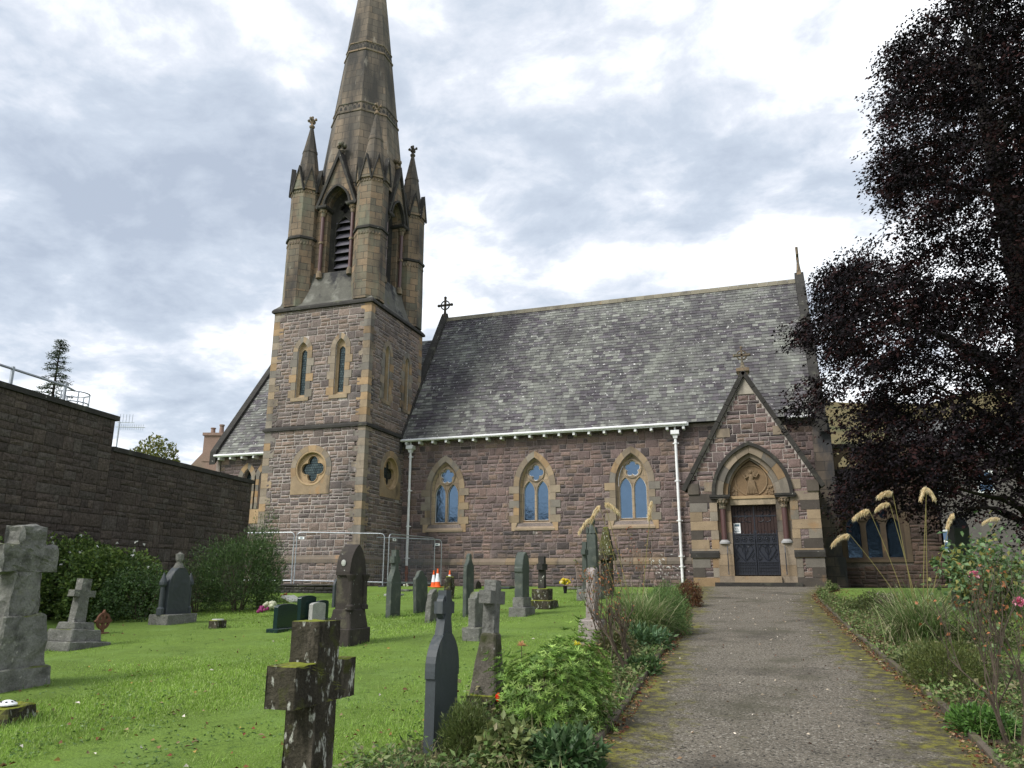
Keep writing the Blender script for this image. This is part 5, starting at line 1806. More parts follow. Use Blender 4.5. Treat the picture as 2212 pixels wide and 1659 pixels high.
roughen(mb.build('capping', 'darkstone', lw), 0.02, amp=0.03, ns=3, size=0.4)

def fence_panel(A, B, label, tagpos, H=2.0, blocks=(True, True)):
    A, B = Vector(A), Vector(B)
    f = thing('fence_panel', A, label, 'fence panel', 'temporary mesh fence panels by the tower')
    L = (B-A).length
    d = (B-A)/L
    def Q(a, z):
        return A+d*a+Vector((0, 0, z))
    mb = MB()
    r = 0.16
    pts = [Q(0.03, 0.0)]+[Q(0.03, H-r)]+[Q(0.03+r-r*math.cos(k*PI/8), H-r+r*math.sin(k*PI/8)) for k in range(1, 4)]+[Q(0.03+r, H), Q(L-0.03-r, H)]
    pts += [Q(L-0.03-r+r*math.sin(k*PI/8), H-r+r*math.cos(k*PI/8)) for k in range(1, 4)]+[Q(L-0.03, H-r), Q(L-0.03, 0.0)]
    mb.tube(pts, 0.021, 8)
    mb.tube([Q(0.03, 0.13), Q(L-0.03, 0.13)], 0.021, 8)
    mb.build('frame', 'steel', f)
    mb = MB()
    n = int(L/0.085)
    for i in range(1, n):
        mb.tube([Q(L*i/n, 0.13), Q(L*i/n, H)], 0.0022, 3, cap=False)
    for i in range(1, 8):
        mb.tube([Q(0.03, 0.13+i*0.235), Q(L-0.03, 0.13+i*0.235)], 0.0025, 3, cap=False)
    mb.build('mesh_panel', 'mesh_wire', f)
    if tagpos is not None:
        mb = MB()
        n_ = Vector((d.y, -d.x, 0))*0.03
        c = Q(tagpos, H-0.22)
        vs = [c+n_+d*a+Vector((0, 0, z)) for a, z in ((-0.12, -0.05), (0.12, -0.05), (0.12, 0.05), (-0.12, 0.05))]
        mb.add(vs, [(0, 1, 2, 3)])
        t = mb.build('plate', 'tagwhite', f)
        mb = MB()
        mb.add([p+n_*0.1+(c+n_-p)*0.55 for p in vs], [(0, 1, 2, 3)])
        mb.build('print', 'ink', t)
    for a, on in ((0.0, blocks[0]), (L, blocks[1])):
        if on:
            mb = MB()
            p = Q(a, 0)
            nn_ = Vector((d.y, -d.x, 0))
            vs = [p+d*(s*0.11)+nn_*(q*0.36)+Vector((0, 0, z-0.12)) for z, e in ((0, 0), (0.13, 0)) for s, q in ((-1, -1), (1, -1), (1, 1), (-1, 1))]
            mb.add(vs, [(0, 3, 2, 1), (4, 5, 6, 7), (0, 1, 5, 4), (1, 2, 6, 5), (2, 3, 7, 6), (3, 0, 4, 7)])
            mb.build('foot_block', 'rubber', f)
fence_panel((-21.6, 26.75, 1.48), (-18.16, 26.95, 1.48), 'fence panel nearest the dark bush by the tower', None)
fence_panel((-18.10, 26.95, 1.48), (-14.60, 27.85, 1.42), 'fence panel across the foot of the tower front', 0.22)
fence_panel((-14.50, 27.95, 1.42), (-14.0, 31.35, 1.42), 'fence panel running back to the nave wall behind the cones', 0.35, blocks=(False, True))
fence_panel((-16.1, 29.7, 1.40), (-13.75, 31.55, 1.36), 'rearmost fence panel in the corner of tower and nave', 2.75)

def cone(u, dep, vt, label):
    P = at_depth(u, 1260, dep)
    P.z = 1.38
    h = height_over(P, u, vt)
    f = thing('traffic_cone', P, label, 'traffic cone', 'orange traffic cones by the fence')
    s = max(h, 0.5)/0.75
    mb = MB()
    mb.rings(0, 0, [(0.0, 0.19), (0.025, 0.19)], 4, R(45))
    mb.rings(0, 0, [(0.02, 0.14), (0.05, 0.125), (0.22, 0.101)], 20)
    mb.rings(0, 0, [(0.20, 0.098), (0.55, 0.050), (0.74, 0.025), (0.75, 0.022)], 20)
    mb.v = [(x*s, y*s, z*s) for x, y, z in mb.v]
    mb.build('cone', 'orange', f, local=True)
    mb = MB()
    mb.rings(0, 0, [(0.22, 0.104), (0.55, 0.055)], 20, cap=False)
    mb.v = [(x*s, y*s, z*s) for x, y, z in mb.v]
    mb.build('sleeve', 'reflective', f, local=True)
cone(945, 29.6, 1228, 'orange and white cone in front of the other two')
cone(936.5, 30.6, 1232, 'orange and white cone just behind and left of the front one')
cone(971, 30.3, 1232, 'orange and white cone half hidden by the rotten stump')
# ------------------------------------------------------------------ gravestones
def place(u0, u1, vb, vt, t, dep=None):
    u = (u0+u1)/2
    P = G(u, vb) if dep is None else at_depth(u, vb, dep)
    if dep is not None:
        P.z = gz(P.x, P.y)
    h = height_over(P, u, vt)
    c = Vector((-P.x, -P.y, 0)).normalized()
    w = ((u1-u0)/1717*depth(P)-t*abs(c.y))/max(0.25, abs(c.x))
    return P, h, w
SEED = [0]
def slab(root, name, prof, t, m, x=0.0, y=0.0, bev=0.012, amp=0.006, size=0.14, ns=5, **k):
    """upright slab: prof in (y, z), thickness t along local x"""
    SEED[0] += 1
    mb = MB()
    mb.plate(lambda a, z, p=0.0: (x+p, y+a, z), [prof], -t/2, t/2, back=True)
    o = mb.build(name, m, root, local=True, **k)
    return roughen(o, bev, amp=amp, ns=ns, seed=SEED[0], size=size)
def block(root, name, wx, wy, z0, z1, m, top=None, x=0.0, y=0.0, bev=0.015, amp=0.01, size=0.14, ns=5, **k):
    SEED[0] += 1
    tx, ty = top or (wx, wy)
    mb = MB()
    mb.add([(x-wx/2, y-wy/2, z0), (x+wx/2, y-wy/2, z0), (x+wx/2, y+wy/2, z0), (x-wx/2, y+wy/2, z0), (x-tx/2, y-ty/2, z1), (x+tx/2, y-ty/2, z1), (x+tx/2, y+ty/2, z1), (x-tx/2, y+ty/2, z1)],
           [(0, 3, 2, 1), (4, 5, 6, 7), (0, 1, 5, 4), (1, 2, 6, 5), (2, 3, 7, 6), (3, 0, 4, 7)])
    o = mb.build(name, m, root, local=True, **k)
    return roughen(o, bev, amp=amp, ns=ns, seed=SEED[0], size=size)
def crossprof(w, h, arm, az, ah, z0=0.0, wb=None):
    wb = wb or w
    return [(-wb/2, z0), (wb/2, z0), (w/2, az), (arm/2, az), (arm/2, az+ah), (w/2, az+ah), (w/2, h), (-w/2, h), (-w/2, az+ah), (-arm/2, az+ah), (-arm/2, az), (-w/2, az)]
def grave(name, P, label, cat, rz=0.0, lean=(0, 0)):
    o = thing(name, P, label, cat, None, rz)
    o.rotation_euler = (lean[0], lean[1], rz)
    return o
# 1 big mossy cross in the foreground
P = at_depth(668, 1600, 4.9)
P.z = gz(P.x, P.y)
h = height_over(P, 668, 1341)
g = grave('stone_cross', P, 'black mossy square cut cross with white lichen in the foreground', 'gravestone')
zt_ = height_over(P, 668, 1428)
zb_ = height_over(P, 668, 1515)
slab(g, 'cross', crossprof(0.235, h, 0.66, zb_, zt_-zb_, -0.15), 0.19, 'mossstone', bev=0.012, amp=0.010, size=0.05, ns=9)
block(g, 'base', 0.42, 0.5, -0.1, 0.12, 'mossstone')
# 2 dark slate headstone crowned by a wheel cross
P, h, w = place(915, 986, 1615, 1275, 0.085)
g = grave('headstone', P, 'dark slate headstone with pointed shoulders and a small cross on top', 'gravestone', lean=(R(-1.2), 0))
hs = height_over(P, 950, 1362)
bw = w/2
prof = [(-bw*0.93, -0.1), (bw*0.93, -0.1), (bw*0.93, hs*0.60), (bw, hs*0.60), (bw, hs*0.66)]+arch(bw, hs*0.33, hs*0.67, 8)[1:-1]+[(-bw, hs*0.66), (-bw, hs*0.60), (-bw*0.93, hs*0.60)]
slab(g, 'slab', prof, 0.085, 'slatestone', bev=0.01, amp=0.003, size=0.12)
ht = h-hs
prof = crossprof(0.11, h, 0.25, hs+ht*0.42, ht*0.30, hs-0.04, 0.20)
slab(g, 'cross', prof, 0.075, 'slatestone', bev=0.006, amp=0.002, size=0.05)
rc = [circle(0, hs+ht*0.57, 0.115, 20), circle(0, hs+ht*0.57, 0.08, 20)]
MB().plate(lambda a, z, p=0.0: (p, a, z), rc, -0.028, 0.028, back=True).build('ring', 'slatestone', g, local=True)
# 3 tall tapering pedestal cross half hidden by the azalea
P, h, w = place(1020, 1083, 1548, 1253, 0.3)
g = grave('stone_cross', P, 'lichened cross on a tall tapering pedestal behind the green azalea', 'gravestone', lean=(R(-2.5), R(1.5)))
z1, z2 = height_over(P, 1045, 1497), height_over(P, 1055, 1367)
block(g, 'base', 0.36, 0.46, -0.1, z1, 'mossstone', (0.30, 0.36), amp=0.03)
block(g, 'pedestal', 0.27, 0.34, z1-0.02, z2, 'pedstone', (0.15, 0.17), amp=0.012)
az, at_ = height_over(P, 1068, 1304), height_over(P, 1068, 1276)
slab(g, 'cross', crossprof(0.15, h, 0.42, az, at_-az, z2-0.05, 0.17), 0.12, 'greystone', x=-0.02, y=0.05, bev=0.012, amp=0.01, size=0.06)
# 4 dark red brown gothic headstone with little columns
P, h, w = place(713, 788, 1391, 1176, 0.35)
g = grave('headstone', P, 'tall red brown gothic headstone with corner columns and a white lichen spot', 'gravestone')
w = max(0.7, min(w, 0.85))
zb1, zb2 = height_over(P, 765, 1356), height_over(P, 760, 1315)
block(g, 'base', 0.45, w, -0.1, zb1, 'redstone', amp=0.006)
block(g, 'plinth', 0.42, w*0.84, zb1-0.01, zb2, 'redstone', (0.32, w*0.74), amp=0.005)
hz = height_over(P, 760, 1243)
wb = w*0.37
prof = [(-wb*0.9, zb2-0.02), (wb*0.9, zb2-0.02), (wb*0.9, hz), (wb*1.05, hz), (wb*1.05, hz+0.06)]+arch(wb*1.0, h-hz-0.08, hz+0.08, 8)[1:-1]+[(-wb*1.05, hz+0.06), (-wb*1.05, hz), (-wb*0.9, hz)]
slab(g, 'slab', prof, 0.26, 'redstone', bev=0.012, amp=0.005)
for s in (-1, 1):
    mb = MB()
    mb.rings(0.14, s*wb*0.88, [(zb2-0.01, 0.075), (zb2+0.05, 0.075), (zb2+0.08, 0.05), (hz-0.1, 0.045), (hz-0.06, 0.06), (hz, 0.085), (hz+0.02, 0.085)], 14)
    mb.build('column', 'redstone', g, local=True)
mb = MB()
mb.blob((0.0, -wb*1.0-0.005, hz+0.20), (0.045, 0.012, 0.055), n=5)
mb.build('lichen_spot', 'flowerstone', g, local=True)
# 5 rough grey headstone on a plinth
P, h, w = place(1003, 1051, 1382, 1278, 0.25)
g = grave('headstone', P, 'grey lichened headstone with clipped shoulders on a mossy plinth', 'gravestone')
w = max(0.45, min(w, 0.8))
zb1 = height_over(P, 1027, 1354)
block(g, 'plinth', 0.32, w*1.05, -0.08, zb1, 'greystone', amp=0.015)
hw = w*0.44
slab(g, 'slab', [(-hw, zb1-0.02), (hw, zb1-0.02), (hw*0.98, h*0.86), (hw*0.7, h*0.87), (hw*0.45, h*0.97), (0, h), (-hw*0.45, h*0.97), (-hw*0.7, h*0.87), (-hw*0.98, h*0.86)], 0.13, 'greystone', bev=0.01, amp=0.012, size=0.08)
# simple upright stones: (u0, u1, vb, vt, t, shape, material, label, lean)
SIMPLE = [
 (920, 943, 1340, 1272, 0.12, 'peak', 'greystone', 'small rough grey headstone with a pointed top right of the slate pair', (R(-3), R(2))),
 (833, 864, 1331, 1188, 0.12, 'cross', 'greenslate', 'slate headstone with a stub cross on its shoulders left of the cones', (0, 0)),
 (893, 925, 1322, 1232, 0.09, 'ogee', 'greenslate', 'slate headstone with an ogee top leaning slightly before the cones', (R(3), R(-2))),
 (999, 1023, 1329, 1195, 0.09, 'neck', 'greenslate', 'tall slate headstone with a rounded neck left of the nave windows', (0, 0)),
 (722, 733, 1313, 1250, 0.07, 'round', 'slatestone', 'slate headstone mostly hidden behind the red brown gothic one', (0, 0)),
 (1022, 1040, 1272, 1255, 0.10, 'round', 'redstone', 'small brown round topped stone near the nave wall', (0, 0)),
 (2120, 2142, 1240, 1137, 0.14, 'round', 'slatestone', 'dark upright headstone on the right beyond the rose leaves', (0, 0)),
 (2158, 2176, 1262, 1175, 0.14, 'peak', 'slatestone', 'dark peaked headstone beside the beech trunk', (0, 0)),
]
for (u0, u1, vb, vt, t, shp, m, lbl, lean) in SIMPLE:
    P, h, w = place(u0, u1, vb, vt, t)
    w = max(0.42, min(w, 0.85))
    hw = w/2
    g = grave('headstone', P, lbl, 'gravestone', lean=lean)
    if shp == 'peak':
        prof = [(-hw, -0.1), (hw, -0.1), (hw*0.96, h*0.80), (hw*0.5, h*0.93), (0.02, h), (-hw*0.45, h*0.94), (-hw*0.95, h*0.82)]
    elif shp == 'ogee':
        prof = [(-hw, -0.1), (hw, -0.1), (hw, h*0.80), (hw*0.86, h*0.84), (hw*0.62, h*0.86), (hw*0.42, h*0.92), (hw*0.30, h*0.98), (0, h), (-hw*0.30, h*0.98), (-hw*0.42, h*0.92), (-hw*0.62, h*0.86), (-hw*0.86, h*0.84), (-hw, h*0.80)]
    elif shp == 'neck':
        prof = [(-hw, -0.1), (hw, -0.1), (hw, h*0.72), (hw*0.92, h*0.80), (hw*0.58, h*0.84), (hw*0.34, h*0.90), (hw*0.30, h*0.97), (0, h), (-hw*0.30, h*0.97), (-hw*0.34, h*0.90), (-hw*0.58, h*0.84), (-hw*0.92, h*0.80), (-hw, h*0.72)]
    elif shp == 'round':
        prof = [(-hw, -0.1), (hw, -0.1)]+arch(hw, hw*0.9, h-hw*0.9, 7)
    else:
        k = h*0.70
        prof = [(-hw, -0.1), (hw, -0.1), (hw, h*0.52), (hw*0.9, h*0.56), (hw*0.36, k), (hw*0.30, h*0.80), (hw*0.62, h*0.80), (hw*0.62, h*0.90), (hw*0.30, h*0.90), (hw*0.30, h), (-hw*0.30, h), (-hw*0.30, h*0.90), (-hw*0.62, h*0.90), (-hw*0.62, h*0.80), (-hw*0.30, h*0.80), (-hw*0.36, k), (-hw*0.9, h*0.56), (-hw, h*0.52)]
    slab(g, 'slab', prof, t, m, bev=0.01, amp=0.006 if 'slate' in m else 0.014, size=0.12)
    if shp in ('neck', 'cross'):
        slab(g, 'face_panel', [(-hw*0.86, 0.05), (hw*0.86, 0.05), (hw*0.86, h*0.5), (-hw*0.86, h*0.5)], 0.02, m, x=t/2, amp=0.002)
# 10 arched stone with side pilasters on a base
P, h, w = place(1104, 1151, 1329, 1192, 0.28)
g = grave('headstone', P, 'tall grey green round headed stone on a stepped base before the middle nave window', 'gravestone')
w = max(0.6, min(w, 0.95))
zb1, zb2 = height_over(P, 1128, 1311), height_over(P, 1128, 1290)
block(g, 'base', 0.40, w, -0.08, zb1, 'greystone', amp=0.008)
block(g, 'plinth', 0.26, w*0.78, zb1-0.01, zb2, 'greystone', amp=0.006)
hw = w*0.36
hz = height_over(P, 1128, 1228)
slab(g, 'slab', [(-hw*0.9, zb2-0.02), (hw*0.9, zb2-0.02), (hw*0.9, hz-0.1), (hw, hz-0.08), (hw, hz)]+arch(hw*0.93, hw*1.25, h-hw*1.25, 8)+[(-hw, hz), (-hw, hz-0.08), (-hw*0.9, hz-0.1)], 0.20, 'greenslate', bev=0.012, amp=0.006)
# 11 cross on two pedestal blocks
P, h, w = place(1148, 1195, 1314, 1202, 0.5)
g = grave('stone_cross', P, 'brown stone cross on two stacked mossy blocks near the nave wall', 'gravestone')
z1, z2 = height_over(P, 1171, 1296), height_over(P, 1171, 1271)
block(g, 'base', 0.62, 0.75, -0.08, z1, 'mossstone', amp=0.03)
block(g, 'plinth', 0.42, 0.45, z1-0.02, z2, 'mossstone', amp=0.012)
az, at_ = height_over(P, 1171, 1231), height_over(P, 1171, 1218)
slab(g, 'cross', crossprof(0.17, h, 0.46, az, at_-az, z2-0.03, 0.22), 0.15, 'darkstone', amp=0.008, size=0.08)
# 12 rotten stump like stone
P, h, w = place(958, 982, 1293, 1246, 0.25)
g = grave('broken_stone', P, 'broken mossy stump of stone in front of the half hidden cone', 'gravestone', lean=(0, R(2)))
block(g, 'slab', 0.24, max(0.35, min(w, 0.6)), -0.08, h, 'mossstone', (0.16, 0.30), amp=0.05, ns=6, size=0.09)
# 14 big rough grey cross, left
P, h, w = place(-56, 74, 1468, 1138, 0.42, dep=9.6)
g = grave('stone_cross', P, 'huge rough hewn grey cross on a boulder plinth at the left edge', 'gravestone')
za, zb2 = height_over(P, 55, 1441), height_over(P, 55, 1330)
SCALE = depth(P)/1717
wpl = 0.80
block(g, 'step', 0.62, 0.80, -0.15, za, 'greystone', (0.58, 0.76), amp=0.02, size=0.12)
block(g, 'plinth', 0.48, 0.68, za-0.02, zb2, 'greystone', (0.38, 0.54), amp=0.045, size=0.10, ns=4)
az, at_ = height_over(P, 30, 1235), height_over(P, 30, 1178)
p_ = crossprof(0.33, h, 0.76, az, at_-az, zb2-0.04, 0.44)
slab(g, 'cross', p_, 0.27, 'greystone', bev=0.03, amp=0.05, size=0.08, ns=5)
# 15 small grey cross on three steps
P, h, w = place(110, 200, 1398, 1250, 0.7)
g = grave('stone_cross', P, 'small leaning grey cross on three stone steps before the ivy hedge', 'gravestone', lean=(R(-4), 0))
z1, z2, z3 = height_over(P, 170, 1385), height_over(P, 170, 1359), height_over(P, 180, 1344)
block(g, 'step', 0.80, 0.86, -0.1, z1, 'greystone', amp=0.012)
block(g, 'step', 0.58, 0.62, z1-0.01, z2, 'greystone', (0.54, 0.58), amp=0.012)
block(g, 'step', 0.40, 0.44, z2-0.01, z3, 'greystone', (0.36, 0.40), amp=0.01)
az, at_ = height_over(P, 187, 1289), height_over(P, 187, 1275)
slab(g, 'cross', crossprof(0.19, h, 0.44, az, at_-az, z3-0.03, 0.24), 0.14, 'greystone', amp=0.012, size=0.07)
# 16 rusty iron ring cross
P, h, w = place(203, 235, 1372, 1318, 0.06)
g = grave('grave_marker', P, 'small rusty iron ring cross marker in the grass beside the stepped cross', 'grave marker')
s = h/0.55
mb = MB()
pr1 = lambda a, z, p=0.0: (p, a, z)
mb.plate(pr1, [circle(0, 0.31*s, 0.19*s, 24), circle(0, 0.31*s, 0.135*s, 24)], -0.02, 0.02, back=True)
mb.plate(pr1, [[(-0.035*s, -0.05), (0.035*s, -0.05), (0.03*s, 0.50*s), (0, 0.56*s), (-0.03*s, 0.50*s)]], -0.025, 0.025, back=True)
mb.plate(pr1, [[(-0.25*s, 0.31*s), (-0.19*s, 0.27*s), (0.19*s, 0.27*s), (0.25*s, 0.31*s), (0.19*s, 0.35*s), (-0.19*s, 0.35*s)]], -0.022, 0.022, back=True)
mb.build('ring_cross', 'rustiron', g, local=True)
block(g, 'foot', 0.12, 0.34*s, -0.05, 0.05, 'rustiron', amp=0.004)
# 17 dark slate gothic monument with pinnacle
P, h, w = place(335, 411, 1348, 1195, 0.35)
g = grave('grave_monument', P, 'black slate monument with a stone urn cross at its tip by the tall wall', 'gravestone')
w = max(0.9, min(w, 1.35))
z1, z2 = height_over(P, 372, 1326), height_over(P, 372, 1322)
block(g, 'base', 0.5, w, -0.1, z1, 'greystone', amp=0.01)
hw = w*0.36
hsp = height_over(P, 372, 1268)
htp = height_over(P, 385, 1222)
slab(g, 'slab', [(-hw, z1-0.02), (hw, z1-0.02), (hw, hsp)]+arch(hw, htp-hsp, hsp, 8)[1:-1]+[(-hw, hsp)], 0.18, 'slatestone', bev=0.01, amp=0.008)
for s_ in (-1, 1):
    mb = MB()
    mb.rings(0, s_*hw*1.25, [(z1-0.01, 0.08), (z1+0.12, 0.08), (z1+0.15, 0.05), (hsp, 0.045), (hsp+0.05, 0.08), (hsp+0.10, 0.08), (hsp+0.3, 0.01)], 10)
    mb.build('side_column', 'slatestone', g, local=True)
mb = MB()
mb.rings(0, 0.0, [(htp-0.05, 0.12), (htp+0.06, 0.07), (h-0.20, 0.05), (h-0.14, 0.08), (h-0.02, 0.09), (h, 0.03)], 10)
mb.box(-0.03, 0.03, -0.02, 0.02, h-0.1, h+0.03)
mb.build('finial', 'greystone', g, local=True)
# 18 small stone block with posy; 19 stump with white holder
P = G(469, 1358)
g = grave('flower_holder', P, 'little square stone vase with a tiny sprig in the lawn', 'flower vase')
block(g, 'block', 0.22, 0.30, -0.05, 0.17, 'mossstone', amp=0.01)
mb = MB()
mb.rings(0, 0, [(0.165, 0.12), (0.185, 0.11)], 12)
mb.build('lid', 'flowerstone', g, local=True)
P = G(22, 1556)
g = grave('broken_stone', P, 'mossy stump of a kerb stone at the left edge carrying a white holder', 'gravestone', rz=0.2)
block(g, 'block', 0.26, 0.46, -0.06, 0.14, 'mossstone', (0.22, 0.38), amp=0.03, size=0.07)
P2 = P+Vector((-0.02, -0.04, 0.142))
g = grave('flower_holder', P2, 'white perforated flower holder lid on the mossy stump', 'flower vase')
MB().rings(0, 0, [(0, 0.085), (0.012, 0.085), (0.035, 0.05), (0.045, 0.02)], 20).build('lid', 'tagwhite', g, local=True)
mb = MB()
for k in range(7):
    a = k*2*PI/7
    mb.rings(0.055*math.cos(a), 0.055*math.sin(a), [(0.018, 0.010), (0.036, 0.009)], 8)
mb.build('holes', 'void', g, local=True)
# 20 little modern headstones
for (u0, u1, vb, vt, t, m, lbl, sh) in [
    (590, 639, 1363, 1304, 0.09, 'blackgranite', 'short polished black headstone on a base, leftmost of the little cluster', 1),
    (640, 680, 1345, 1286, 0.10, 'blackgranite', 'taller polished black headstone with a curved top in the little cluster', 1),
    (666, 701, 1350, 1301, 0.09, 'palegranite', 'small pale grey headstone in the little cluster before the gothic stone', 0),
    (682, 706, 1342, 1296, 0.08, 'blackgranite', 'polished black headstone just behind the pale grey one', 1)]:
    P, h, w = place(u0, u1, vb, vt, t)
    w = max(0.4, min(w, 0.66))
    g = grave('headstone', P, lbl, 'gravestone')
    hw = w/2
    pts = [(-hw, 0.03), (hw, 0.03), (hw, h*0.90)]+[(hw*math.cos(k*PI/8)*1.0, h*0.90+h*0.10*math.sin(k*PI/8)) for k in range(1, 8)]+[(-hw, h*0.90)]
    slab(g, 'slab', pts, t, m, bev=0.008, amp=0.0005, size=0.3)
    block(g, 'base', 0.26, w*1.25, -0.06, 0.06, m, bev=0.008, amp=0.001, size=0.3)
# 21 sloping memorial book, flat slabs
for (u, v, wx, wy, lbl, tilt, m) in [(631, 1297, 0.42, 0.62, 'pale sloping tablet lying below the low tower wall', R(-24), 'flowerstone'),
                                     (843+8, 1287, 0.5, 0.45, 'small pale slab lying flat in the grass by the slate cross stone', 0.0, 'flowerstone'),
                                     (950-72, 1277, 0.4, 0.5, 'low rough kerb of stones with white flowers near the fence', 0.0, 'greystone'),
                                     (1095, 1271, 0.5, 0.9, 'grey ledger slab flat in the grass near the nave wall', 0.0, 'slatestone'),
                                     (1245, 1272, 0.5, 1.0, 'long pale kerb slab beside the yellow flowers', 0.0, 'greystone')]:
    P = G(u, v)
    P.z = gz(P.x, P.y)
    g = grave('memorial_tablet', P, lbl, 'memorial tablet')
    o = block(g, 'tablet', wx, wy, 0.0, 0.07, m, amp=0.006, bev=0.008)
    o.rotation_euler = (0, -tilt, 0)
    o.location = (0, 0, 0.06 if tilt else -0.01)
# 24 cluster behind the pampas on the left of the path
P, h, w = place(1270, 1294, 1296, 1118, 0.2, dep=23)
g = grave('grave_monument', P, 'tall grey obelisk like monument with carved crown left of the pampas plumes', 'gravestone')
block(g, 'base', 0.6, 0.6, -0.1, 0.35, 'greystone', (0.55, 0.55))
block(g, 'shaft', 0.34, 0.34, 0.33, h*0.80, 'greenslate', (0.26, 0.26), amp=0.01)
mb = MB()
for dx, dy in ((-.11, -.11), (.11, -.11), (.11, .11), (-.11, .11)):
    mb.rings(dx, dy, [(h*0.80, 0.045), (h*0.88, 0.02)], 6)
mb.rings(0, 0, [(h*0.80, 0.14), (h*0.86, 0.10), (h*0.90, 0.06), (h*0.93, 0.09), (h*0.96, 0.10), (h, 0.05)], 8)
mb.build('crown', 'greenslate', g, local=True)
P, h, w = place(1296, 1330, 1296, 1139, 0.35, dep=24.0)
g = grave('grave_monument', P, 'mossy dark gabled monument with rusty streaks beside the carved obelisk', 'gravestone')
w = max(0.7, min(1.0, w))
block(g, 'shaft', 0.34, w*0.7, -0.1, h*0.52, 'mossstone', (0.30, w*0.6), amp=0.012)
block(g, 'hood', 0.52, w*0.9, h*0.51, h*0.60, 'mossstone', (0.50, w*0.86), amp=0.01)
block(g, 'gable', 0.42, w*0.8, h*0.59, h, 'mossstone', (0.16, w*0.12), amp=0.012)
P, h, w = place(1258, 1272, 1300, 1171, 0.2, dep=22.4)
g = grave('stone_cross', P, 'slim green grey cross at the left of the carved obelisk', 'gravestone')
block(g, 'base', 0.45, 0.45, -0.1, 0.3, 'greystone', (0.4, 0.4))
slab(g, 'cross', crossprof(0.13, h, 0.42, h*0.78, 0.14, 0.28, 0.18), 0.12, 'greenslate', amp=0.006)
P, h, w = place(1266, 1294, 1372, 1226, 0.16, dep=13.0)
g = grave('headstone', P, 'narrow speckled granite shaft on a block by the planted bed', 'gravestone', lean=(R(1), R(1)))
block(g, 'base', 0.42, 0.44, -0.1, height_over(P, 1280, 1338), 'specklegranite', (0.38, 0.40), amp=0.02)
slab(g, 'shaft', [(-0.17, 0.2), (0.17, 0.2), (0.13, h*0.96), (0.06, h), (-0.06, h), (-0.13, h*0.96)], 0.15, 'specklegranite', amp=0.012, size=0.07)
# dark stones on the right, beyond the roses
P, h, w = place(2043, 2102, 1262, 1112, 0.2, dep=18)
g = grave('headstone', P, 'black pointed headstone leaning to the right behind the rose bush', 'gravestone', lean=(R(20), 0))
slab(g, 'slab', [(-0.33, -0.1), (0.33, -0.1), (0.33, h*0.86), (0.05, h*1.0), (-0.33, h*0.94)], 0.3, 'slatestone', amp=0.008)
# flowers in a vase near the nave wall, posies
def posy(u, vb, label, cols, r=0.13, n=16, vase=True, h=0.30):
    P = G(u, vb)
    P.z = gz(P.x, P.y)
    g = grave('flower_posy', P, label, 'flowers')
    if vase:
        MB().rings(0, 0, [(0, 0.05), (h*0.6, 0.07), (h*0.62, 0.05)], 10).build('vase', 'void', g, local=True)
    rnd = random.Random(int(u))
    mb = MB()
    for i in range(n):
        a, e = rnd.uniform(0, 2*PI), rnd.uniform(0.1, 1.3)
        c = (r*math.cos(a)*math.cos(e), r*math.sin(a)*math.cos(e), h*0.75+r*math.sin(e)*0.9)
        mb.blob(c, r*rnd.uniform(0.22, 0.36), rnd.choice(cols), seed=i, amp=0.5, n=4)
    mb.build('blooms', 'petal', g, local=True)
posy(1221, 1282, 'yellow and white flowers in a black vase near the nave wall', [(0.7, 0.6, 0.05), (0.75, 0.72, 0.6), (0.65, 0.5, 0.04)], 0.16, 22, True, 0.38)
posy(582, 1330, 'white posy lying on the lawn left of the black headstones', [(0.7, 0.68, 0.55), (0.6, 0.62, 0.45)], 0.16, 22, False, 0.2)
posy(568, 1331, 'magenta posy touching the white one on the lawn', [(0.35, 0.06, 0.20), (0.28, 0.05, 0.16)], 0.13, 14, False, 0.12)
posy(615, 1284, 'orange dried flowers above the sloping tablet', [(0.4, 0.15, 0.05), (0.35, 0.2, 0.12)], 0.12, 14, False, 0.2)
posy(877, 1274, 'white flower heads on the kerb near the fence', [(0.7, 0.7, 0.62)], 0.10, 8, False, 0.15)
posy(909, 1281, 'tiny cream flower by the leaning slate stone', [(0.7, 0.6, 0.35)], 0.06, 5, False, 0.2)
# ------------------------------------------------------------------ vegetation helpers
RNG = np.random.default_rng(7)
def np_mesh(name, V, F, tint, m, parent=None, smooth=False, **props):
    """V (n,3), F (k, 3 or 4) indices, tint (k,3) per face"""
    me = bpy.data.meshes.new(name)
    nv, nf, q = len(V), len(F), F.shape[1]
    me.vertices.add(nv)
    me.vertices.foreach_set('co', V.astype(np.float32).ravel())
    me.loops.add(nf*q)
    me.loops.foreach_set('vertex_index', F.astype(np.int32).ravel())
    me.polygons.add(nf)
    me.polygons.foreach_set('loop_start', np.arange(0, nf*q, q, dtype=np.int32))
    me.polygons.foreach_set('loop_total', np.full(nf, q, np.int32))
    me.update(calc_edges=True)
    at = me.color_attributes.new('tint', 'FLOAT_COLOR', 'CORNER')
    c = np.ones((nf*q, 4), np.float32)
    c[:, :3] = np.repeat(tint, q, axis=0)
    at.data.foreach_set('color', c.ravel())
    me.materials.append(M[m])
    o = bpy.data.objects.new(name, me)
    COL.objects.link(o)
    if parent is not None:
        o.parent = parent
    for k, v in props.items():
        o[k] = v
    return o
def unit(a):
    return a/np.maximum(np.linalg.norm(a, axis=-1, keepdims=True), 1e-9)
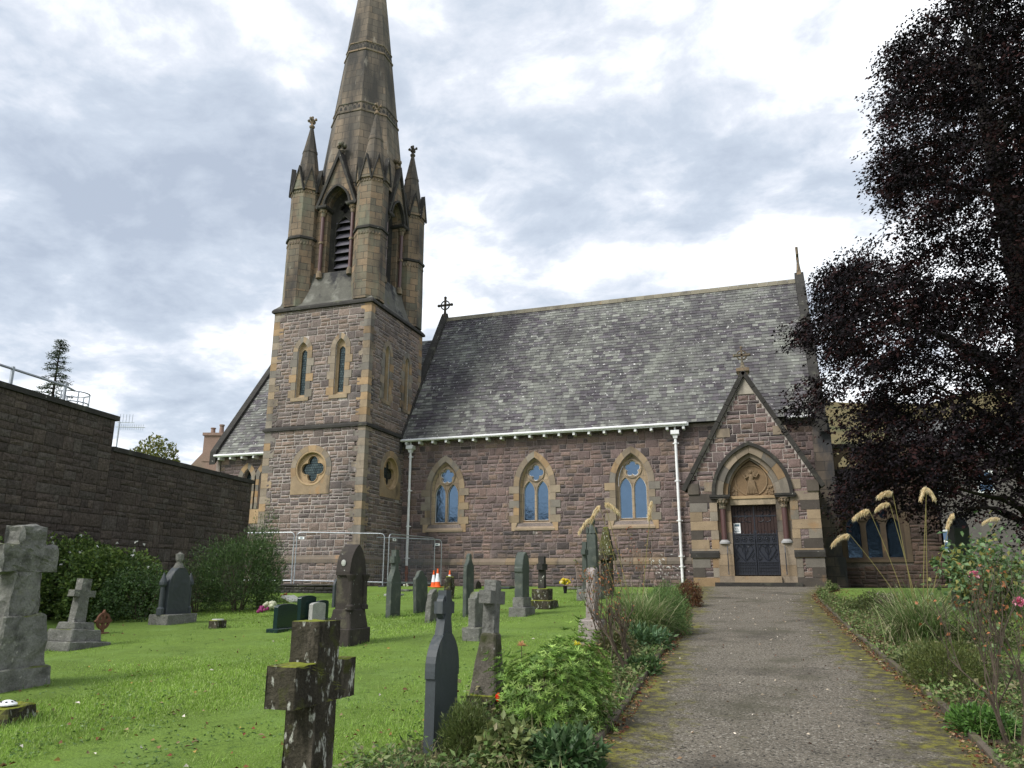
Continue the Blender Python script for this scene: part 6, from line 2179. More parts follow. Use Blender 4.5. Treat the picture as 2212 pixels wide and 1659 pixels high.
def leaf_cloud(name, P, D, L, W, tint, m, parent=None, fold=0.18, U=None, **props):
    n = len(P)
    L = np.broadcast_to(np.asarray(L, float), (n,))[:, None]
    W = np.broadcast_to(np.asarray(W, float), (n,))[:, None]
    D = unit(D)
    U = RNG.normal(size=(n, 3))*0.6+np.array([0, 0, 1.0]) if U is None else U
    S = unit(np.cross(D, U))
    Nn = np.cross(S, D)
    V = np.stack([P, P+D*L*0.42+S*W/2+Nn*W*fold, P+D*L-Nn*L*0.12, P+D*L*0.42-S*W/2+Nn*W*fold], 1).reshape(-1, 3)
    b = np.arange(n)[:, None]*4
    F = np.concatenate([b+np.array([[0, 1, 2]]), b+np.array([[0, 2, 3]])], 1).reshape(-1, 3)
    return np_mesh(name, V, F, np.repeat(tint, 2, axis=0), m, parent, **props)
def palette(n, cols, spread=0.2):
    cols = np.array(cols)
    c = cols[RNG.integers(0, len(cols), n)]
    return c*(1+RNG.uniform(-spread, spread, (n, 1)))
def blade_cloud(name, P, az, L, W, lean, droop, tint, m, parent=None, segs=4, **props):
    n = len(P)
    az, L, W, lean, droop = (np.broadcast_to(np.asarray(a, float), (n,)) for a in (az, L, W, lean, droop))
    H = np.stack([np.cos(az), np.sin(az), np.zeros(n)], 1)
    S = np.stack([-np.sin(az), np.cos(az), np.zeros(n)], 1)
    rows = []
    c = P.copy()
    for i in range(segs+1):
        t = i/segs
        w = (W*(1-t**1.5)*0.5+1e-4)[:, None]
        rows += [c-S*w, c+S*w]
        th = lean+droop*(t+0.5/segs)
        c = c+(H*np.sin(th)[:, None]+np.array([0, 0, 1.0])*np.cos(th)[:, None])*(L/segs)[:, None]
    k = 2*(segs+1)
    V = np.stack(rows, 1).reshape(-1, 3)
    b = np.arange(n)[:, None]*k
    F = np.concatenate([b+np.array([[2*i, 2*i+1, 2*i+3, 2*i+2]]) for i in range(segs)], 1).reshape(-1, 4)
    return np_mesh(name, V, F, np.repeat(tint, segs, axis=0), m, parent, **props)
def sphere_dirs(n, zmin=-0.3):
    z = RNG.uniform(zmin, 1, n)
    a = RNG.uniform(0, 2*PI, n)
    r = np.sqrt(1-z*z)
    return np.stack([r*np.cos(a), r*np.sin(a), z], 1)
def lumpy(d, seed, amp=0.25, f=1.8):
    return np.array([1+amp*noise.noise(Vector((x*f+seed, y*f, z*f+seed*2))) + amp*0.5*noise.noise(Vector((x*f*2.6+seed, y*f*2.6, z*f*2.6))) for x, y, z in d])
def bush(name, P, rad, n, L, W, cols, label, cat='bush', group=None, seed=1.0, up=0.5, lump=0.3, m='leaf', whorl=0, zmin=-0.62, shell=0.35, stems=6, spread=0.25, rz=0.0):
    """P on the ground; rad (rx, ry, h)"""
    g = thing(name, P, label, cat, group)
    rx, ry, h = rad
    nc = n//whorl if whorl else n
    d = sphere_dirs(nc, zmin)
    lf = lumpy(d, seed, lump)
    rr = (1-shell*RNG.uniform(0, 1, nc)**1.5)*lf
    C = d*rr[:, None]*np.array([rx, ry, h*0.62])+np.array([0, 0, h*0.36])
    C[:, 2] = np.maximum(C[:, 2], 0.02)
    if whorl:
        az = RNG.uniform(0, 2*PI, (nc, 1))+np.arange(whorl)[None]*2*PI/whorl+RNG.normal(size=(nc, whorl))*0.2
        ax = unit(d*0.8+np.array([0, 0, 0.8]))
        t1 = unit(np.cross(ax, np.array([0.3, 0.2, 1.0])))
        t2 = np.cross(ax, t1)
        D = (t1[:, None]*np.cos(az)[..., None]+t2[:, None]*np.sin(az)[..., None])+ax[:, None]*RNG.uniform(0.25, 1.0, (nc, whorl, 1))
        Pn = np.repeat(C[:, None], whorl, 1).reshape(-1, 3)
        D = D.reshape(-1, 3)
        tint = np.repeat(palette(nc, cols, spread), whorl, axis=0)*(1+RNG.uniform(-0.12, 0.12, (nc*whorl, 1)))
        U = np.repeat(ax[:, None], whorl, 1).reshape(-1, 3)+RNG.normal(size=(nc*whorl, 3))*0.15
    else:
        Pn = C
        D = d+np.array([0, 0, up])+RNG.normal(size=(nc, 3))*0.7
        tint = palette(nc, cols, spread)
        U = None
    k = len(Pn)
    leaf_cloud('foliage', Pn, D, L*RNG.uniform(0.6, 1.3, k), W*RNG.uniform(0.6, 1.25, k), tint, m, g, U=U)
    mb = MB()
    rnd = random.Random(seed)
    for i in range(stems):
        a = rnd.uniform(0, 2*PI)
        q = rnd.uniform(0.25, 0.7)
        mb.tube([(rx*0.1*math.cos(a), ry*0.1*math.sin(a), -0.03), (rx*q*0.6*math.cos(a), ry*q*0.6*math.sin(a), h*0.35), (rx*q*math.cos(a+.2), ry*q*math.sin(a+.2), h*0.72)], [0.010*h+0.004, 0.006*h+0.003, 0.003], 5)
    mb.build('stems', 'twig', g, local=True)
    return g
def Gp(u, v):
    p = G(u, v)
    return Vector((p.x, p.y, gz(p.x, p.y)))

AZ_ = [(0.19, 0.32, 0.06), (0.14, 0.25, 0.045), (0.28, 0.40, 0.10), (0.09, 0.17, 0.03)]
DARKG = [(0.05, 0.095, 0.03), (0.07, 0.13, 0.04), (0.035, 0.065, 0.022), (0.09, 0.15, 0.045)]
IVY = [(0.09, 0.15, 0.035), (0.13, 0.20, 0.045), (0.055, 0.10, 0.025), (0.18, 0.25, 0.06)]

# ---- left bed
P = Gp(1185, 1596)
P.y += 0.25
bush('azalea', P, (0.52, 0.52, 0.80), 15000, 0.052, 0.012, AZ_, 'rounded bright green azalea beside the tapering pedestal cross', 'shrub', seed=2.0, lump=0.5, whorl=9, shell=0.45, zmin=-0.6, spread=0.4)
P = Gp(1250, 1500)
P.y += 0.2
bush('azalea', P, (0.34, 0.40, 0.54), 5600, 0.05, 0.012, AZ_+[(0.28, 0.20, 0.10)], 'smaller yellow tipped azalea adjoining the big one on the path side', 'shrub', seed=5.0, lump=0.35, whorl=9, shell=0.4)
P = Gp(1010, 1650)
bush('heather_bush', P, (0.20, 0.22, 0.42), 6500, 0.04, 0.006, [(0.09, 0.13, 0.03), (0.06, 0.09, 0.02), (0.13, 0.16, 0.05)], 'feathery olive green bush at the foot of the slate headstone', 'bush', seed=3.3, lump=0.4, up=1.2, shell=0.6)
P = Gp(1095, 1668)
bush('nettle_clump', P, (0.22, 0.2, 0.34), 800, 0.075, 0.05, [(0.16, 0.20, 0.07), (0.11, 0.15, 0.05), (0.20, 0.22, 0.08)], 'pale leafy weeds at the bottom of the picture before the azalea', 'plant', seed=4.2, up=0.1, shell=0.8)
P = Gp(1215, 1672)
bush('poppy_leaves', P, (0.30, 0.24, 0.28), 900, 0.095, 0.038, [(0.035, 0.08, 0.025), (0.06, 0.12, 0.04), (0.10, 0.16, 0.07)], 'dark blue green toothed leaves at the path side below the azalea', 'plant', seed=6.1, up=0.4, shell=0.8)
g = thing('poppy', Gp(1077, 1600)+Vector((0, 0, 0)), 'single red poppy flower at the left of the azalea', 'flower')
hh_ = height_over(g.location, 1077, 1505)
mb = MB()
mb.tube([(0, 0, 0), (0.01, 0.02, hh_*0.6), (0, -0.02, hh_)], 0.003, 5)
mb.build('stem', 'twig', g, local=True)
mb = MB().col((0.8, 0.03, 0.01))
mb.blob((0, -0.02, hh_), (0.022, 0.022, 0.034), n=5, amp=0.3)
mb.build('bloom', 'petal', g, local=True)
for (u, v, vt, lb) in ((1249, 1520, 1387, 'yellow bloom on the path side azalea'), (1127, 1570, 1388, 'peach bloom at the top of the big azalea')):
    P = Gp(u, v)
    hh_ = height_over(P, u, vt)
    g = thing('azalea_bloom', P, lb, 'flower')
    mb = MB()
    mb.tube([(0, 0, 0), (0, 0, hh_-0.03)], 0.004, 5)
    mb.build('stem', 'twig', g, local=True)
    n = 26
    D = sphere_dirs(n, 0.1)
    leaf_cloud('bloom', np.tile([[0, 0, hh_-0.03]], (n, 1)), D, 0.06, 0.014, palette(n, [(0.7, 0.62, 0.06)] if vt == 1387 else [(0.7, 0.42, 0.22)], 0.1), 'petal', g)

# low ground cover and stray grass along both beds
def scatter_bed(side, n, ymin=4.5, ymax=27):
    y = ymin+(ymax-ymin)*RNG.uniform(0, 1, n)**1.6
    P = []
    for yy in y:
        a, b = (bedl(yy), lerp(LX, yy)) if side < 0 else (lerp(RX, yy), bedr(yy))
        x = a+(b-a)*(RNG.uniform()**0.9 if side < 0 else 1-RNG.uniform()**0.9)
        P.append((x, yy, gz(x, yy)+0.012))
    return np.array(P)
for side in (-1, 1):
    P = scatter_bed(side, 30000)
    k = np.array([noise.noise(Vector((x*1.7, y*1.3, side*4.0))) for x, y, z in P])
    P = P[k > -0.10+RNG.uniform(-0.2, 0.2, len(P))]
    n = len(P)
    P[:, 2] += RNG.uniform(0, 0.14, n)*(0.4+0.6*RNG.uniform(0, 1, n))+np.array([max(0, noise.noise(Vector((x*2.3, y*2.0, 9+side))))*0.42 for x, y, z in P])*RNG.uniform(0.1, 1, n)
    D = RNG.normal(size=(n, 3))*np.array([1, 1, 0.4])+np.array([0, 0, 0.4])
    leaf_cloud('ground_cover', P, D, RNG.uniform(0.03, 0.075, n), RNG.uniform(0.015, 0.04, n), palette(n, [(0.10, 0.17, 0.04), (0.15, 0.22, 0.07), (0.20, 0.25, 0.09), (0.06, 0.11, 0.03), (0.22, 0.20, 0.10)], 0.25), 'leaf', kind='stuff')
    P = scatter_bed(side, 3800)
    n = len(P)
    blade_cloud('bed_grass', P, RNG.uniform(0, 2*PI, n), RNG.uniform(0.08, 0.30, n), 0.006, RNG.uniform(0, 0.5, n), RNG.uniform(0.3, 1.4, n), palette(n, [(0.18, 0.22, 0.08), (0.34, 0.30, 0.18), (0.11, 0.17, 0.05)], 0.2), 'blade', kind='stuff')

# pampas: clump of arching leaves and tall plumed stems
def pampas(P, n, L, label, plumes, cols, azs=(0, 2*PI), spread=0.15, wid=0.017):
    g = thing('pampas_grass', P, label, 'ornamental grass', 'pampas grass clumps beside the path')
    B = np.stack([RNG.normal(size=n)*spread, RNG.normal(size=n)*spread, np.zeros(n)], 1)
    az = RNG.uniform(*azs, n)
    blade_cloud('leaves', B, az, L*RNG.uniform(0.55, 1.15, n), wid, RNG.uniform(0.02, 0.45, n), RNG.uniform(0.5, 2.1, n), palette(n, cols, 0.2), 'blade', g, segs=7)
    for (u, v, hu, hv, s, wd) in plumes:          # stem passes (u, v) at its bend, head hangs to (hu, hv)
        base = Vector((RNG.normal()*0.05, RNG.normal()*0.05, 0.0))
        dp = depth(P)+RNG.uniform(-0.15, 0.15)
        T = at_depth(u, v, dp)-P
        E = at_depth(hu, hv, dp)-P
        pts = []
        for i in range(15):
            t = i/14
            q = base.lerp(T, t)
            q += Vector((0, 0, 1))*0.10*T.length*math.sin(PI*t)*0.5
            pts.append(q)
        mb = MB().col((0.27, 0.24, 0.10))
        mb.tube(pts, [0.008-0.004*i/14 for i in range(15)], 5)
        st = mb.build('stem', 'plume', g, local=True)
        k = 420
        t = RNG.uniform(0, 1, k)
        c = []
        mid = T.lerp(E, 0.35)+Vector((0, 0, 0.35*(T-E).length*0.6+0.02))
        for tt in t:
            c.append(T*(1-tt)**2+mid*2*tt*(1-tt)+E*tt**2)
        c = np.array(c)
        dirn = unit(np.array(E-T)[None]*1.0+np.zeros((k, 3)))
        Dn = dirn*0.8+RNG.normal(size=(k, 3))*0.28+np.array([0, 0, -0.9])*t[:, None]+np.array([0, 0, -0.35])
        leaf_cloud('plume', c+RNG.normal(size=(k, 3))*0.010*wd, Dn, 0.11*s*RNG.uniform(0.5, 1.2, k), 0.008*wd, palette(k, cols_pl, 0.12), 'plume', st)
cols_pl = [(0.85, 0.72, 0.46), (0.92, 0.82, 0.58), (0.70, 0.55, 0.32)]
GR = [(0.16, 0.24, 0.08), (0.26, 0.33, 0.14), (0.10, 0.17, 0.05), (0.48, 0.46, 0.28)]
P = Gp(1375, 1385)
pampas(P, 1700, 1.02, 'pampas clump left of the path with three pale plumes before the nave wall',
       [(1296, 1093, 1277, 1122, 0.9, 1.1), (1306, 1087, 1334, 1104, 0.9, 1.1), (1276, 1120, 1252, 1148, 0.8, 0.9), (1408, 1083, 1402, 1116, 0.9, 1.1)], GR)
P = Gp(1995, 1395)
pampas(P, 1400, 1.02, 'pampas clump right of the path with buff plumes against the dark wing',
       [(1836, 1155, 1798, 1174, 0.8, 0.8), (1878, 1102, 1845, 1118, 0.9, 0.9), (1922, 1088, 1893, 1098, 0.8, 0.8), (1928, 1064, 1901, 1068, 0.9, 0.9), (2000, 1052, 1989, 1076, 0.8, 0.9), (2002, 1054, 2017, 1074, 0.8, 0.8), (2060, 1110, 2046, 1136, 0.8, 0.8), (2160, 1120, 2124, 1128, 0.7, 0.6)], GR)
P = Gp(1900, 1330)
# shrubs down the left bed
P = Gp(1440, 1372)
bush('feathery_bush', P, (0.42, 0.6, 0.85), 9000, 0.06, 0.010, [(0.12, 0.21, 0.06), (0.08, 0.15, 0.045), (0.18, 0.27, 0.09)], 'soft feathery green bush between the pampas and the path', 'bush', seed=8.0, up=0.9, lump=0.3, shell=0.5)
P = Gp(1393, 1405)
bush('leafy_perennial', P, (0.36, 0.40, 0.34), 900, 0.10, 0.04, [(0.05, 0.10, 0.035), (0.08, 0.14, 0.05), (0.10, 0.18, 0.09)], 'glossy dark green leafy clump under the feathery bush', 'plant', seed=9.0, up=0.6, shell=0.7)
P = Gp(1385, 1460)
bush('leafy_perennial', P, (0.25, 0.22, 0.24), 500, 0.07, 0.03, [(0.05, 0.10, 0.03), (0.07, 0.13, 0.04)], 'low dark green clump at the path edge before the twiggy stump', 'plant', seed=9.4, up=0.6, shell=0.7)
P = Gp(1487, 1312)
bush('berberis_bush', P, (0.36, 0.5, 0.62), 3600, 0.045, 0.022, [(0.14, 0.055, 0.03), (0.10, 0.045, 0.025), (0.18, 0.08, 0.03), (0.07, 0.05, 0.02)], 'small reddish brown bush at the foot of the right downpipe', 'bush', seed=10.0, up=0.6, lump=0.3, shell=0.5)
P = Gp(1325, 1420)
bush('weedy_clump', P, (0.30, 0.5, 0.42), 2200, 0.06, 0.02, [(0.10, 0.11, 0.04), (0.07, 0.10, 0.035), (0.14, 0.12, 0.05)], 'dull green tangled growth round the granite shaft', 'plant', seed=11.0, up=0.5, shell=0.8)
# white starry flowers on fine stems
P = Gp(1440, 1330)
g = thing('white_flower_clump', P, 'spray of tiny white flowers above the feathery bush', 'flowers')
n = 46
hx = height_over(P, 1440, 1225)
C = RNG.normal(size=(n, 3))*np.array([0.16, 0.16, 0.13])+np.array([0.0, 0.0, hx])
mb = MB()
for c in C[::3]:
    mb.tube([(0, 0, 0.1), tuple(c*np.array([.6, .6, .6])), tuple(c)], 0.004, 4)
mb.build('stems', 'twig', g, local=True)
leaf_cloud('blooms', np.repeat(C, 4, 0), RNG.normal(size=(n*4, 3)), 0.035, 0.026, palette(n*4, [(0.75, 0.75, 0.72), (0.6, 0.55, 0.5)], 0.1), 'petal', g)

# bare twiggy shrubs: recursive branching
def twigs(mb, p, d, L, r, lev, rnd, tips, up=0.25, spread=0.6, kids=(2, 3)):
    pts = [p]
    q = p.copy()
    dd = d.copy()
    for i in range(3):
        dd = (dd+Vector((rnd.uniform(-.25, .25), rnd.uniform(-.25, .25), rnd.uniform(-.05, .2)))).normalized()
        q = q+dd*L/3
        pts.append(q.copy())
    mb.tube(pts, [r, r*0.88, r*0.76, r*0.62], 5, cap=False)
    tips.append((q.copy(), dd.copy()))
    if lev > 0:
        for _ in range(rnd.randint(*kids)):
            nd = (dd+Vector((rnd.uniform(-1, 1), rnd.uniform(-1, 1), rnd.uniform(-0.3, 1)))*spread+Vector((0, 0, up))).normalized()
            twigs(mb, q if rnd.random() < .6 else pts[2], nd, L*rnd.uniform(.6, .85), r*0.62, lev-1, rnd, tips, up, spread, kids)
def twig_shrub(name, P, label, seed, H, r, lev=4, n0=3, leafcols=None, nl=3, LL=0.04, LW=0.024, cat='shrub', spread=0.6, up=0.25, lean=(0, 0), flowers=None):
    g = thing(name, P, label, cat)
    rnd = random.Random(seed)
    mb, tips = MB(), []
    for _ in range(n0):
        a = rnd.uniform(0, 2*PI)
        twigs(mb, Vector((0.05*math.cos(a), 0.05*math.sin(a), -0.03)), Vector((0.35*math.cos(a)+lean[0], 0.35*math.sin(a)+lean[1], 1)).normalized(), H*0.36, r, lev, rnd, tips, up, spread)
    mb.build('branches', 'twig', g, local=True)
    if leafcols:
        T = np.array([t[0] for t in tips])
        T = T[T[:, 2] > H*0.25]
        n = len(T)*nl
        Pn = np.repeat(T, nl, 0)+RNG.normal(size=(n, 3))*0.025
        leaf_cloud('foliage', Pn, RNG.normal(size=(n, 3))+np.array([0, 0, -0.1]), LL*RNG.uniform(.6, 1.3, n), LW*RNG.uniform(.6, 1.3, n), palette(n, leafcols, 0.25), 'leaf', g)
    return g, tips
P = Gp(1370, 1462)
twig_shrub('bare_shrub', P, 'gnarled leafless shrub with mossy stems at the middle of the left bed', 5, 0.95, 0.030, 4, 3, [(0.08, 0.10, 0.03), (0.22, 0.09, 0.03)], 1, 0.035, 0.02, spread=0.75)
P = Gp(1312, 1440)
twig_shrub('rose_bush', P, 'thin rose stems with orange autumn leaves beside the granite shaft', 8, 1.55, 0.010, 3, 3, [(0.28, 0.09, 0.03), (0.32, 0.16, 0.05), (0.10, 0.11, 0.04)], 3, 0.04, 0.026, spread=0.35, up=0.5)
P = Gp(1392, 1370)
twig_shrub('rose_bush', P, 'tall thin rose stems rising before the third nave window', 12, 1.9, 0.009, 3, 3, [(0.28, 0.07, 0.03), (0.09, 0.12, 0.04), (0.3, 0.2, 0.12)], 2, 0.04, 0.026, spread=0.3, up=0.55)
# ---- right bed: roses and shrubs
P = Gp(2130, 1500)
g, tips = twig_shrub('rose_bush', P, 'leafy rose bush with pink blooms at the right edge of the picture', 21, 1.45, 0.010, 4, 4, [(0.10, 0.17, 0.06), (0.07, 0.13, 0.045), (0.15, 0.22, 0.09), (0.20, 0.20, 0.05)], 8, 0.065, 0.045, spread=0.5, up=0.45)
n = 900
T = np.array([tuple(at_depth(2125+RNG.normal()*42, 1235+RNG.normal()*42, depth(P)+RNG.normal()*0.22)-P) for _ in range(n)])
leaf_cloud('foliage', T, RNG.normal(size=(n, 3))+np.array([0, 0, -0.2]), 0.065*RNG.uniform(.6, 1.2, n), 0.045*RNG.uniform(.7, 1.2, n), palette(n, [(0.10, 0.18, 0.07), (0.07, 0.13, 0.05), (0.16, 0.25, 0.11), (0.22, 0.22, 0.06)], 0.2), 'leaf', g)
for (u, v, s) in ((2106, 1243, 0.045), (2201, 1302, 0.055)):
    c = at_depth(u, v, depth(P)-0.35)-P
    for layer, (rr, el) in enumerate(((1.0, 0.15), (0.8, 0.55), (0.5, 1.0))):
        pass
    n = 46
    D = sphere_dirs(n, -0.3)
    col_ = [(0.72, 0.22, 0.34), (0.78, 0.38, 0.48), (0.62, 0.14, 0.26)]
    leaf_cloud('rose_bloom', np.array([tuple(c)])+D*s*0.35, D+RNG.normal(size=(n, 3))*0.4, s*0.95, s*0.9, palette(n, col_, 0.1), 'petal', g, fold=0.3)
P = Gp(2195, 1620)
twig_shrub('rose_bush', P, 'bare thorny stems at the bottom right corner', 33, 1.3, 0.012, 4, 5, [(0.12, 0.14, 0.05), (0.30, 0.12, 0.05), (0.08, 0.12, 0.04)], 1, 0.04, 0.025, spread=0.55, up=0.3)
P = Gp(2050, 1490)
bush('heather_bush', P, (0.42, 0.40, 0.52), 9000, 0.04, 0.007, [(0.10, 0.13, 0.03), (0.065, 0.09, 0.024), (0.15, 0.17, 0.05)], 'low fine leaved olive bush below the right pampas clump', 'bush', seed=13.0, up=0.8, lump=0.3, shell=0.5)
P = Gp(2125, 1590)
bush('fern_clump', P, (0.26, 0.22, 0.22), 1500, 0.06, 0.022, [(0.09, 0.19, 0.035), (0.12, 0.24, 0.05), (0.06, 0.13, 0.03)], 'bright green ferny clump beside the path edge at lower right', 'plant', seed=14.0, up=0.5, shell=0.8)
P = Gp(1990, 1440)
bush('weedy_clump', P, (0.32, 0.3, 0.22), 1200, 0.06, 0.026, [(0.13, 0.17, 0.06), (0.18, 0.20, 0.08), (0.08, 0.12, 0.04)], 'pale leafy clump along the right path edge', 'plant', seed=15.0, up=0.3, shell=0.8)
P = Gp(1895, 1330)
bush('low_shrub', P, (0.55, 0.7, 0.48), 3800, 0.05, 0.02, [(0.07, 0.09, 0.03), (0.10, 0.12, 0.04), (0.05, 0.07, 0.025)], 'low dull green shrub beside the small lawn by the porch', 'bush', seed=16.0, up=0.3, lump=0.4, shell=0.6)
P = Gp(1945, 1380)
twig_shrub('bare_shrub', P, 'wispy twigs and seed heads left of the right pampas clump', 44, 0.8, 0.009, 4, 4, [(0.30, 0.26, 0.2), (0.12, 0.14, 0.05)], 1, 0.03, 0.02, spread=0.6)
P = Gp(2140, 1400)
bush('weedy_clump', P, (0.55, 0.8, 0.40), 2600, 0.07, 0.02, [(0.10, 0.12, 0.05), (0.16, 0.15, 0.08), (0.07, 0.10, 0.035)], 'tangle of dull weeds behind the rose bush', 'plant', seed=17.0, up=0.6, shell=0.8)

# ---- hedge and bushes along the left wall
def hedge_bit(u, v, rad, n, cols, label, seed, L=0.09, W=0.065, name='ivy_hedge', cat='hedge', **k):
    return bush(name, Gp(u, v), rad, n, L, W, cols, label, cat, seed=seed, up=0.0, shell=0.45, **k)
hb = hedge_bit(150, 1330, (0.95, 1.15, 1.95), 9000, IVY, 'bright ivy and bindweed hedge behind the two grey crosses', 21.0, lump=0.4)
hedge_bit(235, 1336, (0.75, 1.3, 1.65), 9000, IVY, 'bindweed covered hedge right of the small stepped cross', 22.0, lump=0.4)
hedge_bit(300, 1338, (0.7, 1.2, 1.15), 6000, DARKG, 'dark low bush between the hedge and the slate monument', 23.0, L=0.06, W=0.04, name='dark_bush', cat='bush', lump=0.35)
hedge_bit(15, 1345, (0.9, 1.0, 1.9), 4200, IVY, 'hedge showing at the far left behind the big rough cross', 24.0, lump=0.35)
P = Gp(215, 1330)
g = thing('bindweed', P, 'scattered white bindweed trumpets over the hedge', 'flowers')
n = 22
T = np.array([tuple(at_depth(RNG.uniform(100, 330), RNG.uniform(1155, 1260), depth(P)-1.0+RNG.normal()*0.2)-P) for _ in range(n)])
keep_ = T[:, 2] > 0.5
T = T[keep_]
n = len(T)
leaf_cloud('blooms', np.repeat(T, 5, 0), RNG.normal(size=(n*5, 3)), 0.05, 0.045, palette(n*5, [(0.75, 0.76, 0.72)], 0.05), 'petal', g)
P = Gp(484, 1322)
P.y += 0.5
bush('yew_bush', P, (1.1, 1.0, 2.0), 14000, 0.085, 0.02, DARKG+[(0.08, 0.12, 0.04)], 'big dark green shrub between the slate monument and the tower', 'bush', seed=31.0, up=0.9, lump=0.45, shell=0.5, stems=10)
P = Gp(512, 1320)
P.y += 0.9
bush('yew_bush', P, (0.55, 0.55, 2.55), 5200, 0.085, 0.02, DARKG+[(0.08, 0.12, 0.04)], 'tall spiky top of dark shrub close to the fence', 'bush', seed=32.0, up=1.1, lump=0.5, shell=0.6)
P = Gp(424, 1322)
bush('yew_bush', P, (0.6, 0.7, 1.5), 4000, 0.06, 0.022, DARKG+[(0.10, 0.12, 0.04)], 'twiggy lower shrub directly right of the slate monument', 'bush', seed=33.0, up=0.7, lump=0.5, shell=0.6)

# ---- trees behind the wall
P = at_depth(74, 1100, 42)
P.z = 1.3
zt_ = at_depth(72, 728, 42).z
g = thing('conifer_tree', P, 'thin open conifer standing beyond the wall railing', 'tree')
H = zt_-P.z
mb = MB()
mb.tube([(0, 0, 0), (0.05, 0, H*0.5), (0, 0.05, H*0.99)], [0.22, 0.13, 0.02], 8)
mb.build('trunk', 'bark', g, local=True)
mb = MB()
rnd = random.Random(5)
Pn, Dn = [], []
z = H*0.40
while z < H*0.985:
    f = (H-z)/(H*0.60)
    R_ = 0.18+1.55*f**0.85
    for k in range(4):
        a = rnd.uniform(0, 2*PI)
        L = R_*rnd.uniform(0.6, 1.15)
        droop = rnd.uniform(0.0, 0.28)
        e = Vector((L*math.cos(a), L*math.sin(a), z+0.05-droop*L+0.2*L*L*0.2))
        mb.tube([(0, 0, z), (e.x*0.5, e.y*0.5, z+0.06), tuple(e)], [0.03, 0.02, 0.008], 4)
        for j in range(int(25+38*L)):
            t = rnd.uniform(0.3, 1.05)
            Pn.append((e.x*t+rnd.gauss(0, .08), e.y*t+rnd.gauss(0, .08), z+(e.z-z)*t+rnd.gauss(0, .06)))
            Dn.append((math.cos(a)+rnd.gauss(0, .5), math.sin(a)+rnd.gauss(0, .5), rnd.gauss(0, .4)-0.1))
    z += 0.26*(0.7+0.6*f)
mb.build('branches', 'bark', g, local=True)
leaf_cloud('crown', np.array(Pn), np.array(Dn), 0.13, 0.045, palette(len(Pn), [(0.05, 0.075, 0.04), (0.07, 0.10, 0.05), (0.035, 0.055, 0.03)], 0.2), 'leaf', g)
P = at_depth(290, 1100, 58)
P.z = 1.3
zt_ = at_depth(300, 948, 58).z
g = bush('broadleaf_tree', P, (6.0, 4.0, (zt_-P.z)*0.95), 42000, 0.24, 0.18, [(0.16, 0.17, 0.03), (0.11, 0.14, 0.03), (0.20, 0.18, 0.04), (0.07, 0.09, 0.025)], 'rounded yellow green tree top showing above the low end of the wall', 'tree', seed=41.0, up=0.2, lump=0.3, shell=0.4, stems=5)

# ---- the copper beech on the right
POLY = [(2046, -500), (2045, 0), (1990, 55), (1912, 128), (1928, 185), (1888, 200), (1915, 260), (1882, 370), (1908, 440), (1935, 500), (1965, 545), (1935, 552), (1880, 545), (1800, 585), (1752, 605), (1775, 640), (1768, 690), (1725, 705), (1690, 720), (1720, 736), (1780, 750), (1798, 800), (1755, 850), (1690, 878), (1715, 898), (1765, 880), (1800, 930), (1850, 960), (1868, 1000), (1822, 1040), (1792, 1092), (1798, 1125), (1850, 1120), (1915, 1095), (1980, 1090), (2050, 1118), (2120, 1105), (2212, 1165), (2900, 1250), (2900, -500)]
GAPS = [([(1975, 572), (2050, 552), (2212, 590), (2212, 612), (2080, 600), (1990, 600)], 0.72), ([(1775, 780), (1850, 770), (1900, 830), (1860, 900), (1800, 905)], 0.72), ([(2010, 800), (2120, 790), (2200, 830), (2150, 900), (2040, 880)], 0.55),
        ([(2010, 1085), (2110, 1040), (2212, 1060), (2212, 1200), (2040, 1190)], 0.5), ([(1780, 905), (1900, 905), (1930, 960), (1800, 965)], 0.6), ([(2040, 1000), (2090, 1000), (2090, 1060), (2040, 1060)], 0.6)]
def inpoly(u, v, poly):
    r = np.zeros(len(u), bool)
    for i in range(len(poly)):
        (x1, y1), (x2, y2) = poly[i], poly[(i+1) % len(poly)]
        c = ((y1 > v) != (y2 > v)) & (u < (x2-x1)*(v-y1)/((y2-y1) or 1e-9)+x1)
        r ^= c
    return r
TB = Vector((6.1, 20.4, gz(6.1, 20.4)))
beech = thing('copper_beech', TB, 'huge dark purple copper beech overhanging from the right edge', 'tree')
n = 120000
C = np.stack([TB.x+RNG.uniform(-7.9, 7.2, n), TB.y+RNG.uniform(-5.8, 5.0, n), RNG.uniform(2.2, 19.5, n)], 1)
dx, dy, dz = C[:, 0]-TB.x, C[:, 1]-TB.y, C[:, 2]
rmax = 7.1*np.sqrt(np.clip(1-((dz-9)/11.5)**2, 0, 1))+0.3
rad_ = np.hypot(dx, dy*1.1)
u_, v_, w_ = project(C)
wob = np.array([(noise.noise(Vector((x*1.1, y*1.1, z*1.1))), noise.noise(Vector((x*1.1+9, y*1.1, z*1.1)))) for x, y, z in C])*np.array([40, 50])
ok = (rad_ < rmax) & inpoly(u_+wob[:, 0]+RNG.normal(size=n)*7, v_+wob[:, 1]+RNG.normal(size=n)*7, POLY)
for gp, pr in GAPS:
    ok &= ~(inpoly(u_, v_, gp) & (RNG.uniform(0, 1, n) < pr))
nz = np.array([noise.noise(Vector((x*0.75, y*0.75, z*0.9)))+0.6*noise.noise(Vector((x*1.9, y*1.9, z*2.2))) for x, y, z in C])
ok &= nz > 0.02
ok &= RNG.uniform(0, 1, n) < np.where(rad_ < rmax*0.45, 0.45, 1.0)
C = C[ok]
KL = 20
k = len(C)
az = np.arctan2(C[:, 1]-TB.y, C[:, 0]-TB.x)+RNG.normal(size=k)*0.7
H = np.stack([np.cos(az), np.sin(az), -0.25-RNG.uniform(0, 0.5, k)], 1)
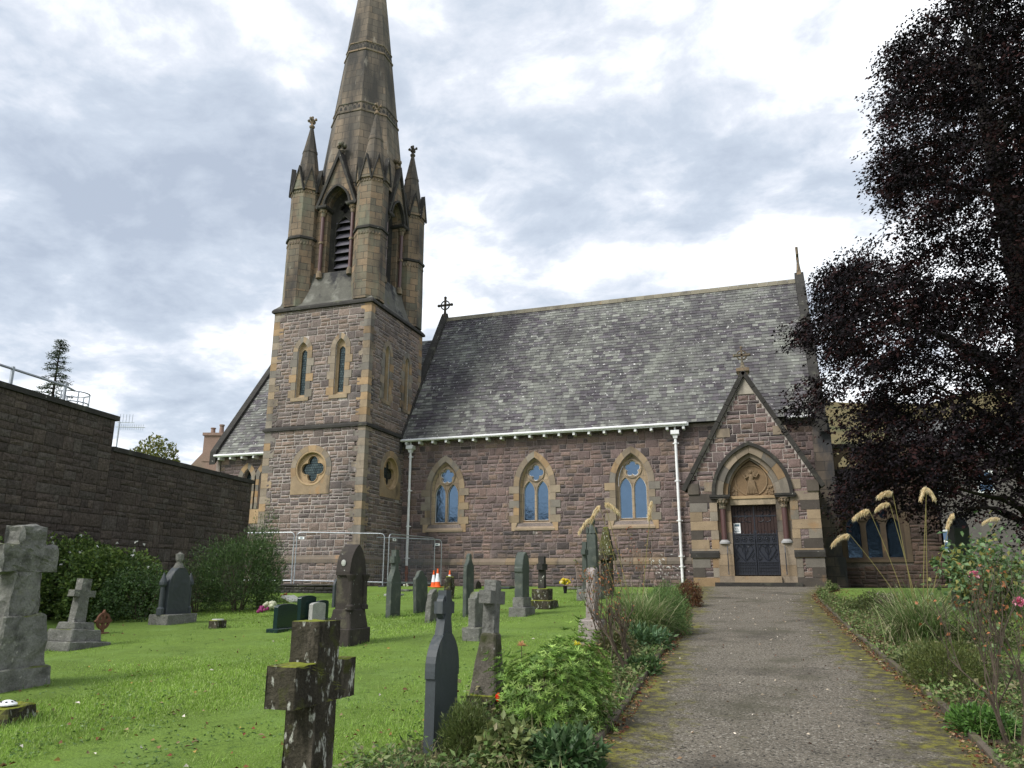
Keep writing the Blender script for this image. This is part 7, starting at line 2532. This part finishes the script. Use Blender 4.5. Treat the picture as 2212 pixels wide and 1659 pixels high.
t = RNG.uniform(-0.5, 0.5, (k, KL))
Pn = C[:, None]+H[:, None]*(t*0.62)[..., None]+RNG.normal(size=(k, KL, 3))*np.array([0.07, 0.07, 0.035])
Dn = H[:, None]*0.9+RNG.normal(size=(k, KL, 3))*np.array([0.7, 0.7, 0.22])
Pn, Dn = Pn.reshape(-1, 3), Dn.reshape(-1, 3)
nn_ = len(Pn)
base_t = np.repeat(palette(k, [(0.010, 0.008, 0.010), (0.014, 0.010, 0.012), (0.008, 0.007, 0.008), (0.026, 0.011, 0.011)], 0.2), KL, 0)
leaf_cloud('crown', Pn-np.array(TB), Dn, RNG.uniform(0.06, 0.11, nn_), RNG.uniform(0.042, 0.07, nn_), base_t, 'purple_leaf', beech)
mb = MB()
mb.tube([(0.15, 0, -0.2), (0, 0, 1.5), (0.05, 0, 4), (0.15, 0.1, 7.5), (0.0, 0.2, 11), (-0.2, 0.1, 15)], [0.62, 0.46, 0.42, 0.33, 0.2, 0.05], 14)
mb.build('trunk', 'bark', beech, local=True)
mb = MB()
def limb(pts, r0, r1):
    pts = [Vector(p)-TB for p in pts]
    cr = []
    for i in range(len(pts)-1):
        for j in range(4):
            cr.append(pts[i].lerp(pts[i+1], j/4)+Vector((noise.noise(pts[i]*1.3+Vector((j, 0, 0))), 0, noise.noise(pts[i]*1.7+Vector((0, j, 0)))))*0.08)
    cr.append(pts[-1])
    m_ = len(cr)
    mb.tube(cr, [r0+(r1-r0)*i/(m_-1) for i in range(m_)], 8)
limb([(6.1, 20.4, 4.4), at_depth(2205, 855, 18.6), at_depth(2130, 775, 18.0), at_depth(2050, 728, 17.4), at_depth(1960, 700, 17.0), at_depth(1850, 660, 16.6)], 0.19, 0.02)
rnd = random.Random(6)
idx = [rnd.randrange(len(C)) for _ in range(60)]
for i in idx:
    e = Vector(C[i])
    r_ = (e-TB).length
    z0 = max(2.5, e.z-0.35*math.hypot(e.x-TB.x, e.y-TB.y)-rnd.uniform(0.3, 1.6))
    s_ = Vector((TB.x, TB.y, z0))
    m1 = s_.lerp(e, 0.45)+Vector((0, 0, 0.35))
    limb([s_, m1, e], rnd.uniform(0.045, 0.09), 0.008)
mb.build('branches', 'bark', beech, local=True)

# ---- lawn blades, tufts round the stones, fallen leaves
n = 330000
uu = RNG.uniform(-30, 1330, n)
vv = 1268+(1690-1268)*RNG.uniform(0, 1, n)**0.8
nr = 34000
uu = np.concatenate([uu, RNG.uniform(1750, 2240, nr)])
vv = np.concatenate([vv, RNG.uniform(1268, 1480, nr)])
fwv, rtv, upv = np.array(_fw), np.array(_rt), np.array(_up)
d = fwv+rtv*((uu-1106)/FPX)[:, None]-upv*((vv-829.5)/FPX)[:, None]
t = -1.6/(d[:, 2]-0.05*d[:, 1])
Pg = np.array(EYE)+d*t[:, None]
ys__ = np.arange(-4, 40, 0.25)
bl_ = np.interp(Pg[:, 1], ys__, [bedl(y) for y in ys__])
br_ = np.interp(Pg[:, 1], ys__, [bedr(y) for y in ys__])
wallx = E0.x+(Pg[:, 1]-E0.y)*DRW.x/DRW.y
ok = (t > 0) & (Pg[:, 1] < 26.2) & (((Pg[:, 0] < bl_+0.05) & (Pg[:, 0] > wallx+0.1)) | (Pg[:, 0] > br_-0.05))
Pg = Pg[ok]
n = len(Pg)
dep_ = -math.sin(YAW)*Pg[:, 0]+math.cos(YAW)*Pg[:, 1]
amp_ = np.array([noise.noise(Vector((x*0.5, y*0.5, 0)))+0.5*noise.noise(Vector((x*1.6, y*1.6, 2))) for x, y in Pg[:, :2]])
Pg[:, 2] = np.array([gz(a, b) for a, b in Pg[:, :2]])-0.012
tint = palette(n, [(0.20, 0.32, 0.045), (0.25, 0.39, 0.065), (0.16, 0.26, 0.035), (0.34, 0.43, 0.16)], 0.18)*(1+0.38*amp_[:, None])
hgt = (0.015+0.016*RNG.uniform(0, 1, n)+0.012*np.clip(amp_, -0.5, 1))*(1+0.02*dep_)
blade_cloud('grass', Pg, RNG.uniform(0, 2*PI, n), hgt, 0.0014+0.00056*dep_, RNG.uniform(0, 0.7, n), RNG.uniform(0, 1.0, n), tint, 'blade', segs=2, kind='stuff')
k_ = 4500
q = Pg[RNG.integers(0, len(Pg), k_)].copy()
sel = np.array([noise.noise(Vector((x*0.9, y*0.9, 31))) for x, y, z in q]) > 0.05
q = q[sel]
q[:, 2] += 0.02
k_ = len(q)
leaf_cloud('lawn_weeds', q, RNG.normal(size=(k_, 3))*np.array([1, 1, 0.25])+np.array([0, 0, 0.25]), RNG.uniform(0.02, 0.05, k_), RNG.uniform(0.012, 0.03, k_), palette(k_, [(0.07, 0.14, 0.03), (0.10, 0.18, 0.045), (0.16, 0.24, 0.09)], 0.2), 'leaf', kind='stuff')
sel = RNG.uniform(0, 1, len(Pg)) < 0.035
q = Pg[sel & (amp_ > -0.1)]
k_ = len(q)
blade_cloud('grass_tufts', q, RNG.uniform(0, 2*PI, k_), RNG.uniform(0.05, 0.10, k_), 0.005+0.0004*(-math.sin(YAW)*q[:, 0]+math.cos(YAW)*q[:, 1]), RNG.uniform(0, 0.8, k_), RNG.uniform(0.2, 1.2, k_), palette(k_, [(0.16, 0.28, 0.04), (0.22, 0.36, 0.06), (0.26, 0.34, 0.10)], 0.2), 'blade', segs=3, kind='stuff')
bases = [o for o in bpy.data.objects if o.get('category') in ('gravestone', 'memorial tablet', 'grave marker', 'flower vase') and o.location.z < 1.35]
B = []
for o in bases:
    k_ = 170
    a = RNG.uniform(0, 2*PI, k_)
    rr = RNG.uniform(0.16, 0.5, k_)
    dims = 0.30
    B.append(np.stack([o.location.x+np.cos(a)*rr*0.9, o.location.y+np.sin(a)*rr*1.15, np.zeros(k_)], 1))
B = np.concatenate(B)
B[:, 2] = 0.05*B[:, 1]-0.01
n = len(B)
blade_cloud('grass_tufts', B, RNG.uniform(0, 2*PI, n), RNG.uniform(0.05, 0.12, n), 0.008, RNG.uniform(0, 0.5, n), RNG.uniform(0.2, 1.2, n), palette(n, [(0.09, 0.18, 0.025), (0.13, 0.24, 0.04), (0.16, 0.2, 0.06)], 0.2), 'blade', segs=3, kind='stuff')
LC = [(0.16, 0.075, 0.035), (0.10, 0.05, 0.03), (0.22, 0.13, 0.07), (0.26, 0.19, 0.11), (0.13, 0.04, 0.025)]
def litter(name, P, s0, s1, cols):
    n = len(P)
    D = RNG.normal(size=(n, 3))*np.array([1, 1, 0.22])
    leaf_cloud(name, P, D, RNG.uniform(s0, s1, n), RNG.uniform(s0, s1, n)*0.62, palette(n, cols, 0.3), 'litter', kind='stuff', fold=0.25)
for side in (-1, 1):
    n = 5200
    y = RNG.uniform(4.5, 27, n)**1.0
    e = np.array([lerp(LX if side < 0 else RX, q) for q in y])
    off = RNG.gamma(1.3, 0.26, n)-0.14
    x = e+side*off
    litter('fallen_leaves', np.stack([x, y, 0.05*y+0.035], 1), 0.018, 0.05, LC)
n = 420
x, y = RNG.uniform(-1.5, 1.3, n), RNG.uniform(5, 26, n)
litter('fallen_leaves', np.stack([x, y, 0.05*y+0.032], 1), 0.02, 0.05, [(0.4, 0.34, 0.26), (0.26, 0.17, 0.1), (0.5, 0.45, 0.38), (0.12, 0.06, 0.04)])
n = 300
q = Pg[RNG.integers(0, len(Pg), n)]
q[:, 2] += 0.035
litter('fallen_leaves', q, 0.03, 0.07, LC+[(0.5, 0.46, 0.4), (0.3, 0.2, 0.06)])
